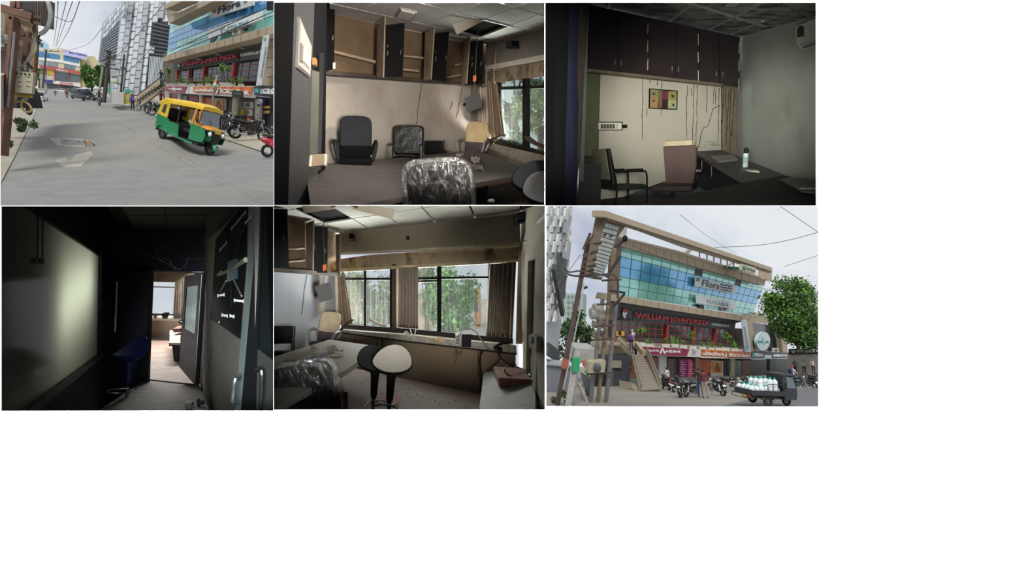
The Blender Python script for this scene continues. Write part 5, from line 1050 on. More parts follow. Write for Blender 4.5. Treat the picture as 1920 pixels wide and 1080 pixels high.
tag(obj('cable_loop', tube(smooth_path([at(*p) for p in ((933, 660, 8.3), (940, 672, 8.2), (955, 683, 8.0), (975, 690, 7.8), (993, 698, 7.5), (995, 706, 7.4), (980, 708, 7.4), (955, 704, 7.5), (946, 694, 7.6), (955, 684, 7.8), (968, 684, 7.9))], 5), .011, 5), BLK), 'black cable drooping from the ledge and looping over the cushions', 'cable')
tag(obj('cable_tangle', J(*[tube(smooth_path([at(*p) for p in q], 5), .01, 5) for q in (((915, 656, 8.9), (903, 662, 8.8), (899, 680, 8.8), (903, 695, 8.7), (908, 700, 8.6)), ((937, 660, 8.8), (936, 675, 8.8), (925, 686, 8.6), (914, 697, 8.5)))]), BLK), 'two dark cables hanging from the ledge to the bench corner', 'cable')
# -- things on the window ledge
e = thing('desk_speaker', 'black and grey box speaker on the window ledge with wires', 'speaker', at(872, 651, 9.2)); obj('cabinet', prism([at(*p, 9.2) for p in ((866, 627), (884, 627), (883, 651), (866, 650))], Vector((-.02, .25, .01))), BLK2, e); obj('side', prism([at(*p, 9.22) for p in ((861, 626), (866, 627), (866, 650), (861, 648))], Vector((0, .2, 0))), M('#77756f', .6), e)
obj('cable', tube(smooth_path([at(*p) for p in ((862, 630, 9.2), (866, 620, 9.2), (880, 616, 9.2), (893, 624, 9.2), (905, 640, 9.1), (918, 655, 9.0), (935, 657, 8.9))], 5), .012, 5), M('#6b6862', .5), e); obj('cable', tube(smooth_path([at(*p) for p in ((856, 650, 9.1), (858, 662, 9.0), (864, 663, 9.0), (867, 652, 9.0))], 4), .007, 4), M('#3a332b', .7), e); obj('cable', tube(smooth_path([at(*p) for p in ((855, 655, 9.1), (856, 670, 9.0), (853, 680, 9.0), (850, 686, 9.0))], 4), .006, 4), M('#3a332b', .7), e)
e = thing('power_strip', 'pale power strip standing behind the ledge speaker', 'socket', at(857, 648, 9.5)); obj('strip', prism([at(*p, 9.5) for p in ((854, 627), (860, 626), (860, 647), (855, 647))], Vector((0, .06, 0))), M('#a8a293', .6), e)
for k in range(3): obj('outlet', prism([at(855 + q, 630 + 5.5 * k + r_, 9.49) for q, r_ in ((0, 0), (4, 0), (4, 3.5), (0, 3.5))], Vector((0, .01, 0))), M('#4d4943', .6), e)
tag(obj('cable_coil', J(*[tube([at(945 + (18 - k) * math.cos(a) + (k % 3) - 1, 652 + (6 - k * .3) * math.sin(a) - k * .7, 8.85) for a in [2 * PI * i / 18 for i in range(19)]], .016, 5) for k in range(7)]), M('#26231f', .5, var=.3)), 'coiled bundle of dark cables at the right end of the ledge', 'cable')
for i, (pts, lab) in enumerate(((((632, 626), (645, 612), (661, 600)), 'splintered wood strip leaning at the left end of the long window ledge'), (((695, 599), (708, 607), (722, 611)), 'curled peeled strip standing against the left window bay'), (((760, 622), (768, 630), (772, 628)), 'white bent strip at the end of the black window rail'))):
    tag(obj('wood_strip', J(*[beam(W5.pt(*pts[k], .42), W5.pt(*pts[k + 1], .42), .07, .03) for k in range(2)]), M(['#4a3a2a', '#8d8069', '#c9c4b8'][i], .9, var=.3)), lab, 'debris')
tag(obj('dry_flower', J(tube([W5.pt(806, 635, .45), W5.pt(822, 637, .45)], .03, 6), ell(W5.pt(826, 637, .45), .06, 8, 5)), M('#b59a72', .8, var=.3)), 'dried brown flower-like scrap lying on the window ledge', 'debris')
tag(obj('wire_loop', tube(smooth_path([W5.pt(*p, .42) for p in ((769, 617), (772, 626), (777, 628), (780, 617))], 5), .012, 5), M('#c9c4b8', .6)), 'thin white wire loop hanging over the black window rail', 'wire')
# ================================================================== OFFICE BUILDING FROM ACROSS THE STREET (bottom right)
CELL = 'c6'
G6 = Pl((1024, 762, 26.67), (1534, 762, 26.67), (1300, 720, 50.0)); F6 = vpl(1150, 50.0, 1445, 80.0)
def g6(x, y): return G6.pt(x, y).y
struct(Q(G6, 'floor', [(1000, 775), (1560, 775), (1560, 688), (1000, 688)], M('#8f897e', .9, var=.08, sc=.5, stain='#6b645a', amt=.5, ssc=.25, lo=.45, hi=.65), .3))
tag(Q(G6, 'asphalt_road', [(1340, 766), (1420, 744), (1560, 722), (1560, 775), (1340, 775)], M('#6b6b6b', .9, var=.1, sc=2), .05, .04), 'grey asphalt road under the cargo three-wheeler', 'road')
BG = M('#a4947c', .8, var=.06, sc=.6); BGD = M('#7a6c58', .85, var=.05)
e = thing('office_building', 'beige office block with blue glass upper floors and shops below', 'building', at(1290, 708, 60))
Q(F6, 'main_wall', [(1150, 600), (1408, 618), (1408, 706), (1150, 722)], M('#5b5248', .85), .6, -.5, e)
# roof frame
Q(F6, 'roof_beam', [(1134.7, 395), (1448, 502), (1448, 509), (1280, 454), (1134, 406.5)], BG, 1.2, 3.2, e)
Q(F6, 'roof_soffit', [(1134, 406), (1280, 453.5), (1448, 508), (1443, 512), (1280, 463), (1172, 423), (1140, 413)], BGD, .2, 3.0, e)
Q(F6, 'roof_column', [(1169, 418), (1176, 420), (1175, 438), (1166, 442)], M('#b7b3a8', .8), 1.0, 1.0, e); Q(F6, 'roof_column', [(1437, 507), (1448, 505), (1447, 527), (1436, 524)], BG, 1.0, 2.0, e)
for (x, y) in ((1312, 459), (1326, 464), (1339, 468), (1352, 473), (1364, 478), (1376, 483)): Q(F6, 'stay_rod', [(x, y), (x + .9, y), (x + .9, y + 24), (x, y + 24)], M('#8d867b', .6), .1, 2.8, e)
for q in ([(1284, 474), (1293, 466), (1299, 468), (1291, 477)], [(1361, 498), (1376, 491), (1379, 493), (1366, 500)], [(1424, 517), (1436, 511), (1437, 514), (1429, 519)]): Q(F6, 'skylight_strut', q, M('#a8a39a', .7), .3, -1.0, e)
# wing with brick-pattern screen
Q(F6, 'wing_slab', [(1134.7, 396), (1175, 420), (1158, 446), (1128, 525), (1110, 521)], M('#6d604f', .85), .8, 2.6, e)
HW = homog(U4, [(1136.5, 417), (1161, 424.5), (1131, 522), (1113, 517)])
for r_ in range(14):
    for c_ in range(4):
        o_ = .12 if r_ % 2 else 0
        a, b = max(0, c_ / 4 - o_ + .02), min(1, (c_ + 1) / 4 - o_ - .02 + (o_ if c_ == 3 else 0))
        Q(F6, 'screen_block', hq(HW, a, r_ / 14 + .008, b, (r_ + 1) / 14 - .008), M('#9fa39c', .8, var=.08), .15, 2.75, e)
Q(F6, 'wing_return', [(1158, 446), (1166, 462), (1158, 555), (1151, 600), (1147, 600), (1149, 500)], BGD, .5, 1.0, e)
# cornice
Q(F6, 'cornice', [(1158, 443), (1275, 473), (1436, 524), (1433, 536), (1275, 491.5), (1164, 461)], BG, 1.0, 1.5, e); Q(F6, 'cornice_cap', [(1158, 441.5), (1275, 471), (1436, 521.5), (1436, 525), (1275, 475), (1158, 445)], M('#b9ab94', .8), 1.2, 1.8, e)
for k in range(1, 19):
    t = k / 19; x = 1158 + 276 * t; y = 445 + 80 * t; Q(F6, 'cladding_joint', [(x, y), (x + .5, y), (x + .5, y + 13), (x, y + 13)], BGD, .02, 1.52, e)
# curtain wall
TEAL = M('#93d3c8', .12, .35, var=.1, sc=.4, coat=.3); BLU = M('#5fb0dd', .1, .35, var=.1, sc=.3, coat=.3); NAVY = M('#6aa7b4', .08, .5, var=.15, sc=.3, coat=.3)
HG = homog(U4, [(1165, 461), (1432, 535), (1410, 592.5), (1159, 553)])
Q(F6, 'mullion_grid', [HG(*u) for u in U4], M('#3d5a60', .5), .1, .0, e)
for c_ in range(19):
    for r_ in range(5):
        if (c_, r_) in ((8, 0), (14, 0)):
            Q(F6, 'open_window', hq(HG, c_ / 19 + .003, 0, (c_ + 1) / 19 - .003, .17), M('#1f2624', .5), .05, .06, e); continue
        Q(F6, 'glass_pane', hq(HG, c_ / 19 + .002, r_ / 5 + .007, (c_ + 1) / 19 - .002, (r_ + 1) / 5 - .007), (TEAL, BLU, BLU, TEAL, TEAL)[r_], .05, .06, e)
Q(F6, 'ledge', [(1150, 552), (1278, 573), (1409, 593), (1396, 603), (1280, 585), (1146, 564)], BG, 1.6, 1.7, e)
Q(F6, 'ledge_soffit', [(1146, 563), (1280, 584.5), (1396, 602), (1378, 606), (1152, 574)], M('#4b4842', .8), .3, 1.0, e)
for k in range(1, 18):
    t = k / 18; x = 1150 + 255 * t; y = 553 + 39.5 * t; Q(F6, 'cladding_joint', [(x, y), (x + .5, y), (x - .2, y + 10.5), (x - .7, y + 10.5)], BGD, .02, 1.72, e)
Q(F6, 'sign_wall', [(1152, 572), (1280, 585), (1380, 603), (1377, 620), (1280, 608.5), (1152, 600)], M('#54585a', .8, var=.06), .3, .3, e)
for x, y in ((1190, 574), (1245, 581), (1300, 588)): Q(F6, 'ceiling_rib', [(x, y), (x + 3, y - 1), (x - 3, y + 6), (x - 6, y + 6)], M('#8b8b87', .7), .2, .9, e)
# red glazed shopfront of the upper floor
HR = homog(U4, [(1151, 600), (1377, 619.5), (1373, 653), (1150, 643)]); RED = M('#a8352f', .5, var=.08); DG = M('#3a3f3e', .15, .2, var=.35, sc=.6)
Q(F6, 'red_frame', [HR(*u) for u in U4], RED, .15, .1, e)
for c_ in range(20):
    for r_ in range(4): Q(F6, 'glass_pane', hq(HR, c_ / 20 + .005, r_ / 4 + .02, (c_ + 1) / 20 - .005, (r_ + 1) / 4 - .02), DG, .03, .14, e)
for u in (0, .383, .61, .81): Q(F6, 'red_post', hq(HR, u, -.02, u + .018, 1), RED, .2, .35, e)
for x in (1153.5, 1165): tag(Q(F6, 'notice', R4(x, 621, x + 6, 630), M('#d9b44a', .6, var=.15), .02, .3), 'yellow notice taped to the red-framed window, %s of two' % ('left' if x < 1160 else 'right'), 'notice', 'yellow notices')
Q(F6, 'planter_ledge', [(1150, 644), (1196, 645), (1396, 653), (1396, 658), (1196, 651), (1150, 648)], M('#a39b86', .8), 1.0, 1.3, e)
obj('railing', J(*[tube([F6.pt(1196, 634 + k * 4, 1.2), F6.pt(1392, 648 + k * 3, 1.2)], .06, 5) for k in range(2)]), M('#3d3d3c', .5), e)
# right-hand corner bay
Q(F6, 'corner_pillar', [(1402, 598), (1410, 597), (1417, 660), (1407, 660)], BG, .8, 1.6, e); Q(F6, 'bay_glass', [(1409, 604), (1475, 614), (1472, 662), (1416, 660)], M('#2f3735', .15, .2, var=.4, sc=.4), .2, -.2, e)
Q(F6, 'bay_awning', [(1409, 592), (1430, 592), (1462, 601), (1466, 610), (1409, 604)], BG, 1.0, 1.4, e); Q(F6, 'bay_pillar', [(1461, 606), (1470, 608), (1478, 662), (1468, 662)], BG, .6, .8, e)
WH = M('#dfe0dd', .5, var=.04); RDL = M('#b1282c', .4, var=.05); GRY = M('#8f9294', .5)
def board(name, label, P, pix, mat, off=1.0, t=.2): return tag(Q(P, name, pix, mat, t, off), label, 'sign')
def sign(label, P, pix, mat, off=1.0, t=.25, name='shop_sign'):
    x = sum(p[0] for p in pix) / len(pix); y = max(p[1] for p in pix); s = thing(name, label, 'sign', P.pt(x, y, off)); Q(P, 'board', pix, mat, t, off, s); return s
s = sign('grey upper-floor sign reading WILLIAM JOHN\'S PIZZA in red letters', F6, [(1188, 584), (1332, 600.5), (1332, 613), (1188, 600)], M('#4e5254', .8), .4, .06)
text_on(F6, "WILLIAM JOHN'S PIZZA", [(1191, 585.5), (1329, 602), (1329, 612), (1192, 599)], RDL, s, off=.55, bold=.03)
text_on(F6, 'SUPERLATIVE', [(1335, 605.5), (1368, 609), (1368, 614), (1335, 610.5)], WH, s, off=.45)
for q, m_ in (([(1160, 600), (1163, 596.5), (1169, 595), (1176, 595.5), (1182, 597), (1184.5, 600.5)], M('#17181a', .6)), ([(1168, 585), (1176, 585), (1177, 591), (1174.5, 597), (1170, 597), (1167.5, 591)], M('#e3e3e0', .5)), ([(1167, 586), (1168, 580), (1172.5, 578), (1177, 580), (1178.5, 586)], M('#a8232a', .5)), ([(1174, 589), (1176.6, 588), (1177, 593), (1174.5, 597), (1173, 595)], M('#17181a', .6))): Q(F6, 'emblem', q, m_, .04, .5, s)
s = sign('maroon and white bank sign reading AXIS BANK', F6, [(1199.5, 650), (1314, 655), (1314, 670), (1199.5, 666)], M('#cfcdca', .5), 1.9)
Q(F6, 'maroon_panel', [(1200, 650.3), (1293, 654.3), (1288, 668), (1200, 665)], M('#8e1f43', .5, var=.04), .04, 1.95, s)
text_on(F6, 'AXIS BANK', [(1249, 656.3), (1277, 657.4), (1277, 662), (1249, 661)], WH, s, off=2.02, bold=.015); text_on(F6, 'એક્સિસ બેંક', [(1214, 655), (1236, 655.6), (1236, 661), (1214, 660)], WH, s, off=2.02)
for q in ([(1237, 663), (1241.5, 653), (1244, 653), (1240, 663)], [(1242, 656), (1244, 653), (1248.5, 663.4), (1245, 663.3)]): Q(F6, 'emblem', q, WH, .03, 2.0, s)
for k in range(3): Q(F6, 'small_print', R4(1298, 657.5 + 3 * k, 1308 - 3 * k, 658.5 + 3 * k), M('#a9a7a4', .5), .02, 1.97, s)
s = sign('orange bank sign reading ICICI Bank', F6, [(1315, 655), (1407, 660), (1407, 673), (1315, 671)], M('#e4e0da', .5), 1.9)
Q(F6, 'orange_panel', [(1315.3, 655.3), (1406.5, 660.3), (1406.5, 670.5), (1315.3, 668)], M('#d06a24', .5, var=.05), .04, 1.95, s); Q(F6, 'red_stripe', [(1366, 669.5), (1406.5, 670.5), (1406.5, 671.6), (1366, 671)], M('#9a3023', .5), .04, 1.96, s)
text_on(F6, 'ICICI Bank', [(1369, 663), (1405, 665), (1405, 670), (1369, 669)], WH, s, off=2.02, bold=.03); text_on(F6, 'આઈસીઆઈસીઆઈ બેંક', [(1318, 659), (1358, 661.5), (1358, 667.5), (1318, 666)], WH, s, off=2.02, bold=.01)
Q(F6, 'emblem', [(1362 + 2.6 * math.cos(a) + .8 * math.sin(a), 665 + 4.6 * math.sin(a)) for a in [k * PI / 6 for k in range(12)]], M('#8f3123', .5), .03, 2.0, s); text_on(F6, 'i', [(1361, 661.5), (1363.4, 661.5), (1363, 668.5), (1360.6, 668.5)], WH, s, off=2.06)
s = sign('black shop sign reading EGLO with a teal square', F6, [(1407, 660), (1480, 661.5), (1480, 671.5), (1407, 673)], M('#131416', .4), 1.9)
Q(F6, 'teal_square', [(1411, 662), (1416, 662), (1416, 668), (1411, 668)], M('#2a9a95', .4), .03, 1.96, s); text_on(F6, 'EGLO', [(1417, 662.5), (1430, 663), (1430, 668.3), (1417, 668.3)], WH, s, off=1.98, bold=.01); text_on(F6, 'NAUGHTY GU', [(1455, 664.5), (1476, 665), (1476, 669), (1455, 668.8)], WH, s, off=1.98)
Q(F6, 'wing_mark', [(1448.5, 664.5), (1451, 666), (1452, 664.5), (1453, 666), (1455, 664.8), (1453, 668.5), (1451, 668.5)], WH, .03, 1.97, s)
NG = vpl(1470, 66, 1540, 58)
s = sign('long black sign reading NAUGHTY G at the right edge', NG, [(1478.5, 654), (1540, 652.5), (1540, 663), (1478.5, 665)], M('#17181b', .4), .3)
text_on(NG, 'NAUGHTY GU', [(1495, 655.3), (1541, 653.6), (1541, 660.5), (1495, 661)], WH, s, off=.4, bold=.01); Q(NG, 'wing_mark', [(1482, 656), (1485.5, 658.5), (1487, 656.5), (1488.5, 658.5), (1493, 656.3), (1489, 662), (1486, 662)], WH, .03, .35, s)
w6 = struct(Q(NG, 'wall_right', [(1476, 664.5), (1545, 662), (1545, 712), (1476, 706)], M('#e3e3e0', .8, var=.05), .3, .05))
s = sign('white banner sign reading Flora with small print on the glass facade', F6, [(1303.5, 520), (1379, 535.5), (1379, 551), (1303, 537)], M('#c9cbc8', .6), .5, .08, 'banner_sign')
text_on(F6, 'Flora', [(1316, 523), (1349, 531), (1349, 543), (1316, 536.5)], M('#24262a', .5), s, off=.55, bold=.005, shear=.2)
for k in range(3): text_on(F6, ('Beauty Parlour', 'Beauty Shop', '& Academy')[k], [(1352, 531.5 + 4.6 * k), (1374 - 2 * (k == 2), 535.5 + 4.6 * k), (1374 - 2 * (k == 2), 539.5 + 4.6 * k), (1352, 535.6 + 4.6 * k)], M('#24262a', .5), s, off=.55)
Q(F6, 'flower_mark', [(1309 + 3.5 * math.cos(a) * (1 + .4 * math.cos(5 * a)), 524 + 3.5 * math.sin(a) * (1 + .4 * math.cos(5 * a))) for a in [k * PI / 15 for k in range(30)]], M('#55585c', .5), .02, .52, s)
s = sign('white banner sign reading YUTASHI below the Flora banner', F6, [(1305.5, 553), (1381, 567), (1380, 580.5), (1305.5, 568)], M('#cdd0ce', .6), .5, .08, 'banner_sign')
text_on(F6, 'YUTASHI', [(1324, 561), (1366, 569), (1366, 575.5), (1324, 568)], M('#7d9aa0', .5), s, off=.55, bold=.02)
s = sign('rooftop dental sign with a green tooth mark', F6, [(1392, 495), (1418, 502.5), (1418, 514), (1391, 506)], M('#b9b094', .6), 4.2, .3, 'roof_sign')
Q(F6, 'tooth_mark', [(1393.5, 499), (1396.5, 498.5), (1399.5, 500), (1399, 505), (1397.6, 507), (1396.5, 503.5), (1395, 506), (1394, 503)], M('#1d7a5e', .5), .05, 4.28, s); text_on(F6, 'Dr. Tooth', [(1402, 502), (1416, 506), (1416, 509.5), (1402, 505.5)], M('#3f6f5c', .5), s, off=4.3)
s = thing('round_sign', 'large pale round shop sign on the corner bay', 'sign', F6.pt(1431, 658, 2.2)); RS = [(1431.5 + 12.5 * math.cos(a) - 1.2 * math.sin(a), 640 + 17.6 * math.sin(a)) for a in [k * PI / 16 for k in range(32)]]
Q(F6, 'disc', RS, M('#b9c9c6', .5, var=.03), .3, 2.2, s); text_on(F6, 'tru', [(1421.5, 638.5), (1428.5, 638.5), (1428.5, 643), (1421.5, 643)], M('#2f7f86', .5), s, off=2.26); text_on(F6, 'via', [(1435, 638.5), (1442, 638.5), (1442, 643), (1435, 643)], M('#2f7f86', .5), s, off=2.26)
Q(F6, 'swirl_mark', [(1431, 632), (1432, 636), (1430, 640), (1434, 644), (1431.5, 649), (1433, 643.5), (1428.6, 640.5), (1430.5, 636)], M('#2f9aa0', .5), .03, 2.26, s)
s = sign('tall white banner hanging on the beige corner pillar', F6, [(1390, 600.5), (1401, 599.6), (1408, 660), (1397, 660)], M('#c5c9cb', .6), 2.1, .05, 'hanging_banner')
for k in range(11): Q(F6, 'vertical_lettering', [(1394.8 + .62 * k, 613 + 3.4 * k), (1397.2 + .62 * k, 613 + 3.4 * k), (1397.4 + .62 * k, 615.4 + 3.4 * k), (1395 + .62 * k, 615.4 + 3.4 * k)], M('#8d949c', .5), .02, 2.14, s)
Q(F6, 'blue_spot', [(1401 + 3 * math.cos(a), 652 + 3.4 * math.sin(a)) for a in [k * PI / 6 for k in range(12)]], M('#5aa9c4', .5), .02, 2.14, s)
# ground-floor shops
SH = F6
for q, hx, nm, of in (([(1181, 668), (1236, 670), (1236, 722), (1181, 726)], '#8a5f52', 'shop_wall', .3), ([(1236, 668), (1250, 669), (1250, 716), (1236, 718)], '#d0d0cc', 'shop_panel', .5), ([(1250, 672), (1310, 672), (1310, 713), (1250, 716)], '#3b3634', 'shop_glass', .3), ([(1252, 673), (1264, 673), (1264, 712), (1252, 714)], '#59504d', 'shop_door', .45), ([(1274, 674), (1288, 674), (1288, 712), (1274, 713)], '#7d2a5c', 'poster_panel', .5), ([(1290, 674), (1304, 674), (1304, 712), (1290, 713)], '#c23b6a', 'poster_panel', .5), ([(1305, 671), (1311, 671), (1311, 712), (1305, 713)], '#8d7f6a', 'shop_pillar', .8),
                     ([(1311, 674), (1333, 674), (1333, 700), (1311, 700)], '#b5562b', 'poster_panel', .5), ([(1311, 700), (1333, 700), (1333, 710), (1311, 711)], '#4a3b33', 'shop_front', .4), ([(1334, 676), (1356, 677), (1356, 709), (1334, 709)], '#cfc7bb', 'poster_frame', .5), ([(1336, 678), (1354, 679), (1354, 699), (1336, 699)], '#c9873f', 'poster_panel', .55), ([(1336, 700), (1354, 700), (1354, 707), (1336, 707)], '#b9b0a3', 'poster_panel', .55), ([(1357, 676), (1371, 677), (1371, 709), (1357, 709)], '#4b5550', 'shop_glass', .3), ([(1371, 672), (1378, 672), (1378, 709), (1371, 709)], '#b2a68c', 'shop_pillar', .9), ([(1378, 676), (1392, 677), (1392, 708), (1378, 708)], '#5a6c6c', 'shop_door', .3), ([(1392, 676), (1407, 676), (1407, 708), (1392, 708)], '#6b3a30', 'shop_wall', .4), ([(1407, 674), (1438, 674), (1438, 706), (1407, 708)], '#3f3838', 'shop_glass', .4), ([(1438, 673), (1476, 673), (1476, 704), (1438, 706)], '#333736', 'shop_glass', .3)):
    Q(SH, nm, q, M(hx, .5, var=.15, sc=.8), .2, of, e)
for k in range(7):
    for c_ in (1276, 1292): Q(SH, 'poster_print', R4(c_, 679 + 4.2 * k, c_ + (9 if k % 2 else 6), 680.2 + 4.2 * k), M('#e3b8c8', .5), .02, .56, e)
Q(SH, 'poster_figure', [(1341, 697), (1340, 689), (1343, 686), (1343, 682), (1346, 680.5), (1348, 683), (1347.5, 686), (1351, 689), (1350, 697)], M('#8a4d22', .6, var=.2), .02, .58, e)
for k in range(6): Q(SH, 'display_picture', [(1184 + 5 * (k % 3), 678 + 12 * (k // 3)), (1187.5 + 5 * (k % 3), 678 + 12 * (k // 3)), (1187.5 + 5 * (k % 3), 686 + 12 * (k // 3)), (1184 + 5 * (k % 3), 686 + 12 * (k // 3))], M(('#a8543f', '#c9b59a', '#5d4038')[k % 3], .6), .03, .4, e)
Q(SH, 'kerb_base', [(1150, 716), (1407, 706), (1407, 710), (1150, 724)], M('#6b6f6a', .85), 1.0, 1.2, e)
ac_outdoor('white air conditioner unit under the YUTASHI banner, far photo', F6, 1354, 574, 1366, 583, 'outdoor AC units of the far view', .15)
ac_outdoor('upper white air conditioner beside the ICICI shop door, far view', F6, 1393, 679, 1403, 687, 'outdoor AC units of the far view'); ac_outdoor('lower white air conditioner beside the ICICI shop door, far view', F6, 1394, 690, 1404, 698, 'outdoor AC units of the far view')
ac_outdoor('left white air conditioner on the corner bay awning', F6, 1411, 585, 1419, 592, 'outdoor AC units of the far view'); ac_outdoor('right white air conditioner on the corner bay awning', F6, 1421, 586, 1428, 592, 'outdoor AC units of the far view'); ac_outdoor('air conditioner at the foot of the round sign', F6, 1451, 653, 1462, 661, 'outdoor AC units of the far view')
tag(Q(F6, 'window_unit', [(1312, 571), (1320, 572), (1320, 580), (1312, 579)], M('#26282a', .6), .3, .5), 'dark box window unit left under the YUTASHI banner', 'window unit')
# pots on the ledge
PM = M('#c9c4b8', .7); GL = ('#3d6b2c', '#86a850')
for k, (x, y, kd, s_) in enumerate(((1202, 649, 'tree', 1.9), (1213, 650, 'bush', 1.5), (1221, 650.5, 'bush', 1.4), (1249, 651, 'bush', 1.7), (1266, 651, 'spiky', 1.7), (1282, 653, 'bush', 1.7), (1300, 654, 'tree', 1.6), (1318, 655, 'bush', 1.6), (1335, 656, 'spiky', 1.4), (1349, 657, 'bush', 1.7), (1362, 658, 'tree', 2.0), (1378, 658.5, 'spiky', 1.9), (1388, 659, 'bush', 1.5))):
    p = potted('%s in a white trough, %s along the far bank ledge' % ({'tree': 'round-topped dwarf tree', 'bush': 'leafy bush', 'spiky': 'spiky plant'}[kd], ('one', 'two', 'three', 'four', 'five', 'six', 'seven', 'eight', 'nine', 'ten', 'eleven', 'twelve', 'thirteen')[k]), None, 1, PM, GL, kd, 60 + k, 'planters on the far view ledge')
    place(p, x, y, F6.pt(x, y, 2.0).y, 0, 2, 0, s_ * .8)
# outside stair
e = thing('outdoor_stair', 'open steel stair with beige stringers climbing to the upper shop', 'stair', at(1220, 733, 40)); ST = M('#a2947a', .7, var=.1)
def stp(t, side): return at(1185 + 16 * t if side else 1186 + 15 * t, 666 + 65 * t, 47 - 8 * t) if not side else at(1202 + 37 * t, 664 + 65 * t, 47 - 8 * t)
obj('stringer', J(beam(at(1159, 637, 49), at(1186, 664, 47), .3, .6), beam(at(1186, 664, 47), at(1202, 733, 39), .2, .32)), ST, e); obj('stringer', J(beam(at(1192, 644, 49), at(1204, 660, 47.5), .3, .5), beam(at(1204, 661, 47.4), at(1214, 662, 47.2), .3, .5), beam(at(1214, 662, 47), at(1239, 727, 39), .2, .32)), ST, e)
for k in range(14):
    t = k / 13; obj('tread', beam(at(1188 + 13 * t, 668 + 62 * t, 47 - 8 * t), at(1205 + 33 * t, 667 + 60 * t, 47 - 8 * t), .5, .1), M('#857d70', .7), e)
for a, b in (((1160, 628, 49), (1187, 655, 47)), ((1187, 655, 47), (1203, 722, 39)), ((1214, 653, 47), (1240, 716, 39))):
    obj('handrail', J(tube([at(*a), at(*b)], .05, 5), tube([at(a[0], a[1] + 4, a[2]), at(b[0], b[1] + 4, b[2])], .035, 5), *[tube([at(a[0] + (b[0] - a[0]) * q, a[1] + (b[1] - a[1]) * q, a[2] + (b[2] - a[2]) * q), at(a[0] + (b[0] - a[0]) * q, a[1] + (b[1] - a[1]) * q + 9, a[2] + (b[2] - a[2]) * q)], .03, 4) for q in (0, .33, .66, 1)]), M('#8d8678', .5, .3), e)
obj('landing', prism([at(*p) for p in ((1122, 650, 50), (1175, 641, 50), (1175, 663, 50), (1122, 664, 50))], Vector((0, 2, 0))), M('#a89c82', .8), e); obj('landing_cap', prism([at(*p) for p in ((1140, 640, 50), (1160, 637, 50), (1165, 640, 50), (1140, 645, 50))], Vector((0, 2, 0))), ST, e)
# basement entrance, left clutter
e = thing('basement_entrance', 'dark basement entrance under the stair landing', 'entrance', at(1150, 745, 40)); BE = Pl((1120, 700, 46), (1180, 700, 46), (1150, 745, 46))
Q(BE, 'dark_wall', [(1100, 663), (1181, 665), (1178, 745), (1100, 745)], M('#3c3d44', .8, var=.15), .4, 0, e); Q(BE, 'opening', [(1108, 700), (1140, 690), (1140, 744), (1108, 744)], M('#15161a', .8), .1, .1, e); Q(BE, 'shutter', [(1142, 676), (1165, 676), (1165, 690), (1142, 690)], M('#8f8875', .7), .1, .2, e); Q(BE, 'vent', [(1156, 724), (1164, 726), (1164, 735), (1156, 735)], BLK, .1, .15, e)
Q(BE, 'panel', [(1143, 690), (1150, 690), (1150, 740), (1143, 740)], M('#54565e', .8), .1, .12, e)
obj('ramp_wall', prism([at(*p) for p in ((1175, 724, 42), (1201, 730, 39.5), (1200, 740, 39), (1176, 744, 41))], Vector((0, 1.5, 0))), M('#8f8470', .85, var=.15), e)
e = thing('boundary_wall', 'blue-grey boundary wall at the left edge beneath the clad tower', 'wall', at(1045, 745, 34)); obj('panel', prism([at(*p, 38) for p in ((1020, 683), (1070, 688), (1066, 742), (1020, 748))], Vector((0, 1, 0))), M('#74767f', .8, var=.08), e); obj('coping', prism([at(*p, 37.8) for p in ((1020, 681), (1071, 686), (1071, 689), (1020, 684))], Vector((0, 1.2, 0))), M('#8f9198', .8), e)
e = thing('guard_house', 'small stained white roof structure beside the transformer posts', 'shed', at(1095, 700, 42)); obj('wall', prism([at(*p, 44) for p in ((1078, 653), (1116, 655), (1114, 676), (1080, 676))], Vector((0, 2, 0))), M('#a3a39e', .85, var=.15, stain='#5b5a55', amt=.6, ssc=.6), e); obj('slab', prism([at(*p, 43.5) for p in ((1078, 674), (1116, 674), (1116, 680), (1080, 680))], Vector((0, 2.4, 0))), M('#8b887f', .85), e)
tag(obj('orange_barrier', prism([at(*p, 43) for p in ((1095, 680), (1110, 678), (1110, 687), (1095, 688))], Vector((0, .4, 0))), M('#b55a3d', .7)), 'orange panel behind the green meter box', 'panel')
e = thing('slatted_fence', 'grey slatted fence panels sloping down beside the green box post', 'fence', at(1095, 755, 31))
for k in range(7): obj('slat', beam(at(1089 + k * 1.6, 700 + 6.2 * k, 36 - .6 * k), at(1109, 712 + 5.6 * k, 35 - .5 * k), .05, .16), M('#53575c', .6, .2), e)
obj('rail', beam(at(1086, 722, 36), at(1102, 760, 29), .12, .3), M('#a79f8e', .8), e)
e = thing('meter_post', 'white concrete post carrying a bright green meter box', 'post', at(1066, 762, 27)); obj('post', beam(at(1066, 764, 27), at(1084, 660, 28.5), .32, .32), M('#a39f98', .85, var=.15), e); obj('green_box', prism([at(*p, 27.6) for p in ((1075.5, 672), (1087.5, 672), (1086.5, 698), (1074, 697.5))], Vector((0, .3, 0))), M('#1f9a5b', .5), e)
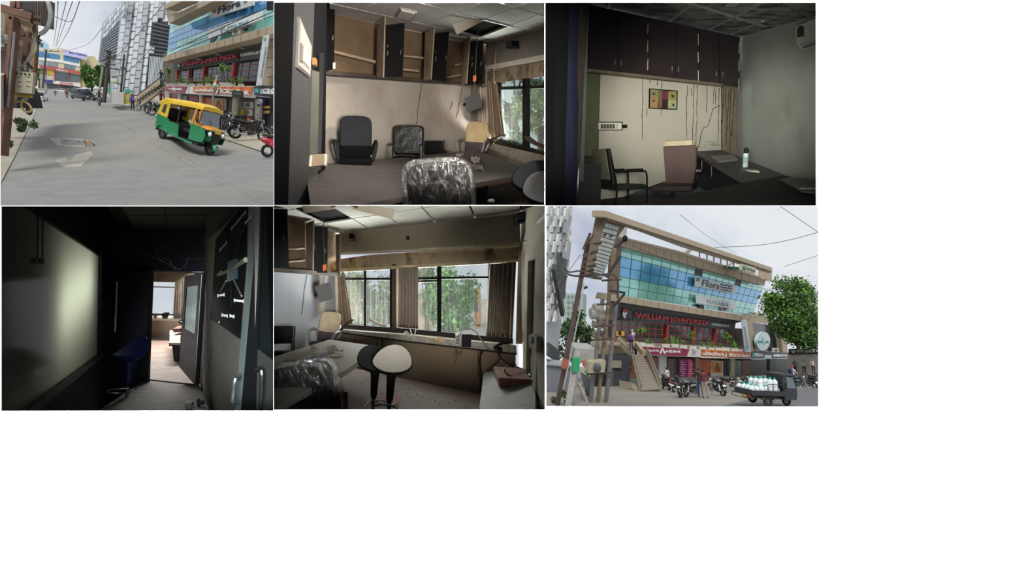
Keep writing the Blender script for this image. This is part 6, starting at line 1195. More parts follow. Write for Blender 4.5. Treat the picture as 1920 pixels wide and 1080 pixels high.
# poles
RUST = M('#4e3d36', .8, var=.25, sc=2); POLE = M('#6d6a66', .7, var=.2)
e = thing('utility_pole', 'tall leaning rusty pole with insulator arms left of the building', 'pole', at(1045, 762, 27.5)); obj('mast', beam(at(1044, 764, 27.5), at(1103, 452, 28.5), .2, .2), RUST, e)
obj('mast_cap', J(beam(at(1094, 468, 28.2), at(1107, 437, 28.2), .12, .12), beam(at(1101, 460, 28.2), at(1113, 440, 28.2), .1, .1)), RUST, e); obj('orange_band', beam(at(1057, 690, 27.4), at(1060, 673, 27.4), .22, .22), M('#a8552f', .6, var=.2), e); obj('stay_tube', tube([at(1056, 730, 27.3), at(1086, 590, 27.6), at(1095, 530, 28)], .04, 5), M('#9aa09c', .5), e)
for (x0, y0, x1, y1) in ((1092, 478, 1112, 476), (1098, 457, 1128, 456), (1096, 490, 1118, 488), (1091, 500, 1116, 499), (1088, 508, 1114, 507), (1086, 516, 1108, 515), (1074, 572, 1086, 571)): obj('cross_arm', beam(at(x0, y0, 28.1), at(x1, y1, 28.1), .07, .07), RUST, e)
for k, (x, y) in enumerate(((1118, 457), (1125, 456), (1112, 473), (1118, 472), (1115, 486), (1108, 499), (1114, 498), (1110, 506), (1106, 515), (1112, 514), (1098, 539), (1146, 442), (1134, 440))): obj('insulator', xf(lathe([(.03, -.12), (.1, -.08), (.05, -.04), (.1, 0), (.05, .04), (.09, .08), (.02, .12)], 8), Matrix.Translation(at(x, y, 28.0)) @ Matrix.Rotation(1.2, 4, 'Y')), M('#4b4543', .4), e, True)
e = thing('transformer_stand', 'rusty transformer stand on three slanting posts beside the stair', 'transformer', at(1120, 762, 29))
for b0, t0, m_ in (((1106, 764), (1130, 560), POLE), ((1120, 764), (1152, 465), M('#7a6a55', .8, var=.3)), ((1135, 764), (1156, 565), POLE)): obj('post', beam(at(*b0, 29), at(*t0, 29.5), .17, .17), m_, e)
for y, x0, x1 in ((700, 1104, 1146), (611, 1115, 1152), (636, 1112, 1150), (570, 1120, 1163), (525, 1128, 1165)): obj('cross_beam', beam(at(x0, y + 1, 28.9), at(x1, y - 1, 28.9), .08, .1), RUST, e)
for x, y in ((1115, 588), (1121, 580), (1127, 592)): obj('drum', xf(lathe([(.3, -.25), (.34, -.2), (.34, .2), (.3, .25)], 12), Matrix.Translation(at(x, y, 29.6)) @ Matrix.Rotation(PI / 2, 4, 'Y')), M('#8f8d80', .6, var=.15), e, True)
for x, y in ((1112, 602), (1126, 604), (1113, 622), (1128, 620)): obj('fin_panel', prism([at(x + a, y + b, 29.4) for a, b in ((0, 0), (13, 2), (12, 14), (-1, 12))], Vector((0, .2, 0))), M('#77715f', .7, var=.25), e)
obj('meter_case', prism([at(*p, 28.7) for p in ((1104, 680), (1136, 677), (1134, 698), (1103, 700))], Vector((0, .5, 0))), M('#a89f86', .7, var=.15), e); obj('meter_drum', ell(at(1120, 690, 28.6), (.22, .15, .25), 10, 6), M('#4b4d50', .5), e, True)
for pts, r_ in (([(1059, 502), (1066, 510), (1085, 508), (1100, 508), (1130, 516), (1143, 520)], .05), ([(1062, 512), (1075, 517), (1110, 517), (1145, 514), (1158, 527), (1158, 560)], .06), ([(1062, 516), (1055, 526), (1048, 533)], .09)): obj('pipe', tube(smooth_path([at(*p, 28.3) for p in pts], 5), r_, 6), M('#3f3632', .6), e, True)
obj('bracket_arm', J(beam(at(1143, 545, 28.6), at(1172, 549, 28.6), .12, .12), beam(at(1171, 551, 28.6), at(1150, 575, 28.6), .1, .1), beam(at(1137, 520, 28.6), at(1163, 480, 28.8), .12, .12), beam(at(1157, 462, 28.8), at(1172, 448, 28.8), .15, .15)), M('#2b2624', .7), e); obj('lamp_head', ell(at(1172, 447, 28.7), (.15, .15, .2), 8, 5), BLK, e, True)
def wires(label, specs, r_=.015, mat=M('#3a3a3c', .6, var=0), name='overhead_wire'):
    for i, (p, lb) in enumerate(zip(specs, label)): tag(obj(name, tube(smooth_path([at(*q) for q in p], 4), r_, 4), mat), lb, 'wire', 'overhead wires')
wires(['overhead wire crossing the cloudy sky to the far upper right corner', 'overhead wire sagging from the right sky to the roof beam', 'thin wire sloping down over the roof beam at top', 'thin wire crossing in front of the glass facade towards the tree', 'wire rising right beyond the big tree', 'wire from the leaning pole to the left tower'],
      [[(1462, 386, 28), (1500, 412, 28), (1536, 437, 28)], [(1340, 464, 30), (1420, 460, 30), (1480, 450, 29), (1536, 435, 28)], [(1275, 402, 30), (1330, 445, 40), (1380, 475, 60)], [(1160, 450, 29), (1300, 505, 32), (1450, 545, 36), (1536, 553, 38)], [(1470, 500, 34), (1536, 478, 34)], [(1024, 560, 28), (1050, 530, 28), (1088, 478, 28)]])
# left clad tower
e = thing('clad_tower', 'tall white louvre-clad tower cut by the left edge of the far view', 'building', at(1030, 700, 45)); TW = vpl(1024, 40, 1078, 52)
Q(TW, 'core', [(1018, 380), (1074, 380), (1070, 470), (1055, 588), (1045, 668), (1018, 648)], M('#b9bbbd', .7), .5, -.3, e)
for c_ in range(8):
    for r_ in range(9):
        x0 = 1026 + c_ * 6.2; y0 = 380 + r_ * 24 + (c_ % 2) * 10; q = clip2([(x0 + 4 - r_ * .8, y0), (x0 + 9 - r_ * .8, y0 + 1), (x0 + 5.5 - r_ * .8, y0 + 22), (x0 + .5 - r_ * .8, y0 + 21)], [(1018, 380), (1074, 380), (1070, 470), (1056, 580), (1047, 655), (1018, 640)])
        if q: Q(TW, 'cladding_fin', q, M(('#c9cac5', '#aeb0ac', '#dcdcd6')[(c_ + r_) % 3], .6), .15, .1 + .1 * ((c_ + r_) % 2), e)
for q in ([(1057, 416), (1066, 414), (1066, 437), (1054, 436)], [(1055, 471), (1068, 473), (1068, 487), (1054, 484)], [(1052, 547), (1062, 548), (1062, 556), (1052, 554)]): Q(TW, 'window', q, M('#37444c', .2), .1, .3, e)
for k in range(7): Q(TW, 'dark_slot', [(1044 + 3 * k, 470 + 3 * k), (1045.2 + 3 * k, 470 + 3 * k), (1050 + 1.6 * k, 560), (1049 + 1.6 * k, 560)], M('#4a4f52', .6), .05, .32, e)
obj('canopy_edge', J(beam(TW.pt(1038, 500, .5), TW.pt(1055, 588, .5), .3, .6), beam(TW.pt(1024, 652, .5), TW.pt(1045, 668, .5), .4, .8)), M('#3d4042', .6), e)
e = thing('far_block', 'pale green far apartment block between the tower and the poles', 'building', at(1080, 600, 90)); FB = Pl((1050, 550, 90), (1100, 550, 90), (1080, 600, 90)); Q(FB, 'wall', [(1052, 550), (1094, 550), (1092, 610), (1056, 610)], M('#a9b8aa', .8), 3, 0, e)
for r_ in range(4):
    for c_ in range(4): Q(FB, 'window', R4(1064 + 7 * c_, 554 + 10 * r_, 1068 + 7 * c_, 559 + 10 * r_), M('#7d9092', .4), .2, .1, e)
tree('street_tree', 'dark green tree behind the leaning pole at the left', at(1070, 720, 60), at(1074, 635, 60), (2.4, 1.6, 2.9), 3200, .42, ('#1d3018', '#46662f'), 61)
tree('street_tree', 'light green tree top behind the transformer drums', at(1098, 690, 70), at(1100, 628, 70), (1.6, 1.2, 2.0), 1200, .4, ('#4d6b38', '#8aa45e'), 62)
tree('street_tree', 'big leafy tree rising over the right end of the office building', at(1500, 690, 78), at(1484, 578, 60), (2.5, 2.0, 3.9), 9000, .36, ('#1f3d16', '#6f9a3d'), 63, rt=.3)
tree('street_tree', 'second broad tree crown filling the right edge of the far view', at(1528, 690, 78), at(1516, 612, 60), (2.0, 2.0, 2.6), 4500, .36, ('#1c3515', '#557c33'), 64, rt=.3)
e = thing('leafy_plant', 'broad-leaved plant growing at the foot of the meter post', 'plant', at(1060, 755, 28)); obj('foliage', foliage(at(1060, 745, 28), (.7, .4, .35), 320, .22, 65), leafmat('#2c4a25', '#6d8a4c'), e)
e = thing('leafy_plant', 'pale yellow-green leafy plant beside the meter case', 'plant', at(1106, 702, 30)); obj('foliage', foliage(at(1105, 698, 30), (.25, .2, .25), 140, .16, 66), leafmat('#7d9a55', '#c3d08e'), e)
# people
WHS = M('#cfcfcb', .8, var=.05); JEAN = M('#2f4a72', .85, var=.1); TANP = M('#8f8471', .85); DKS = M('#23232c', .8)
def pp(lbl, sh, tr, x, y, yaw=0, s=1.0, pose=None, roll=0, **k):
    q = person(lbl, sh, tr, pose, **k); place(q, x, y, g6(x, y), yaw, 6, roll, s); return q
pp('man in a maroon shirt and khaki trousers standing with his back to us', M('#6b2530', .85, var=.08), TANP, 1323, 747, 175, 1.02, dict(ell=(-.27, .02, 1.14), wrl=(-.16, -.16, 1.02), hal=(-.1, -.2, 1.02), elr=(.27, .02, 1.14), wrr=(.16, -.16, 1.02), har=(.1, -.2, 1.02)))
pp('man in a dark shirt and blue jeans beside the man in maroon', DKS, JEAN, 1314.5, 745, 165, 1.06)
pp('man in a white shirt and dark trousers standing by the parked scooters', WHS, DKS, 1254, 729, 60, 1.0)
for lb, sh, tr, x, y, Y, hr in (('climber with a blue backpack and pink top on the stair', M('#b23a5f', .8), M('#2b2a3a', .8), 1184, 657, 46.5, HAIR), ('figure in a white head scarf near the top of the stair', WHS, M('#b9b6ae', .8), 1187, 649, 48, WHS)):
    q = person(lb, sh, tr, None, hair=hr); place(q, x, y, Y, 180, 4, 0, .95 if hr is HAIR else .88)
    if hr is HAIR: obj('backpack', rbox((0, .17, 1.22), (.32, .18, .45), .06), M('#2f3f8a', .7), q, True)
RID = person('motorcycle rider in white with a blue backpack and red cap at right', M('#c5c9d0', .8), JEAN, RIDE, hair=M('#a8323a', .7)); place(RID, 1490, 727, 43.5, 125, 5, 0, 1.05); obj('backpack', rbox((0, .18, 1.22), (.34, .2, .46), .07), M('#1d2b55', .7), RID, True)
# two-wheelers
mA = motorcycle('black motorcycle parked nose-out left of the man in maroon', GLOSSB, 'motorcycles of the far view'); place(mA, 1297, 744, g6(1297, 744), 62, 6, 0, 1.05)
for i, (lb, x, y, yaw, s_) in enumerate((('black motorcycle with a red tail light furthest left in the near row', 1282, 745, 75, 1.05), ('black motorcycle parked right of the man in khaki trousers', 1345, 741, 118, 1.1), ('black motorcycle behind the cargo bed with its front wheel showing', 1372, 732, 30, 1.05), ('dark motorcycle half hidden between the two standing men and the posters', 1307, 738, 80, 1.0), ('motorcycle under the rider with the blue backpack', 1494, 731, 35, 1.15), ('dark parked motorcycle left of the mounted rider', 1478, 729, 55, 1.1), ('parked motorcycle at the extreme right by the mannequins', 1531, 724, 50, 1.1), ('motorcycle standing behind the cargo cab', 1399, 729, 70, 1.0))):
    place(dup(mA, lb), x, y, g6(x, y), yaw, 6, 0, s_)
sA = scooter('dark scooter with a red tail light beside the stair foot', M('#33363a', .3, coat=.4), 'scooters of the far view'); place(sA, 1249, 731, g6(1249, 731), 110, 6, 0, 1.1)
for lb, x, y, yaw in (('dark scooter parked under the mannequin wall', 1516, 727, 130), ('dark scooter parked under the pink posters', 1268, 735, 75)): place(dup(sA, lb), x, y, g6(x, y), yaw, 6, 0, 1.1)
# mannequins mounted on the white wall
for k, x in enumerate((1492, 1509, 1526)):
    m_ = person('headless dressed mannequin on the white shop wall, %s of three' % ('left', 'middle', 'right')[k], (M('#7d8084', .8), M('#8fa08f', .8, var=.5, sc=30), M('#a89a86', .8))[k], M('#1d1d20', .8), hair=None, skin=M('#6d6f72', .6), cat='mannequin', name='mannequin', group='mannequins on the shop wall'); place(m_, x, 702, NG.pt(x, 702, .6).y, 0, 2, 0, 1.0)
# cargo three-wheeler
e = rigid('cargo_rickshaw', 'black three-wheeled cargo vehicle loaded with water jars', 'vehicle'); BK = M('#232426', .45, var=.12); YLW = M('#c9a227', .5)
obj('bed_floor', rbox((-.75, 0, .62), (1.95, 1.3, .08), .02), BK, e); obj('bed_rail', J(box((-.75, -.66, .82), (1.98, .04, .06)), box((-.75, -.66, .72), (1.98, .03, .22))), BK, e); obj('bed_rail', J(box((-.75, .66, .82), (1.98, .04, .06)), box((-.75, .66, .72), (1.98, .03, .22))), BK, e); obj('tailgate', box((-1.74, 0, .74), (.04, 1.3, .26)), BK, e)
obj('side_cage', J(*[tube([(x, -.66, .84), (x, -.66, 1.2)], .02, 5) for x in (-.75, -.45, -.15, .15)], tube([(-.75, -.66, 1.2), (.2, -.66, 1.2)], .022, 5)), BK, e)
obj('cab', loft([[(x0, s * .62, z) for s in (-1, 1)] + [(x1, s * .55, z) for s in (1, -1)] for x0, x1, z in ((.25, 1.0, .4), (.25, 1.08, .75), (.25, 1.05, 1.0))]), BK, e); obj('cab_roof', rbox((.55, 0, 1.72), (.95, 1.25, .1), .04), M('#2b2c2e', .6), e, True)
obj('cab_back', box((.25, 0, 1.35), (.05, 1.15, .7)), BK, e); obj('windscreen', prism([Vector(p) for p in ((1.02, -.52, 1.02), (1.02, .52, 1.02), (.88, .5, 1.66), (.88, -.5, 1.66))], Vector((.02, 0, 0))), M('#9fb0b0', .1, .2), e); obj('cab_pillar', J(*[tube([(1.03, s * .55, 1.0), (.9, s * .55, 1.68)], .03, 5) for s in (-1, 1)]), BK, e); obj('side_window', prism([Vector(p) for p in ((.45, -.6, 1.02), (.98, -.58, 1.02), (.86, -.58, 1.6), (.45, -.6, 1.62))], Vector((0, .02, 0))), M('#59646a', .15), e)
wheel(e, -.75, .27, .08, True, M('#5a4a3a', .7), -.56); wheel(e, -.75, .27, .08, True, M('#5a4a3a', .7), .56); wheel(e, .85, .26, .07, True, M('#5a4a3a', .7), 0)
obj('mudguard', J(*[loft([[(-.75 + (.33 + d_) * math.cos(a), s * .56 + dy, .27 + (.33 + d_) * math.sin(a)) for d_, dy in ((0, -.12), (.02, 0), (0, .12))] for a in [math.radians(b) for b in range(15, 166, 15)]], False) for s in (-1, 1)]), M('#4b4037', .7), e); obj('number_plate', box((-1.77, -.15, .5), (.02, .28, .14)), YLW, e); obj('rear_bar', J(tube([(-1.95, -.6, .6), (-1.95, .6, .6)], .02, 5), tube([(-1.95, -.6, .42), (-1.95, .6, .42)], .02, 5), *[tube([(-1.95, s * .6, .42), (-1.95, s * .6, .6), (-1.7, s * .6, .62)], .02, 5) for s in (-1, 1)]), DARKM, e); obj('tail_light', box((-1.77, -.5, .52), (.04, .16, .1)), REDL, e); obj('chassis', rbox((-.4, 0, .45), (2.4, .6, .16), .05), M('#3a332c', .8), e)
place(e, 1449, 760, 26.5, 40, 7, 2, .92)
MT = e.matrix_world.copy(); JW = M('#dfe6e6', .25, var=.04); JC = M('#2fa595', .4)
jr = rigid('water_jar', 'white water jar', 'jar', 'water jars on the cargo vehicle')
obj('jar', lathe([(.12, 0), (.135, .02), (.135, .14), (.125, .16), (.135, .18), (.135, .32), (.1, .38), (.04, .41), (.04, .46)], 12), JW, jr, True); obj('cap', lathe([(.045, .44), (.045, .5), (.02, .52)], 10), JC, jr, True)
spots = [(-1.6 + .3 * i, -.48 + .3 * j, .66, 'bottom') for i in range(6) for j in range(4)] + [(-1.0 + .3 * i, -.4 + .32 * j, 1.02, 'top') for i in range(4) for j in range(3)]
nmx = ('first', 'second', 'third', 'fourth', 'fifth', 'sixth'); nmy = ('near side', 'second row', 'third row', 'far side')
for i, (x, y, z, ly) in enumerate(spots):
    ix = round((x + (1.6 if ly == 'bottom' else 1.0)) / .3); iy = i % 4 if ly == 'bottom' else (i - 24) % 3
    lb = 'white water jar with a teal cap, %s layer, %s from the tailgate, %s' % (ly, nmx[ix], nmy[iy])
    o_ = jr if i == 0 else dup(jr, lb); o_['label'] = lb
    o_.matrix_world = MT @ Matrix.Translation((x, y, z)) @ (Matrix.Rotation(1.2, 4, 'Y') if i == 27 else Matrix())
e = thing('led_board', 'small pale board on a black pole in front of the EGLO shop', 'sign', at(1440, 735, 45)); obj('board', prism([at(*p, 45) for p in ((1434, 667), (1447, 667), (1447, 673), (1434, 673))], Vector((0, .15, 0))), M('#9aa7a3', .5), e); obj('pole', tube([at(1441, 673, 45), at(1440, 735, 45)], .12, 6), BLK, e)
# ================================================================== STREET WITH THE AUTO RICKSHAW (top left)
CELL = 'c1'
import mathutils
def g1(x, y):                                    # depth of the street surface; it swells gently beneath the rickshaw
    b = .0098 * math.exp(-((x - 308) / 62) ** 2 - ((y - 257) / 26) ** 2)
    return 1 / max((y - 163) / 2400 + b, 1 / 390.)
def gp(x, y, up=0): return at(x, y, g1(x, y)) + Vector((0, 0, up))
def ground(name, poly, mat, up=0, nx=40, ny=44):
    xs = [p[0] for p in poly]; ys = [p[1] for p in poly]; v = []; f = []
    x0, x1, y0, y1 = min(xs), max(xs), min(ys), max(ys); idx = {}
    for i in range(nx):
        for j in range(ny):
            c = [(x0 + (x1 - x0) * (i + a) / nx, y0 + (y1 - y0) * ((j + b) / ny) ** 1.5) for a, b in U4]
            q = clip2(c, poly)
            if len(q) < 3: continue
            k = len(v); v += [gp(x, y, up) for x, y in q]; f.append(list(range(k, k + len(q))))
    bm = bmesh.new(); vs = [bm.verts.new(p) for p in v]; [bm.faces.new([vs[i] for i in q]) for q in f]; bmesh.ops.remove_doubles(bm, verts=bm.verts[:], dist=1e-4); bm.verts.index_update()
    r = [x.co.copy() for x in bm.verts], [[x.index for x in q.verts] for q in bm.faces]; bm.free()
    return obj(name, r, mat, None, True)
ASPH = M('#7d7d7a', .9, var=.1, sc=2.2, stain='#918b7d', amt=.6, ssc=.12, lo=.45, hi=.62)
struct(ground('floor', [(-6, 166), (520, 166), (520, 392), (-6, 392)], ASPH))
tag(ground('dirt_verge', [(185, 172), (305, 180), (520, 240), (520, 302), (300, 222), (240, 202)], M('#9d9686', .95, var=.1, sc=1.5, stain='#7d7565', amt=.5, ssc=.4), .04, 30, 20), 'dusty beige verge where the motorcycles are parked', 'verge')
tag(ground('dirt_verge', [(-6, 205), (60, 185), (72, 200), (30, 290), (-6, 360)], M('#979081', .95, var=.1, sc=1.5, stain='#7b7466', amt=.5, ssc=.4), .04, 20, 20), 'dusty roadside strip beneath the transformer frame at the left', 'verge')
LINE = M('#a5a49e', .9, var=.2, sc=4, stain='#80807c', amt=.9, ssc=1.5, lo=.45, hi=.6)
def lane(pts, wd, label):
    n = 16; seg = []
    def pos(t):
        t *= len(pts) - 1; i = min(int(t), len(pts) - 2); t -= i; return pts[i][0] + (pts[i + 1][0] - pts[i][0]) * t, pts[i][1] + (pts[i + 1][1] - pts[i][1]) * t
    for k in range(n):
        (xa, ya), (xb, yb) = pos(k / n), pos((k + 1) / n); seg.append(prism([gp(xa, ya, .012), gp(xa + wd, ya, .012), gp(xb + wd, yb, .012), gp(xb, yb, .012)], Vector((0, 0, -.01))))
    tag(obj('lane_line', J(*seg), LINE), label, 'road marking')
lane([(150, 190), (255, 247), (345, 302), (414, 345), (482, 388)], 1.3, 'main faded white lane line running to the near edge')
lane([(262, 246), (320, 281), (400, 325), (505, 386)], .7, 'second fainter lane line right of the main one')
e = thing('manhole_cover', 'concrete-framed square manhole cover with a broken edge in the road', 'manhole', gp(137, 268))
def gpoly(name, pix, mat, up, par): return obj(name, prism([gp(x, y, up * .35) for x, y in pix], Vector((0, 0, -.01))), mat, par)
gpoly('frame', [(92, 259), (150, 260), (176, 266), (178, 274), (150, 277), (106, 273)], M('#a3a29c', .9, var=.12, sc=3), .045, e); gpoly('lid', [(113, 261.5), (156, 264.5), (162, 274), (116, 272)], M('#83827d', .85, var=.1), .07, e); gpoly('broken_edge', [(158, 264), (170, 266), (177, 273), (165, 275)], M('#8a7358', .95, var=.4, sc=6), .075, e); gpoly('gap', [(156, 264), (158, 264), (163.5, 274.5), (161.5, 274.5)], BLK, .08, e)
for x, y in ((124, 267), (148, 269)): obj('lift_hole', ell(gp(x, y, .075), (.06, .06, .01), 8, 4), BLK, e)
gpoly('broken_rim', [(168, 265), (176, 270), (178.5, 274), (175, 274), (172, 269)], BLK, .08, e)
tag(obj('plaster_patch', prism([gp(x, y, .008) for x, y in ((104, 300), (122, 296), (130, 302), (142, 290), (170, 284), (176, 290), (160, 305), (150, 314), (125, 315), (112, 309))], Vector((0, 0, -.02))), M('#a8a396', .95, var=.15, sc=3, stain='#86837b', amt=.7, ssc=2.0, lo=.45, hi=.6)), 'pale spilled plaster patch on the asphalt below the manhole', 'road patch')
# -- the office building on the right
F1 = vpl(309, 44.4, 490, 28.6)
e = thing('office_building', 'beige and glass office block with pizza restaurant along the right of the street', 'building', at(400, 225, 34)); 
Q(F1, 'main_wall', [(306, 100), (520, 40), (520, 270), (306, 218)], M('#5d544a', .85), .6, -.6, e)
Q(F1, 'roof_beam', [(309, 9), (316, 5), (350, -8), (350, -2), (327, 9), (309, 17)], BG, .8, 2.0, e); Q(F1, 'roof_post', R4(322, 7, 324, 18), BGD, .3, 1.5, e); Q(F1, 'roof_wall', [(310, 17), (326, 14), (330, 24), (314, 34)], M('#8d8473', .8), .5, .8, e)
Q(F1, 'cornice', [(313.7, 34), (400, -8), (420, -8), (396, 4), (317, 44)], BG, .8, 1.3, e)
HG = homog(U4, [(319, 44), (520, -64), (520, 46), (313, 105)])
Q(F1, 'mullion_grid', [HG(*u) for u in U4], M('#3d5a60', .5), .1, 0, e)
TEAL1 = M('#8fcfc4', .12, .3, var=.1, sc=.5, coat=.3); BLU1 = M('#5f9fd0', .1, .3, var=.1, sc=.4, coat=.3)
for c_ in range(19):
    for r_ in range(6):
        a, b = (c_ / 19) ** 1.25, ((c_ + 1) / 19) ** 1.25
        q = hq(HG, a + .001, r_ / 6 + .007, b - .001, (r_ + 1) / 6 - .007)
        if max(p[1] for p in q) < 1: continue
        Q(F1, 'glass_pane', q, TEAL1 if r_ in (0, 1, 5) or (r_ == 4 and c_ > 3) else BLU1, .05, .06, e)
Q(F1, 'open_window', [(375, 9), (386, 9), (384, 24), (373, 25)], M('#b9d9d4', .3), .05, .5, e); Q(F1, 'open_gap', [(377, 26), (384, 24), (383, 27), (377, 28)], BLK, .05, .1, e)
for q in ([(394, 72), (401, 70), (401, 67), (407, 66), (405, 72), (400, 78), (394, 80)], [(452, 53), (464, 50), (463, 57), (452, 60)]): Q(F1, 'broken_pane', q, M('#20272a', .5), .04, .1, e)
Q(F1, 'ledge', [(304, 109), (314, 104), (520, 45), (520, 61), (305, 116)], BG, 1.5, 1.5, e)
for k in range(1, 15):
    t = (k / 15) ** 1.2; x = 310 + 205 * t; y = 106 - 59 * t; Q(F1, 'cladding_joint', [(x, y), (x + .5, y), (x + .3, y + 10 + 4 * t), (x - .2, y + 10 + 4 * t)], BGD, .02, 1.52, e)
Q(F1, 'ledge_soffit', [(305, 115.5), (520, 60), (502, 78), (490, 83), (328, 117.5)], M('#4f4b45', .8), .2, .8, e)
Q(F1, 'sign_wall', [(328, 121), (500, 78), (492, 108), (330, 132)], M('#5a5c5e', .8, var=.06), .2, .4, e)
for x, y in ((360, 108), (395, 99), (440, 87)): Q(F1, 'ceiling_rib', [(x, y), (x + 3, y - 1), (x + 16, y + 3), (x + 14, y + 5)], M('#8b8b87', .7), .1, .85, e)
HR = homog(U4, [(330, 132), (488, 109), (481, 153), (329, 154)]); Q(F1, 'red_frame', [HR(*u) for u in U4], RED, .12, .1, e)
for c_ in range(20):
    for r_ in range(4):
        a, b = (c_ / 20) ** 1.15, ((c_ + 1) / 20) ** 1.15; Q(F1, 'glass_pane', hq(HR, a + .004, r_ / 4 + .02, b - .004, (r_ + 1) / 4 - .02), DG, .03, .14, e)
for u in (0, .25, .48, .8): Q(F1, 'red_post', hq(HR, u, -.02, u + .02, 1), RED, .2, .3, e)
Q(F1, 'doorway', hq(HR, .255, .1, .32, 1), M('#1c1a1a', .6), .05, .2, e)
Q(F1, 'planter_ledge', [(311, 160), (480, 161), (480, 165), (311, 164)], M('#b0a68f', .8), .8, 1.0, e)
obj('railing', J(*[tube([F1.pt(326, 149 + k * 4, 1.1), F1.pt(480, 144 + k * 6, 1.1)], .035, 5) for k in range(2)]), M('#3d3d3c', .5), e)
Q(F1, 'corner_pillar', [(503, 62), (520, 58), (520, 165), (492, 160)], BG, .6, .9, e)
for y in (75, 90, 108, 126, 144): Q(F1, 'pillar_joint', [(500, y), (520, y - 2), (520, y - 1), (500, y + 1)], BGD, .02, .92, e)
for q, hx, nm, of in (([(309, 172), (314, 172), (316, 215), (309, 214)], '#a9a59b', 'shop_pillar', .6), ([(314, 174), (340, 176), (340, 222), (316, 216)], '#7d5547', 'shop_wall', .3), ([(334, 176), (338, 176), (338, 222), (334, 221)], '#c9c6bf', 'shop_pillar', .6), ([(340, 178), (374, 179), (374, 230), (340, 223)], '#6d5f58', 'shop_glass', .3), ([(343, 180), (350, 180), (350, 224), (343, 222)], '#9a938c', 'shop_door', .45), ([(355, 180), (371, 180), (371, 190), (355, 190)], '#8d2545', 'poster_panel', .5), ([(355, 191), (371, 191), (371, 226), (355, 224)], '#5d4a4a', 'shop_door', .4), ([(373, 178), (377, 178), (377, 230), (373, 229)], '#b5ad9c', 'shop_pillar', .7),
                     ([(377, 182), (397, 183), (397, 199), (377, 198)], '#b5562b', 'poster_panel', .5), ([(377, 199), (397, 200), (397, 235), (377, 231)], '#5d463a', 'shop_front', .4), ([(398, 184), (421, 185), (420, 216), (398, 213)], '#cfc7bb', 'poster_frame', .5), ([(400, 186), (418, 187), (418, 209), (400, 207)], '#b9894f', 'poster_panel', .56), ([(421, 186), (436, 187), (434, 228), (420, 226)], '#3f4340', 'shop_glass', .3), ([(436, 183), (444, 183), (441, 224), (434, 224)], '#bfb38f', 'shop_pillar', .8), ([(444, 185), (478, 188), (478, 248), (444, 240)], '#4b3a33', 'shop_glass', .3), ([(446, 203), (455, 204), (453, 232), (444, 230)], '#b9a03a', 'poster_panel', .5), ([(457, 219), (472, 220), (470, 240), (456, 238)], '#8a4a38', 'shop_door', .4), ([(478, 186), (487, 187), (486, 235), (478, 233)], '#c2bba8', 'shop_pillar', .7), ([(486, 180), (520, 180), (520, 252), (486, 246)], '#3e4348', 'shop_glass', .3), ([(489, 181), (493, 181), (489, 236), (486, 236)], '#6a55b0', 'neon_edge', .5)):
    Q(F1, nm, q, M(hx, .5, var=.15, sc=.8), .15, of, e)
Q(F1, 'poster_figure', [(402, 207), (403, 197), (406, 194), (406, 191), (408.5, 189.5), (410.5, 192), (409.5, 195), (414, 198), (414, 207)], M('#9a5a22', .6, var=.2), .02, .6, e)
for k in range(4): Q(F1, 'shop_lamp', [(496 + 5 * (k % 2) + 2.5 * math.cos(a), 201 + 9 * (k // 2) + 3 * math.sin(a)) for a in [j * PI / 5 for j in range(10)]], M('#b98d3f', .4), .1, .5, e)
def nm1(n): return n
s = sign('street view sign reading WILLIAM JOHN\'S PIZZA in red on a grey fascia', F1, [(338, 117), (446, 98), (446, 112), (338, 127.5)], M('#4e5254', .8), .5, .06)
text_on(F1, "WILLIAM JOHN'S PIZZA", [(341, 118), (442.5, 100.5), (442.5, 110), (341, 125.5)], RDL, s, off=.65, bold=.03); text_on(F1, 'SUPERLATIVE', [(449.5, 101), (504, 91.5), (504, 96.5), (450, 105.5)], WH, s, off=.55)
for q, m_ in (([(330, 130), (332, 126), (337, 125), (339, 130)], M('#17181a', .6)), ([(333, 120), (336.5, 120), (336, 126), (333.5, 126)], M('#d8c9bc', .5)), ([(332, 121), (333, 117), (336, 117), (337, 121)], M('#a8232a', .5))): Q(F1, 'emblem', q, m_, .03, .55, s)
s = sign('maroon AXIS BANK sign seen down the street', F1, [(309.5, 162), (364, 162), (363, 176.5), (309, 172.5)], M('#cfcdca', .5), 1.4); Q(F1, 'maroon_panel', [(309.8, 162.2), (350, 162.2), (345, 174), (309.4, 171)], M('#8e1f43', .5, var=.04), .04, 1.45, s); text_on(F1, 'AXIS BANK', [(327.5, 165.3), (341.5, 165.5), (341, 169.3), (327.5, 168.8)], WH, s, off=1.5, bold=.015); text_on(F1, 'એક્સિસ', [(314.5, 165), (323, 165), (323, 168.5), (314.5, 168.3)], WH, s, off=1.5)
for q in ([(322.5, 170), (325, 163.8), (326.6, 163.8), (324.2, 170)], [(325.5, 166), (326.6, 163.8), (329.3, 170.5), (327.4, 170.4)]): Q(F1, 'emblem', q, WH, .03, 1.48, s)
s = sign('orange ICICI Bank sign seen down the street', F1, [(364, 162.5), (475, 162.5), (470, 183), (363, 176.5)], M('#e4e0da', .5), 1.4); Q(F1, 'orange_panel', [(364.2, 162.8), (473, 162.8), (470, 178.5), (363.6, 173)], M('#d06a24', .5, var=.05), .04, 1.45, s)
text_on(F1, 'ICICI Bank', [(412.5, 166), (467, 169), (466, 178), (412, 174.5)], WH, s, off=1.52, bold=.03, shear=.1); text_on(F1, 'આઈસીઆઈસીઆઈ બેંક', [(366, 166), (402, 166.5), (402, 172.5), (366, 171)], WH, s, off=1.52, bold=.01)
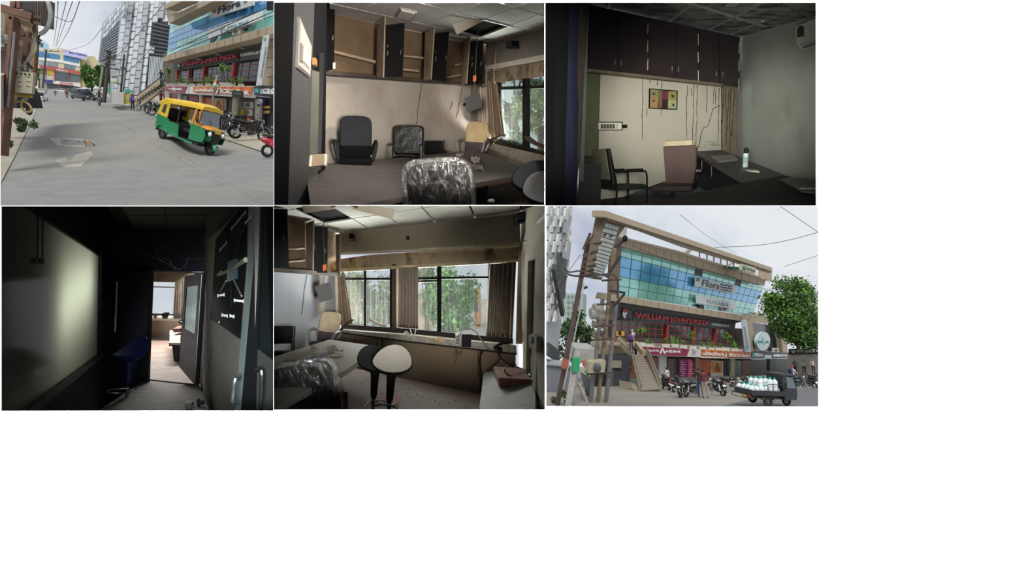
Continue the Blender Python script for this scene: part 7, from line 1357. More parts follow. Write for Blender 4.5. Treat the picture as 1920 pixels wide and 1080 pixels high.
Q(F1, 'emblem', [(407 + 4.6 * math.cos(a) - 2 * math.sin(a), 171 + 6.5 * math.sin(a)) for a in [k * PI / 6 for k in range(12)]], M('#8f3123', .5), .03, 1.5, s); text_on(F1, 'i', [(406, 165.5), (410, 165.5), (408, 176), (404, 176)], WH, s, off=1.56, shear=.2)
s = sign('black EGLO sign with a teal square at the right edge of the street view', F1, [(476.5, 161.5), (520, 161), (520, 181), (477, 178.5)], M('#131416', .4), 1.4); Q(F1, 'teal_square', [(478, 166), (486, 165.5), (486, 174), (478, 173.5)], M('#2a9a95', .4), .03, 1.46, s); text_on(F1, 'EGLO', [(488, 166.5), (518, 165), (518, 177), (488, 175.5)], WH, s, off=1.5, bold=.01)
s = sign('grey banner reading Flora hung on the glass facade of the street view', F1, [(396, 16), (472, -10), (476, 9), (394, 35)], M('#b9bab6', .6), .5, .08, 'banner_sign'); text_on(F1, 'Flora', [(406, 14), (448, -2), (450, 10.5), (407, 27)], M('#24262a', .5), s, off=.55, shear=.2)
Q(F1, 'flower_mark', [(401.5 + 3.5 * math.cos(a) * (1 + .4 * math.cos(5 * a)), 20 + 4 * math.sin(a) * (1 + .4 * math.cos(5 * a))) for a in [k * PI / 15 for k in range(30)]], M('#55585c', .5), .02, .52, s); text_on(F1, 's', [(456, 1), (462, -1), (462, 3), (456, 5)], M('#55585c', .5), s, off=.55)
s = sign('pale banner reading YUTASHI hung on the glass facade of the street view', F1, [(391, 56), (493, 21), (491.5, 35.5), (390, 73)], M('#cdd0ce', .6), .5, .08, 'banner_sign'); text_on(F1, 'YUTASHI', [(409, 55), (464, 37.5), (464, 44.5), (410, 62)], M('#7d9aa0', .5), s, off=.55, bold=.02)
s = sign('tall white banner hanging on the corner pillar of the street view', F1, [(493, 68), (504.5, 65), (489.7, 160), (479.7, 161)], M('#c5c9cb', .6), 1.6, .05, 'hanging_banner')
for k in range(13): Q(F1, 'vertical_lettering', [(496.8 - .72 * k, 88 + 4.4 * k), (499 - .72 * k, 87.6 + 4.4 * k), (498.6 - .72 * k, 90.6 + 4.4 * k), (496.4 - .72 * k, 91 + 4.4 * k)], M('#8d949c', .5), .02, 1.64, s)
Q(F1, 'green_spot', [(495.5 + 2.4 * math.cos(a), 72 + 3 * math.sin(a)) for a in [k * PI / 6 for k in range(12)]], M('#7fb04f', .5), .02, 1.64, s)
ac_outdoor('white air conditioner unit beside the YUTASHI banner, street view', F1, 435, 56, 451, 66, 'outdoor AC units of the street view', -.2); ac_outdoor('upper air conditioner unit right of the ICICI sign, street view', F1, 457, 191, 475, 203, 'outdoor AC units of the street view'); ac_outdoor('lower air conditioner unit right of the ICICI sign, street view', F1, 455, 205, 473, 217, 'outdoor AC units of the street view')
s = thing('satellite_dish', 'small round white dish on the shop pillar under the EGLO sign', 'dish', F1.pt(483, 195, .9)); Q(F1, 'dish', [(482.5 + 5 * math.cos(a), 190 + 5.3 * math.sin(a)) for a in [k * PI / 8 for k in range(16)]], M('#a9abad', .5), .15, 1.0, s); Q(F1, 'bracket', R4(481.5, 194, 483.5, 199), DARKM, .1, .85, s)
s = thing('led_board', 'black display board on a pole covering part of the ICICI sign', 'sign', at(444, 225, 25.5)); obj('case', prism([at(*p, 25.5) for p in ((435, 169), (454.5, 170.5), (454, 182.5), (435, 181))], Vector((0, .2, 0))), M('#1d211f', .5), s); obj('screen', prism([at(*p, 25.48) for p in ((440, 172.5), (452, 173.5), (452, 179), (440, 178.5))], Vector((0, .02, 0))), M('#37443d', .3), s); obj('pole', tube([at(440, 182, 25.6), at(437, 228, 25.6)], .06, 6), M('#7d7d7a', .5), s)
s = thing('flag_pole', 'thin slanting pole with a faded tricolour flag in front of the bank signs', 'pole', at(396, 215, 27)); obj('pole', tube([at(407, 141, 26.5), at(401, 170, 26.5), at(396, 216, 27)], .05, 6), M('#9a9a96', .5), s)
for k, hx in enumerate(('#c98a4f', '#c9c9c4', '#4f8a55')): obj('flag', prism([at(*p, 26.4) for p in ((402.5 - k * 1.2, 149 + 6 * k), (407 - 1.4 * k, 148 + 6 * k), (406 - 1.4 * k, 154 + 6 * k), (400.5 - 1.2 * k, 155 + 6 * k))], Vector((0, .03, 0))), M(hx, .8), s)
for k, (x, y, kd, s_) in enumerate(((317, 162, 'tree', 1.15), (329, 161, 'bush', .9), (341, 161.5, 'spiky', 1.1), (352, 162, 'bush', 1.0), (361, 162, 'bush', .9), (375, 162, 'bush', .9), (390, 162, 'spiky', .9), (404, 162, 'bush', .9), (420, 162.5, 'tree', 1.25), (434, 162.5, 'bush', 1.1), (452, 163, 'spiky', .8))):
    q = potted('%s in a white trough, %s along the near bank ledge' % ({'tree': 'round-topped dwarf tree', 'bush': 'leafy bush', 'spiky': 'spiky plant'}[kd], ('one', 'two', 'three', 'four', 'five', 'six', 'seven', 'eight', 'nine', 'ten', 'eleven')[k]), None, 1, PM, GL, kd, 160 + k, 'planters on the near ledge'); place(q, x, y, F1.pt(x, y, 1.5).y, 0, 0, 0, s_ * .78)
# stair of the building
e = thing('outdoor_stair', 'open steel stair descending left of the bank signs', 'stair', at(280, 195, 45))
obj('stringer', beam(at(312, 158, 43), at(266, 194, 46), .2, .5), ST, e); obj('stringer', beam(at(302, 154, 43), at(256, 187, 47), .2, .4), ST, e)
for k in range(9): t = k / 8; obj('tread', beam(at(302 - 42 * t, 156 + 31 * t, 43.2 + 3 * t), at(311 - 42 * t, 160 + 31 * t, 43 + 3 * t), .4, .1), M('#3f3a34', .7), e)
obj('handrail', J(tube([at(312, 149, 43), at(266, 185, 46)], .06, 5), tube([at(300, 146, 43), at(258, 178, 47)], .06, 5), *[tube([at(312 - 46 * q, 149 + 36 * q, 43 + 3 * q), at(312 - 46 * q, 158 + 36 * q, 43 + 3 * q)], .04, 4) for q in (0, .25, .5, .75, 1)]), M('#6d655a', .5, .3), e)
# -- white clad tower in the middle
CT = vpl(228, 62, 345, 54); CL = vpl(184, 110, 232, 62); CM = [M(h, .6, .1, var=.05) for h in ('#cfd3d4', '#b3b7b9', '#e0e3e4')]
e = thing('clad_tower', 'tall building clad in staggered white and grey metal panels', 'building', at(270, 185, 60)); Q(CT, 'core', [(228, -6), (350, -6), (322, 40), (312, 115), (328, 118), (324, 165), (285, 185), (205, 185), (219, 100)], M('#9a9fa2', .7), .5, -.4, e)
HT = homog(U4, [(233, -8), (330, -16), (312, 184), (206, 190)])
for c_ in range(10):
    for r_ in range(13):
        o_ = .5 * (c_ % 2); a, b = c_ / 10 + .005, (c_ + 1) / 10 - .005; q = hq(HT, a, (r_ + o_) / 13.5 + .004, b, (r_ + o_ + 1) / 13.5 - .004); cx = sum(p[0] for p in q) / 4; cy = sum(p[1] for p in q) / 4
        if cx > 285 and 40 < cy < 112 and cx > 281 + (103 - cy) * .1: continue
        if cx > 272 and cy > 106: continue
        k = (c_ * 7 + r_ * 3) % 3; tl = .25 if k == 1 else 0
        pts = [CT.pt(*q[0], .1), CT.pt(*q[1], .1 + tl), CT.pt(*q[2], .1 + tl), CT.pt(*q[3], .1)]; obj('cladding_panel', prism(pts, CT.n * -.1), CM[k], e)
for k in range(3): Q(CT, 'dark_gap', [(248 + 20 * k, 20 + 25 * k), (249 + 20 * k, 20 + 25 * k), (248 + 20 * k, 33 + 25 * k), (247 + 20 * k, 33 + 25 * k)], BLK, .03, .4, e)
Q(CT, 'louvre_recess', [(287.5, 38), (322, 46), (314, 109), (280, 104)], M('#2b2e2f', .7), .1, .05, e)
for k in range(9): t = k / 9; Q(CT, 'louvre_blade', [(288 - 7.5 * t, 41 + 65 * t), (321 - 7 * t, 49 + 61 * t), (320.8 - 7 * t, 51 + 61 * t), (287.8 - 7.5 * t, 43 + 65 * t)], M('#5d6163', .6), .15, .2, e)
for k in range(17): x = 281 + 2.9 * k; Q(CT, 'corrugated_rib', [(x, 105 + k * .3), (x + 1.7, 105 + k * .3), (x - 4 + 1.7, 162), (x - 4, 162)], M('#c3c9c8', .5, .2), .12, .25, e)
Q(CL, 'side_core', [(192, 44), (234, -4), (230, 42), (207, 185), (184, 117)], M('#a7aba9', .7), .5, -.3, e); Q(CL, 'side_louvre', [(190.5, 72), (227, 42.5), (219.5, 103), (184, 116)], M('#5d6569', .6), .1, .05, e)
for k in range(10): t = k / 10; Q(CL, 'louvre_blade', [(190.5 - 6 * t, 73 + 43 * t), (226.5 - 7 * t, 44.5 + 59 * t), (226.3 - 7 * t, 47 + 59 * t), (190.2 - 6 * t, 74.6 + 43 * t)], M('#8a9296', .5), .15, .25, e)
for c_ in range(8):
    for r_ in range(3): x = 194 + 5 * c_; y = 44 - 5.9 * c_ + r_ * 10; Q(CL, 'side_panel', [(x, y), (x + 4.4, y - 5), (x + 4, y + 3.6), (x - .4, y + 8.5)], CM[(c_ + r_) % 3], .1, .2 + .1 * (r_ % 2), e)
Q(CL, 'green_board', R4(200, 165, 210, 175), M('#2f8a5a', .6), .1, .8, e); Q(CT, 'green_board', R4(234, 167, 244, 174), M('#2fa08a', .6), .1, .6, e); Q(CT, 'yellow_wall', R4(229, 174, 243, 195), M('#c9bd6a', .8), .1, .5, e); Q(CL, 'kiosk_wall', R4(208, 172, 222, 196), M('#b9b5ab', .8), .5, 1.2, e)
# -- far building closing the street
FA = Pl((70, 100, 400), (180, 100, 400), (120, 160, 400)); e = thing('academy_building', 'cream building with blue glass and a lilac rooftop sign closing the street', 'building', at(115, 168, 400))
Q(FA, 'main_block', [(68, 92), (120, 91), (150, 103), (150, 172), (68, 172)], M('#c9bfa0', .8, var=.06), 10, 0, e); Q(FA, 'side_block', [(148, 106), (176, 105), (186, 118), (186, 160), (148, 165)], M('#c2b48a', .8), 10, -2, e); Q(FA, 'roof_room', [(71, 76), (82, 77), (90, 83), (90, 91), (71, 90)], M('#9fc0cc', .7), 3, -1, e); Q(FA, 'roof_window', R4(76, 81, 80.5, 88), M('#3b4650', .4), .3, -.8, e)
BL2 = M('#4f86ad', .2, .2, var=.15)
for q in ([(71, 95), (91, 99), (91, 109), (71, 107)], [(92, 99), (112, 103), (111, 112), (92, 109)], [(119, 103), (134, 107), (134, 117), (119, 115)], [(135, 107), (148, 110), (147, 119), (135, 117)]): Q(FA, 'glass_band', q, BL2, .5, .4, e)
Q(FA, 'white_band', [(70, 107), (112, 112), (150, 120), (150, 125), (112, 117), (70, 112)], M('#d9d8d2', .7), .6, .6, e)
for q, hx in (([(72, 113), (90, 116), (90, 124), (72, 121)], '#8f9a9c'), ([(91, 116), (108, 118), (108, 126), (91, 124)], '#7d8a8e'), ([(120, 120), (140, 123), (140, 131), (120, 128)], '#6d7f85'), ([(73, 127), (87, 129), (87, 140), (73, 138)], '#6a5a4c'), ([(88, 129), (101, 131), (100, 141), (88, 140)], '#c09a3c'), ([(103, 134), (127, 138), (127, 153), (103, 152)], '#4d5a60'), ([(130, 138), (150, 141), (150, 153), (130, 153)], '#5a6468'), ([(88, 141), (100, 142), (100, 150), (88, 150)], '#b9b1a4'), ([(74, 141), (86, 141), (86, 164), (74, 164)], '#8d8a84'), ([(88, 156), (150, 160), (150, 168), (88, 167)], '#3f3a38')): Q(FA, 'shopfront', q, M(hx, .5, var=.2, sc=.3), .4, .5, e)
for x in (102, 128): Q(FA, 'red_column', R4(x, 131, x + 1.6, 153), M('#a8443f', .6), .4, .9, e)
Q(FA, 'white_fascia', [(100, 151), (151, 157), (151, 163), (100, 157)], M('#d0cdc6', .7), .6, .9, e)
s = sign('lilac rooftop sign reading Shree Academy', FA, [(119, 93.5), (163, 101), (163, 112.5), (119, 103)], M('#b5b4da', .6), 1.5, .5); text_on(FA, 'Shree Academy', [(129, 96), (162, 102), (162, 107), (129, 100.5)], M('#3d3f78', .5), s, off=1.7, bold=.01)
s = sign('long red fascia sign with white letters on the far building', FA, [(74, 121.5), (104, 126), (150, 134), (150, 139.5), (104, 131.5), (74, 126.5)], M('#b0514c', .6), 1.6, .4); text_on(FA, "Infinito's", [(106, 128), (126, 131.5), (126, 135), (106, 131.5)], WH, s, off=1.8, bold=.01)
s = sign('red shop sign with white letters low on the far building', FA, [(112.5, 154), (136, 156.5), (136, 161), (112.5, 158.5)], M('#b5453f', .6), 1.9, .3); text_on(FA, "Infinito's", [(115, 155), (134, 157), (134, 160), (115, 158)], WH, s, off=2.1, bold=.01)
s = sign('dark blue shop sign at the foot of the far building', FA, [(82, 149), (99, 151), (99, 156), (82, 154)], M('#2b3a7d', .6), 1.5, .3)
tree('street_tree', 'dense green tree right of the far building', at(172, 172, 95), at(170, 142, 95), (1.9, 1.4, 2.1), 1800, .5, ('#2a5220', '#6f9a3f'), 71, rt=.2); tree('street_tree', 'dark green tree in front of the side wall of the clad tower', at(196, 178, 85), at(194, 150, 85), (1.6, 1.2, 2.4), 1800, .45, ('#24481c', '#5d8a38'), 72, rt=.2); tree('street_tree', 'small bright tree behind the meter box at the left', at(73, 165, 90), at(73, 140, 90), (.8, .6, 1.0), 600, .35, ('#3a6a2c', '#7fa84c'), 73)
# -- poles along the street
def street_pole(label, x0, y0, x1, y1, Y, arms, m_=M('#3f3a38', .8, var=.2), r_=.18, extra=None):
    e = thing('utility_pole', label, 'pole', at(x0, y0, Y), 'poles of the street view'); obj('mast', beam(at(x0, y0, Y), at(x1, y1, Y), r_, r_), m_, e)
    for a, b, c, d in arms: obj('cross_arm', beam(at(a, b, Y - .1), at(c, d, Y - .1), .12, .12), m_, e); obj('insulator', J(*[tube([at(a + (c - a) * t, b + (d - b) * t, Y - .1), at(a + (c - a) * t, b + (d - b) * t - 2.2, Y - .1)], .1, 5) for t in (.05, .5, .95)]), M('#55504d', .4), e)
    return e
street_pole('dark pole with a crossarm in front of the far building', 80, 165, 87, 93, 105, [(82, 95, 110, 97), (83, 105, 92, 106)], r_=.22)
street_pole('main dark lattice pole with arms left of the clad tower', 195, 192, 205, 95, 62, [(196, 96, 214, 100), (198, 108, 233, 113), (196, 120, 216, 122), (190, 124, 206, 126), (205, 128, 232, 132)], r_=.32)
street_pole('thin dark pole carrying the transformer box beside the clad tower', 226, 178, 233, 102, 60, [(208, 153, 228, 159), (228, 130, 236, 130)], r_=.16)
street_pole('slim pale leaning pole before the green trees', 185, 180, 193, 122, 66, [], M('#8d8878', .8), .2)
e = thing('transformer', 'pale transformer box hung on the pole beside the clad tower', 'transformer', at(215, 157, 59)); obj('tank', rbox(at(215, 151.5, 59), (.75, .4, .5), .06), M('#b9b3a4', .6), e, True); obj('bushing', J(*[tube([at(x, 147, 59), at(x, 142, 59)], .07, 6) for x in (211, 215, 219)]), M('#5d5650', .5), e)
wires(['overhead wire rising steeply left of centre in the street sky', 'second overhead wire rising beside the first in the street sky', 'overhead wire with dark spacers in the street sky', 'rightmost overhead wire fanning across the street sky', 'short cross wire linking the overhead wires', 'thin wire slanting from the clad tower to the far pole', 'wire crossing the front of the clad tower', 'second wire crossing the front of the clad tower lower down', 'wire crossing the glass facade above the ledge', 'second wire crossing the glass facade'],
      [[(100, 88, 100), (106, 45, 60), (109, 0, 35)], [(104, 88, 100), (114, 45, 60), (125, -2, 35)], [(106, 88, 100), (122, 42, 60), (137, 0, 35)], [(108, 92, 100), (128, 58, 60), (151, -2, 35)], [(103, 31, 50), (122, 39, 50), (133, 40, 50), (141, 30, 50)], [(110, 98, 100), (160, 85, 80), (192, 52, 62)], [(205, 120, 60), (262, 60, 50), (310, 4, 45)], [(228, 145, 58), (280, 95, 50), (340, 20, 45)], [(318, 97, 40), (420, 50, 26), (516, 8, 25)], [(318, 103, 40), (420, 62, 26), (516, 20, 25)]], .03)
# -- rusty transformer frame at the near left
RU = M('#70503f', .8, var=.25, sc=3); RU2 = M('#594437', .85, var=.3, sc=3); YL = 15.0
e = thing('transformer_rack', 'rusty steel transformer frame with cables at the left edge', 'frame', at(6, 292, YL))
obj('post', J(beam(at(4, 292, YL), at(27, 33, YL), .2, .12), beam(at(7.5, 292, YL - .12), at(31, 33, YL - .12), .05, .3)), RU, e); obj('pipe', tube([at(14, 200, YL - .25), at(27, 60, YL - .25)], .035, 6), M('#8a8a88', .4, .5), e); obj('rear_post', beam(at(46, 135, 17), at(53, 60, 17), .15, .15), RU2, e); obj('thin_post', beam(at(62, 140, 17.5), at(67, 80, 17.5), .06, .06), M('#a87f55', .7), e); obj('rail_post', beam(at(66, 160, 17.5), at(72, 78, 17.5), .05, .05), RU2, e)
for a, b, w_, h_, m_ in (((-4, 13, YL), (62, 32, YL), .16, .2, RU), ((18, 32, YL), (64, 50, YL), .12, .12, RU2), ((60, 32, YL), (70, 80, 16), .1, .16, RU2), ((36, 52, 16), (44, 68, 16), .1, .14, RU2), ((34, 70, 16), (74, 80, 16), .1, .12, RU2), ((28, 62, 16), (42, 68, 16), .08, .1, RU2)): obj('cross_beam', beam(at(*a), at(*b), w_, h_), m_, e)
obj('tank', prism([at(*p, YL + .3) for p in ((38, -6), (66, -6), (66, 22), (40, 17))], Vector((0, .6, 0))), M('#3d3836', .6, var=.2), e)
for k in range(5): obj('radiator_fin', prism([at(67 + 3.2 * k + a, b, YL + .2) for a, b in ((0, -6), (1.6, -6), (-.6, 42 + k), (-2, 41 + k))], Vector((0, .5, 0))), M(('#5d4f45', '#77665a')[k % 2], .7), e)
obj('fin_bar', J(beam(at(64, 31, YL), at(80, 33, YL), .06, .08), beam(at(64, 42, YL), at(79, 46, YL), .06, .08)), RU2, e); obj('upper_post', J(beam(at(26, 14, YL), at(28, -6, YL), .14, .14), beam(at(36, 16, YL), at(37, -6, YL), .1, .1)), RU, e)
for pts, r_, m_ in (([(89, 0), (95, 25), (92, 45), (84, 58), (75, 64)], .06, M('#9a9a96', .5)), ([(68, 62), (64, 85), (58, 105), (46, 122), (38, 128)], .05, M('#8d8268', .6)), ([(66, 78), (66, 95), (50, 115), (47, 132)], .04, M('#9d947c', .6)), ([(45, 105), (52, 118), (60, 128)], .04, BLK), ([(76, 64), (72, 72), (78, 76)], .025, BLK)): obj('cable', tube(smooth_path([at(*p, 15.2) for p in pts], 5), r_, 6), m_, e, True)
e = thing('meter_box', 'cream metal meter cabinet with vent slots on the transformer frame', 'cabinet', at(44, 178, 15.4)); MB = Pl((23, 133, 15.4), (64, 137, 15.4), (22, 177, 15.4)); MBM = M('#a29b83', .6, var=.08, sc=3)
Q(MB, 'case', [(26, 132), (64.5, 136), (61, 177), (22, 174)], MBM, .35, .35, e); Q(MB, 'door', [(28, 134), (63, 138), (60, 175.5), (24, 172.5)], M('#aea78f', .6, var=.08), .02, .37, e)
for k in range(6): Q(MB, 'vent_slot', [(32 + 17 * (k % 2), 143 + 9 * (k // 2)), (40 + 17 * (k % 2), 144 + 9 * (k // 2)), (40 + 17 * (k % 2), 145 + 9 * (k // 2)), (32 + 17 * (k % 2), 144 + 9 * (k // 2))], M('#6d6754', .7), .01, .38, e)
for k in range(4): obj('bolt', ell(MB.pt(32 + 7.6 * k, 137.5 + .7 * k, .38), .03, 6, 4), DARKM, e)
tag(obj('yellow_rail', beam(at(21, 178, 15.3), at(60, 181, 15.3), .06, .07), M('#c9a52f', .6)), 'yellow metal rail below the cream meter cabinet', 'rail')
e = thing('corner_shop', 'tan building with air conditioners behind the transformer frame', 'building', at(35, 190, 24)); CS = vpl(-4, 17, 72, 30)
Q(CS, 'wall', [(-6, 10), (30, 25), (72, 40), (70, 160), (-6, 215)], M('#b08a5c', .8, var=.1), .4, -.2, e); Q(CS, 'cream_wall', [(-6, 20), (10, 28), (8, 60), (-6, 58)], M('#c9bd9d', .8), .2, .1, e); Q(CS, 'awning', [(30, 84), (70, 90), (70, 100), (30, 98)], M('#6d5f50', .8), .6, .6, e); Q(CS, 'cream_band', [(34, 48), (52, 52), (50, 62), (38, 60)], M('#c2b48e', .7), .2, .2, e); Q(CS, 'lower_wall', [(-6, 95), (28, 95), (28, 140), (-6, 150)], M('#8d8272', .8, var=.2), .2, .2, e); Q(CS, 'plinth', [(-6, 145), (12, 138), (10, 200), (-6, 215)], M('#a89c88', .85), .3, .5, e); Q(CS, 'white_panel', [(40, 100), (66, 104), (66, 160), (40, 162)], M('#b9b4a8', .7, var=.2), .2, .3, e)
ac_outdoor('grey air conditioner box stacked lower on the tan corner building', CS, 5, 66, 16, 88, 'AC boxes on the corner building'); ac_outdoor('grey air conditioner box above it beside the cream wall', CS, -2, 56, 7, 82, 'AC boxes on the corner building')
e = rigid('auto_rickshaw', 'dark auto rickshaw parked half hidden behind the meter cabinet', 'rickshaw'); obj('body', loft([[(x, s * .6, z) for s in (-1, 1)] + [(x * .96, s * .52, z2) for s in (1, -1)] for x, z, z2 in ((-1.2, .35, 1.0), (-.6, .3, 1.55), (.3, .3, 1.5), (.8, .35, .95))]), M('#211f1f', .5), e, True); obj('canopy', rbox((-.3, 0, 1.55), (1.6, 1.2, .2), .08), M('#2b2a29', .7), e, True); wheel(e, -.8, .22, .06, True, RIM, -.5); wheel(e, .7, .22, .06); obj('headlight', ell((.85, -.2, .8), .1), M('#8d8a80', .3), e, True); place(e, 38, 213, 24, -60, 6, 0, .95)
tag(obj('hose_loop', tube(smooth_path([at(*p, 15.2) for p in ((30, 192), (40, 190), (52, 194), (59, 204), (56, 210), (46, 208), (40, 198), (44, 184))], 5), .03, 6), M('#a8905c', .6), None, True), 'coiled tan hose hanging under the meter cabinet', 'hose')
for lb, c, r_, n, mt, sd in (('creeper with broad grey-green leaves at the foot of the frame', (40, 231), (.55, .3, .2), 260, ('#3b4f33', '#7a8a66'), 81), ('bright green shrub at the left edge beside the rusty post', (18, 257), (.14, .15, .28), 240, ('#3a7a2c', '#7fb355'), 82)):
    e = thing('roadside_plant', lb, 'plant', at(*c, 15)); obj('foliage', foliage(at(*c, 15.2), r_, n, .15, sd), leafmat(*mt), e)
# -- traffic
wc = car('white car driving away at the left of the street', M('#d6d8da', .25, coat=.5), 3.9, 1.7, 1.6, True); place(wc, 76, 189.5, 88, 80, 4, 0, 1.0)
dc = car('black car coming towards us in the right lane', M('#26282c', .25, coat=.5), 4.3, 1.8, 1.7, True); place(dc, 157, 187.5, 92, -60, 5, 0, 1.15)
sc = car('small white saloon car far down the street', M('#d9dbdc', .25, coat=.5)); place(sc, 117, 172.5, 190, -20, 4, 0, .8)
gr = car('green and yellow vehicle crossing far behind the riders', M('#3a6a35', .4), 3.0, 1.5, 1.6, True); place(gr, 137, 174, 180, 0, 4, 0, .9)
def rider(lbl, shirt, x, y, Y, yaw, s_):
    q = person(lbl, shirt, M('#26262c', .8), RIDE); place(q, x, y, Y, yaw, 4, 0, s_); return q
mB = motorcycle('dark motorcycle ridden away by the man in red', GLOSSB, 'motorcycles of the street view'); place(mB, 126, 184.5, 110, 90, 5, 0, 1.2); rider('rider in a red shirt seen from behind mid-street', M('#a8232f', .8), 126, 183.5, 109, 180, 1.2)
place(dup(mB, 'motorcycle ridden towards us left of centre far down the street'), 104, 180, 135, -90, 5, 0, 1.2); rider('rider in a pale shirt coming towards us far down the street', M('#b9bcc4', .8), 104, 179.5, 134, 0, 1.2)
place(dup(mB, 'motorcycle ridden towards us beside the parked row'), 187, 198, 66, -95, 5, 0, 1.1); rider('rider in dark clothes on the motorcycle near the slim pole', M('#2d2c31', .8), 187, 197, 65.6, 0, 1.1)
def ped(lbl, sh, tr, x, y, yaw, s_=1.0, **k): q = person(lbl, sh, tr, None, **k); place(q, x, y, g1(x, y), yaw, 4, 0, s_); return q
ped('pedestrian in blue trousers at the left side of the road', M('#9a97a5', .8), M('#3d4f7a', .8), 87, 177, 180, 1.0); ped('pedestrian in black by the yellow wall', M('#1d1c1f', .8), M('#4a4f66', .8), 230, 200, 0, 1.0)
q = ped('pedestrian in a pink top with a purple backpack walking away', M('#b03a5a', .8), M('#1f1e22', .8), 249, 208, 180, 1.0); obj('backpack', rbox((0, .17, 1.2), (.34, .2, .45), .06), M('#4a3fa0', .7), q, True); ped('pedestrian in white clothes beside the parked motorcycles', WHS, M('#b5b2ac', .8), 258, 210, 180, 1.05, hair=WHS)
q = person('person in dark clothes standing on the stair', M('#2b2a35', .8), M('#34495f', .8)); place(q, 303, 160, 43, 160, 4, 0, .75)
q = person('person in a red top sitting among the parked motorcycles', M('#8f2533', .8), DKS, RIDE); place(q, 303, 205, 43, 40, 4, 0, .9)
# parked row
for i, (lb, x, y, yaw) in enumerate((('black parked motorcycle nearest the white-clad pedestrian', 272, 208, 20), ('black parked motorcycle second in the row beyond the rickshaw', 281, 210, 150), ('black parked motorcycle third in the row beyond the rickshaw', 291, 214, 160), ('black parked motorcycle just behind the rickshaw canopy', 301, 219, 165))): place(dup(mB, lb), x, y, g1(x, y), yaw, 6, 4, 1.05)
sB = scooter('dark scooter with a white front wheel right of the rickshaw', M('#26272b', .3, coat=.4), 'scooters of the street view'); place(sB, 412, 252, 25.4, -25, 7, 4, 1.0)
mC = dup(mB, 'black motorcycle with red trim parked in front of the EGLO shop'); place(mC, 467, 263, 23.6, 14, 7, 6, 1.02)
place(dup(mB, 'black motorcycle partly behind the scooter near the cream pillar'), 436, 244, 27.5, 150, 6, 4, 1.0)
sR = scooter('red scooter cut off by the right edge', M('#a02335', .3, coat=.4), 'scooters of the street view'); place(sR, 531, 296, 18.2, 16, 8, 4, .95)
q = person('arm of a person beside the red scooter at the right edge', M('#c9b9b0', .8), M('#c9c6c2', .8), RIDE); place(q, 534, 292, 18.4, -90, 6, 0, .95)
# -- the auto rickshaw
e = rigid('auto_rickshaw', 'green auto rickshaw with a yellow canopy driving along the road', 'rickshaw')
GRN = M('#12824f', .35, var=.06, coat=.3); YEL = M('#d9b32a', .5, var=.06); ORG = M('#d08a26', .45, var=.06); BKP = M('#1a1b1c', .45, var=.1)
def side(name, prof, mat, y0, y1, par=e): return obj(name, prism([Vector((x, y0, z)) for x, z in prof], Vector((0, y1 - y0, 0))), mat, par)
for s_ in (-1, 1):
    a, b = (-.66, -.62) if s_ < 0 else (.62, .66)
    side('side_panel', [(-2.42, .42), (-2.42, .95), (-1.75, .88), (-1.72, .8), (-1.2, .82), (-1.15, .62), (-1.1, .3), (-1.55, .28), (-1.72, .36), (-2.2, .36)], GRN, a, b)
    side('sill', [(-1.2, .28), (-1.2, .34), (-.35, .34), (-.35, .26)], GRN, a, b)
    side('rear_quarter', [(-2.42, .95), (-2.3, 1.4), (-2.15, 1.64), (-1.78, 1.64), (-1.85, .9)], YEL, a, b)
    side('quarter_window', [(-2.2, 1.08), (-2.12, 1.4), (-1.95, 1.42), (-2.0, 1.04)], M('#3d4140', .2), a - .01, b + .01)
    side('front_panel', [(-.62, .4), (-.62, 1.0), (-.42, 1.02), (.06, .96), (.14, .7), (.06, .48), (-.2, .42)], GRN, a * .92, b * .92)
    side('door_pillar', [(-.62, 1.0), (-.5, 1.68), (-.4, 1.68), (-.5, 1.0)], ORG, a * .95, b * .95); side('mid_pillar', [(-1.3, .8), (-1.28, 1.62), (-1.22, 1.62), (-1.24, .8)], BKP, a, b)
obj('floor_pan', box((-1.25, 0, .32), (2.3, 1.24, .08)), BKP, e); obj('rear_panel', box((-2.4, 0, .8), (.05, 1.28, .85)), GRN, e); obj('rear_bench', J(rbox((-1.95, 0, .72), (.55, 1.2, .2), .05), rbox((-2.22, 0, 1.05), (.14, 1.2, .5), .05)), M('#151415', .6), e, True); obj('partition', box((-1.2, 0, .6), (.05, 1.2, .5)), M('#211c1a', .7), e); obj('driver_seat', rbox((-.95, 0, .66), (.4, .9, .14), .04), M('#151415', .6), e, True)
obj('canopy', loft([[(x, hw * math.copysign(abs(math.cos(a)) ** .5, math.cos(a)), z + hh * abs(math.sin(a)) ** .6) for a in [PI * i / 12 for i in range(13)]] + [(x, -hw * .9, z + .01), (x, hw * .9, z + .01)] for x, hw, hh, z in ((-2.44, .6, .18, 1.38), (-2.25, .66, .22, 1.46), (-1.3, .68, .24, 1.55), (-.5, .66, .24, 1.62), (-.2, .6, .16, 1.63))]), YEL, e, True)
obj('canopy_lining', box((-1.4, 0, 1.55), (1.9, 1.2, .02)), M('#4a4332', .8), e)
obj('windscreen_frame', J(*[tube([(-.32, s_ * .56, 1.0), (-.28, s_ * .55, 1.68)], .035, 6) for s_ in (-1, 1)], tube([(-.28, -.55, 1.68), (-.28, .55, 1.68)], .04, 6)), ORG, e, True)
obj('windscreen', prism([Vector(p) for p in ((-.18, -.53, 1.04), (-.18, .53, 1.04), (-.28, .52, 1.66), (-.28, -.52, 1.66))], Vector((.015, 0, 0))), glass('#a9b5b5', .25, .03), e)
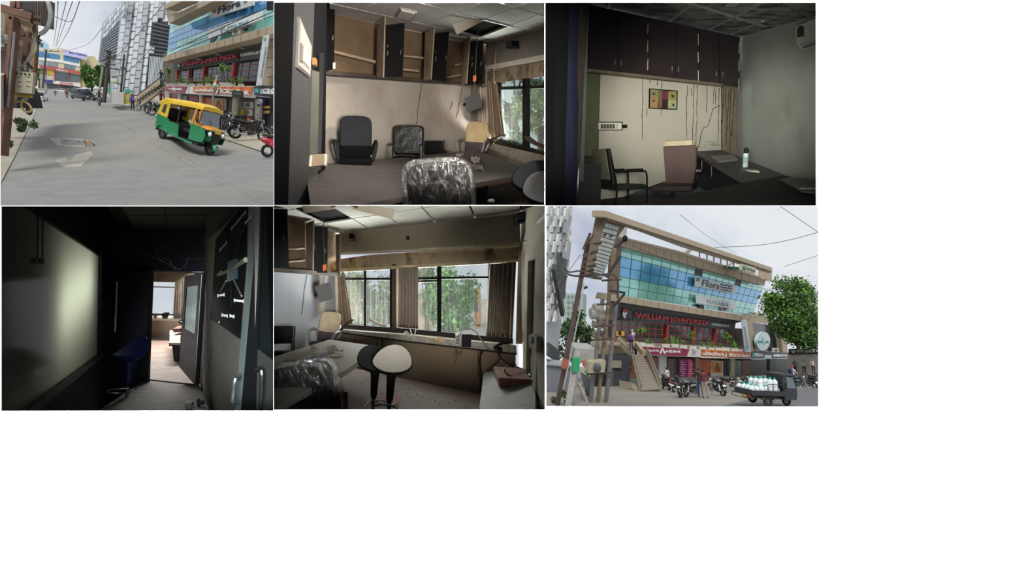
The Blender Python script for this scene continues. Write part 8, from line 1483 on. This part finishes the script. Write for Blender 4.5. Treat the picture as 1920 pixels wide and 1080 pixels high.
obj('front_cowl', loft([[(x, hw * math.cos(a), zc + zh * math.sin(a)) for a in [2 * PI * i / 14 for i in range(14)]] for x, hw, zc, zh in ((-.45, .62, .74, .32), (-.2, .6, .75, .31), (.02, .5, .76, .27), (.12, .36, .77, .21), (.17, .2, .77, .12))]), GRN, e, True)
obj('dash_band', loft([[(x, hw * math.cos(a), zc + zh * math.sin(a)) for a in [2 * PI * i / 14 for i in range(14)]] for x, hw, zc, zh in ((-.5, .6, 1.0, .1), (-.2, .58, 1.0, .1), (.0, .46, .98, .08), (.08, .3, .97, .05))]), ORG, e, True)
fp = obj('face_panel', prism([Vector((.22 - .3 * abs(y) ** 1.6, y, z)) for y, z in ((-.52, .93), (-.46, .78), (-.2, .68), (-.17, .5), (.17, .5), (.2, .68), (.46, .78), (.52, .93), (0, .96))], Vector((-.14, 0, 0))), BKP, e)
for s_ in (-1, 1):
    obj('headlight', ell((.17, s_ * .38, .83), (.06, .09, .09), 12, 7), M('#e9ebea', .1, var=0), e, True); mr = obj('mirror', ell((-.2, s_ * .78, 1.22), (.03, .07, .12), 8, 6), BKP, e, True); obj('mirror_arm', tube([(-.3, s_ * .56, 1.15), (-.2, s_ * .76, 1.22)], .012, 5), BKP, mr); obj('indicator', ell((.06, s_ * .45, .95), (.03, .1, .035), 8, 5), M('#8a4a1c', .3), e, True)
obj('number_plate', box((.24, 0, .96), (.02, .34, .14)), M('#d9b43a', .5, var=0), e); obj('wiper', tube([(-.15, .05, 1.06), (-.18, -.05, 1.3)], .01, 4), BLK, e)
wheel(e, 0, .24, .07, True, M('#5a5048', .6)); wheel(e, -2.0, .24, .07, True, M('#5a5048', .6), -.58); wheel(e, -2.0, .24, .07, True, M('#5a5048', .6), .58)
obj('front_mudguard', loft([[(.0 + (.27 + d_) * math.cos(a), dy, .24 + (.27 + d_) * math.sin(a)) for d_, dy in ((-.02, -.13), (.03, -.08), (.05, 0), (.03, .08), (-.02, .13))] for a in [math.radians(b) for b in range(5, 176, 17)]], False), GRN, e, True); obj('fork', J(*[tube([(0, s_ * .1, .24), (-.08, s_ * .1, .6)], .03, 6) for s_ in (-1, 1)]), BKP, e)
for s_ in (-1, 1): obj('rear_mudguard', loft([[(-2.0 + (.3 + d_) * math.cos(a), s_ * .6 + dy, .24 + (.3 + d_) * math.sin(a)) for d_, dy in ((0, -.12), (.03, 0), (0, .12))] for a in [math.radians(b) for b in range(10, 171, 16)]], False), GRN, e, True)
fr, re_ = gp(391, 291.5), gp(303, 260); v_ = fr - re_; b_ = .58 * .66; a_ = math.sqrt(v_.length_squared - b_ * b_)
up = Vector((.03, 0, 1)); za = (up - v_ * (up.dot(v_) / v_.length_squared)).normalized()
xa = Matrix.Rotation(-math.atan2(b_, a_), 3, za) @ v_.normalized(); ya = za.cross(xa)
e.matrix_world = Matrix.Translation(fr) @ Matrix((xa, ya, za)).transposed().to_4x4() @ Matrix.Diagonal((a_ / 2.0, .66, .95, 1))
# ------------------------------------------------------------------ every set ends at the sides of its display box
bpy.context.view_layer.update()
def trim():
    for c, (x0, y0, x1, y1) in RECT.items():
        O = Vector((0, 0, 0)); tl, tr, br, bl = at(x0, y0, 10), at(x1, y0, 10), at(x1, y1, 10), at(x0, y1, 10); mid = at((x0 + x1) / 2, (y0 + y1) / 2, 10)
        pls = []
        for a, b in ((tl, tr), (tr, br), (br, bl), (bl, tl)):
            n = a.cross(b).normalized()
            if n.dot(mid) > 0: n = -n
            pls.append(n)                       # outward normals
        for o in REG.get(c, []):
            try: me = o.data; mw = o.matrix_world.copy()
            except ReferenceError: continue
            if me is None or o.name.startswith('wall_') and len(me.polygons) == 1: continue
            bb = [mw @ Vector(q) for q in o.bound_box]; cut = [n for n in pls if any(n.dot(q) > 0 for q in bb)]
            if not cut: continue
            co = [mw @ v.co for v in me.vertices]
            cut = [n for n in cut if any(n.dot(q) > 1e-5 for q in co)]
            if not cut: continue
            if any(all(n.dot(q) > 0 for q in co) for n in cut):
                DEAD.append(o); continue
            if me.users > 1: o.data = me = me.copy()
            inv = mw.inverted(); bm = bmesh.new(); bm.from_mesh(me)
            for n in cut:
                ln = (mw.to_3x3().transposed() @ n).normalized(); lo = inv @ O
                g = bmesh.ops.bisect_plane(bm, geom=bm.verts[:] + bm.edges[:] + bm.faces[:], plane_co=lo, plane_no=ln, clear_outer=True)
                ed = [q for q in g['geom_cut'] if isinstance(q, bmesh.types.BMEdge)]
                if ed and len(ed) < 400:
                    try: bmesh.ops.holes_fill(bm, edges=ed)
                    except Exception: pass
            if not bm.verts: DEAD.append(o)
            bm.to_mesh(me); bm.free()
DEAD = []
trim()
for o in DEAD:                                  # pieces wholly outside their box
    if not o.children:
        bpy.data.objects.remove(o)
    else: o.data.clear_geometry()
for o in list(SC.objects):
    if o.type == 'MESH' and len(o.data.polygons) == 0 and not o.children: bpy.data.objects.remove(o)
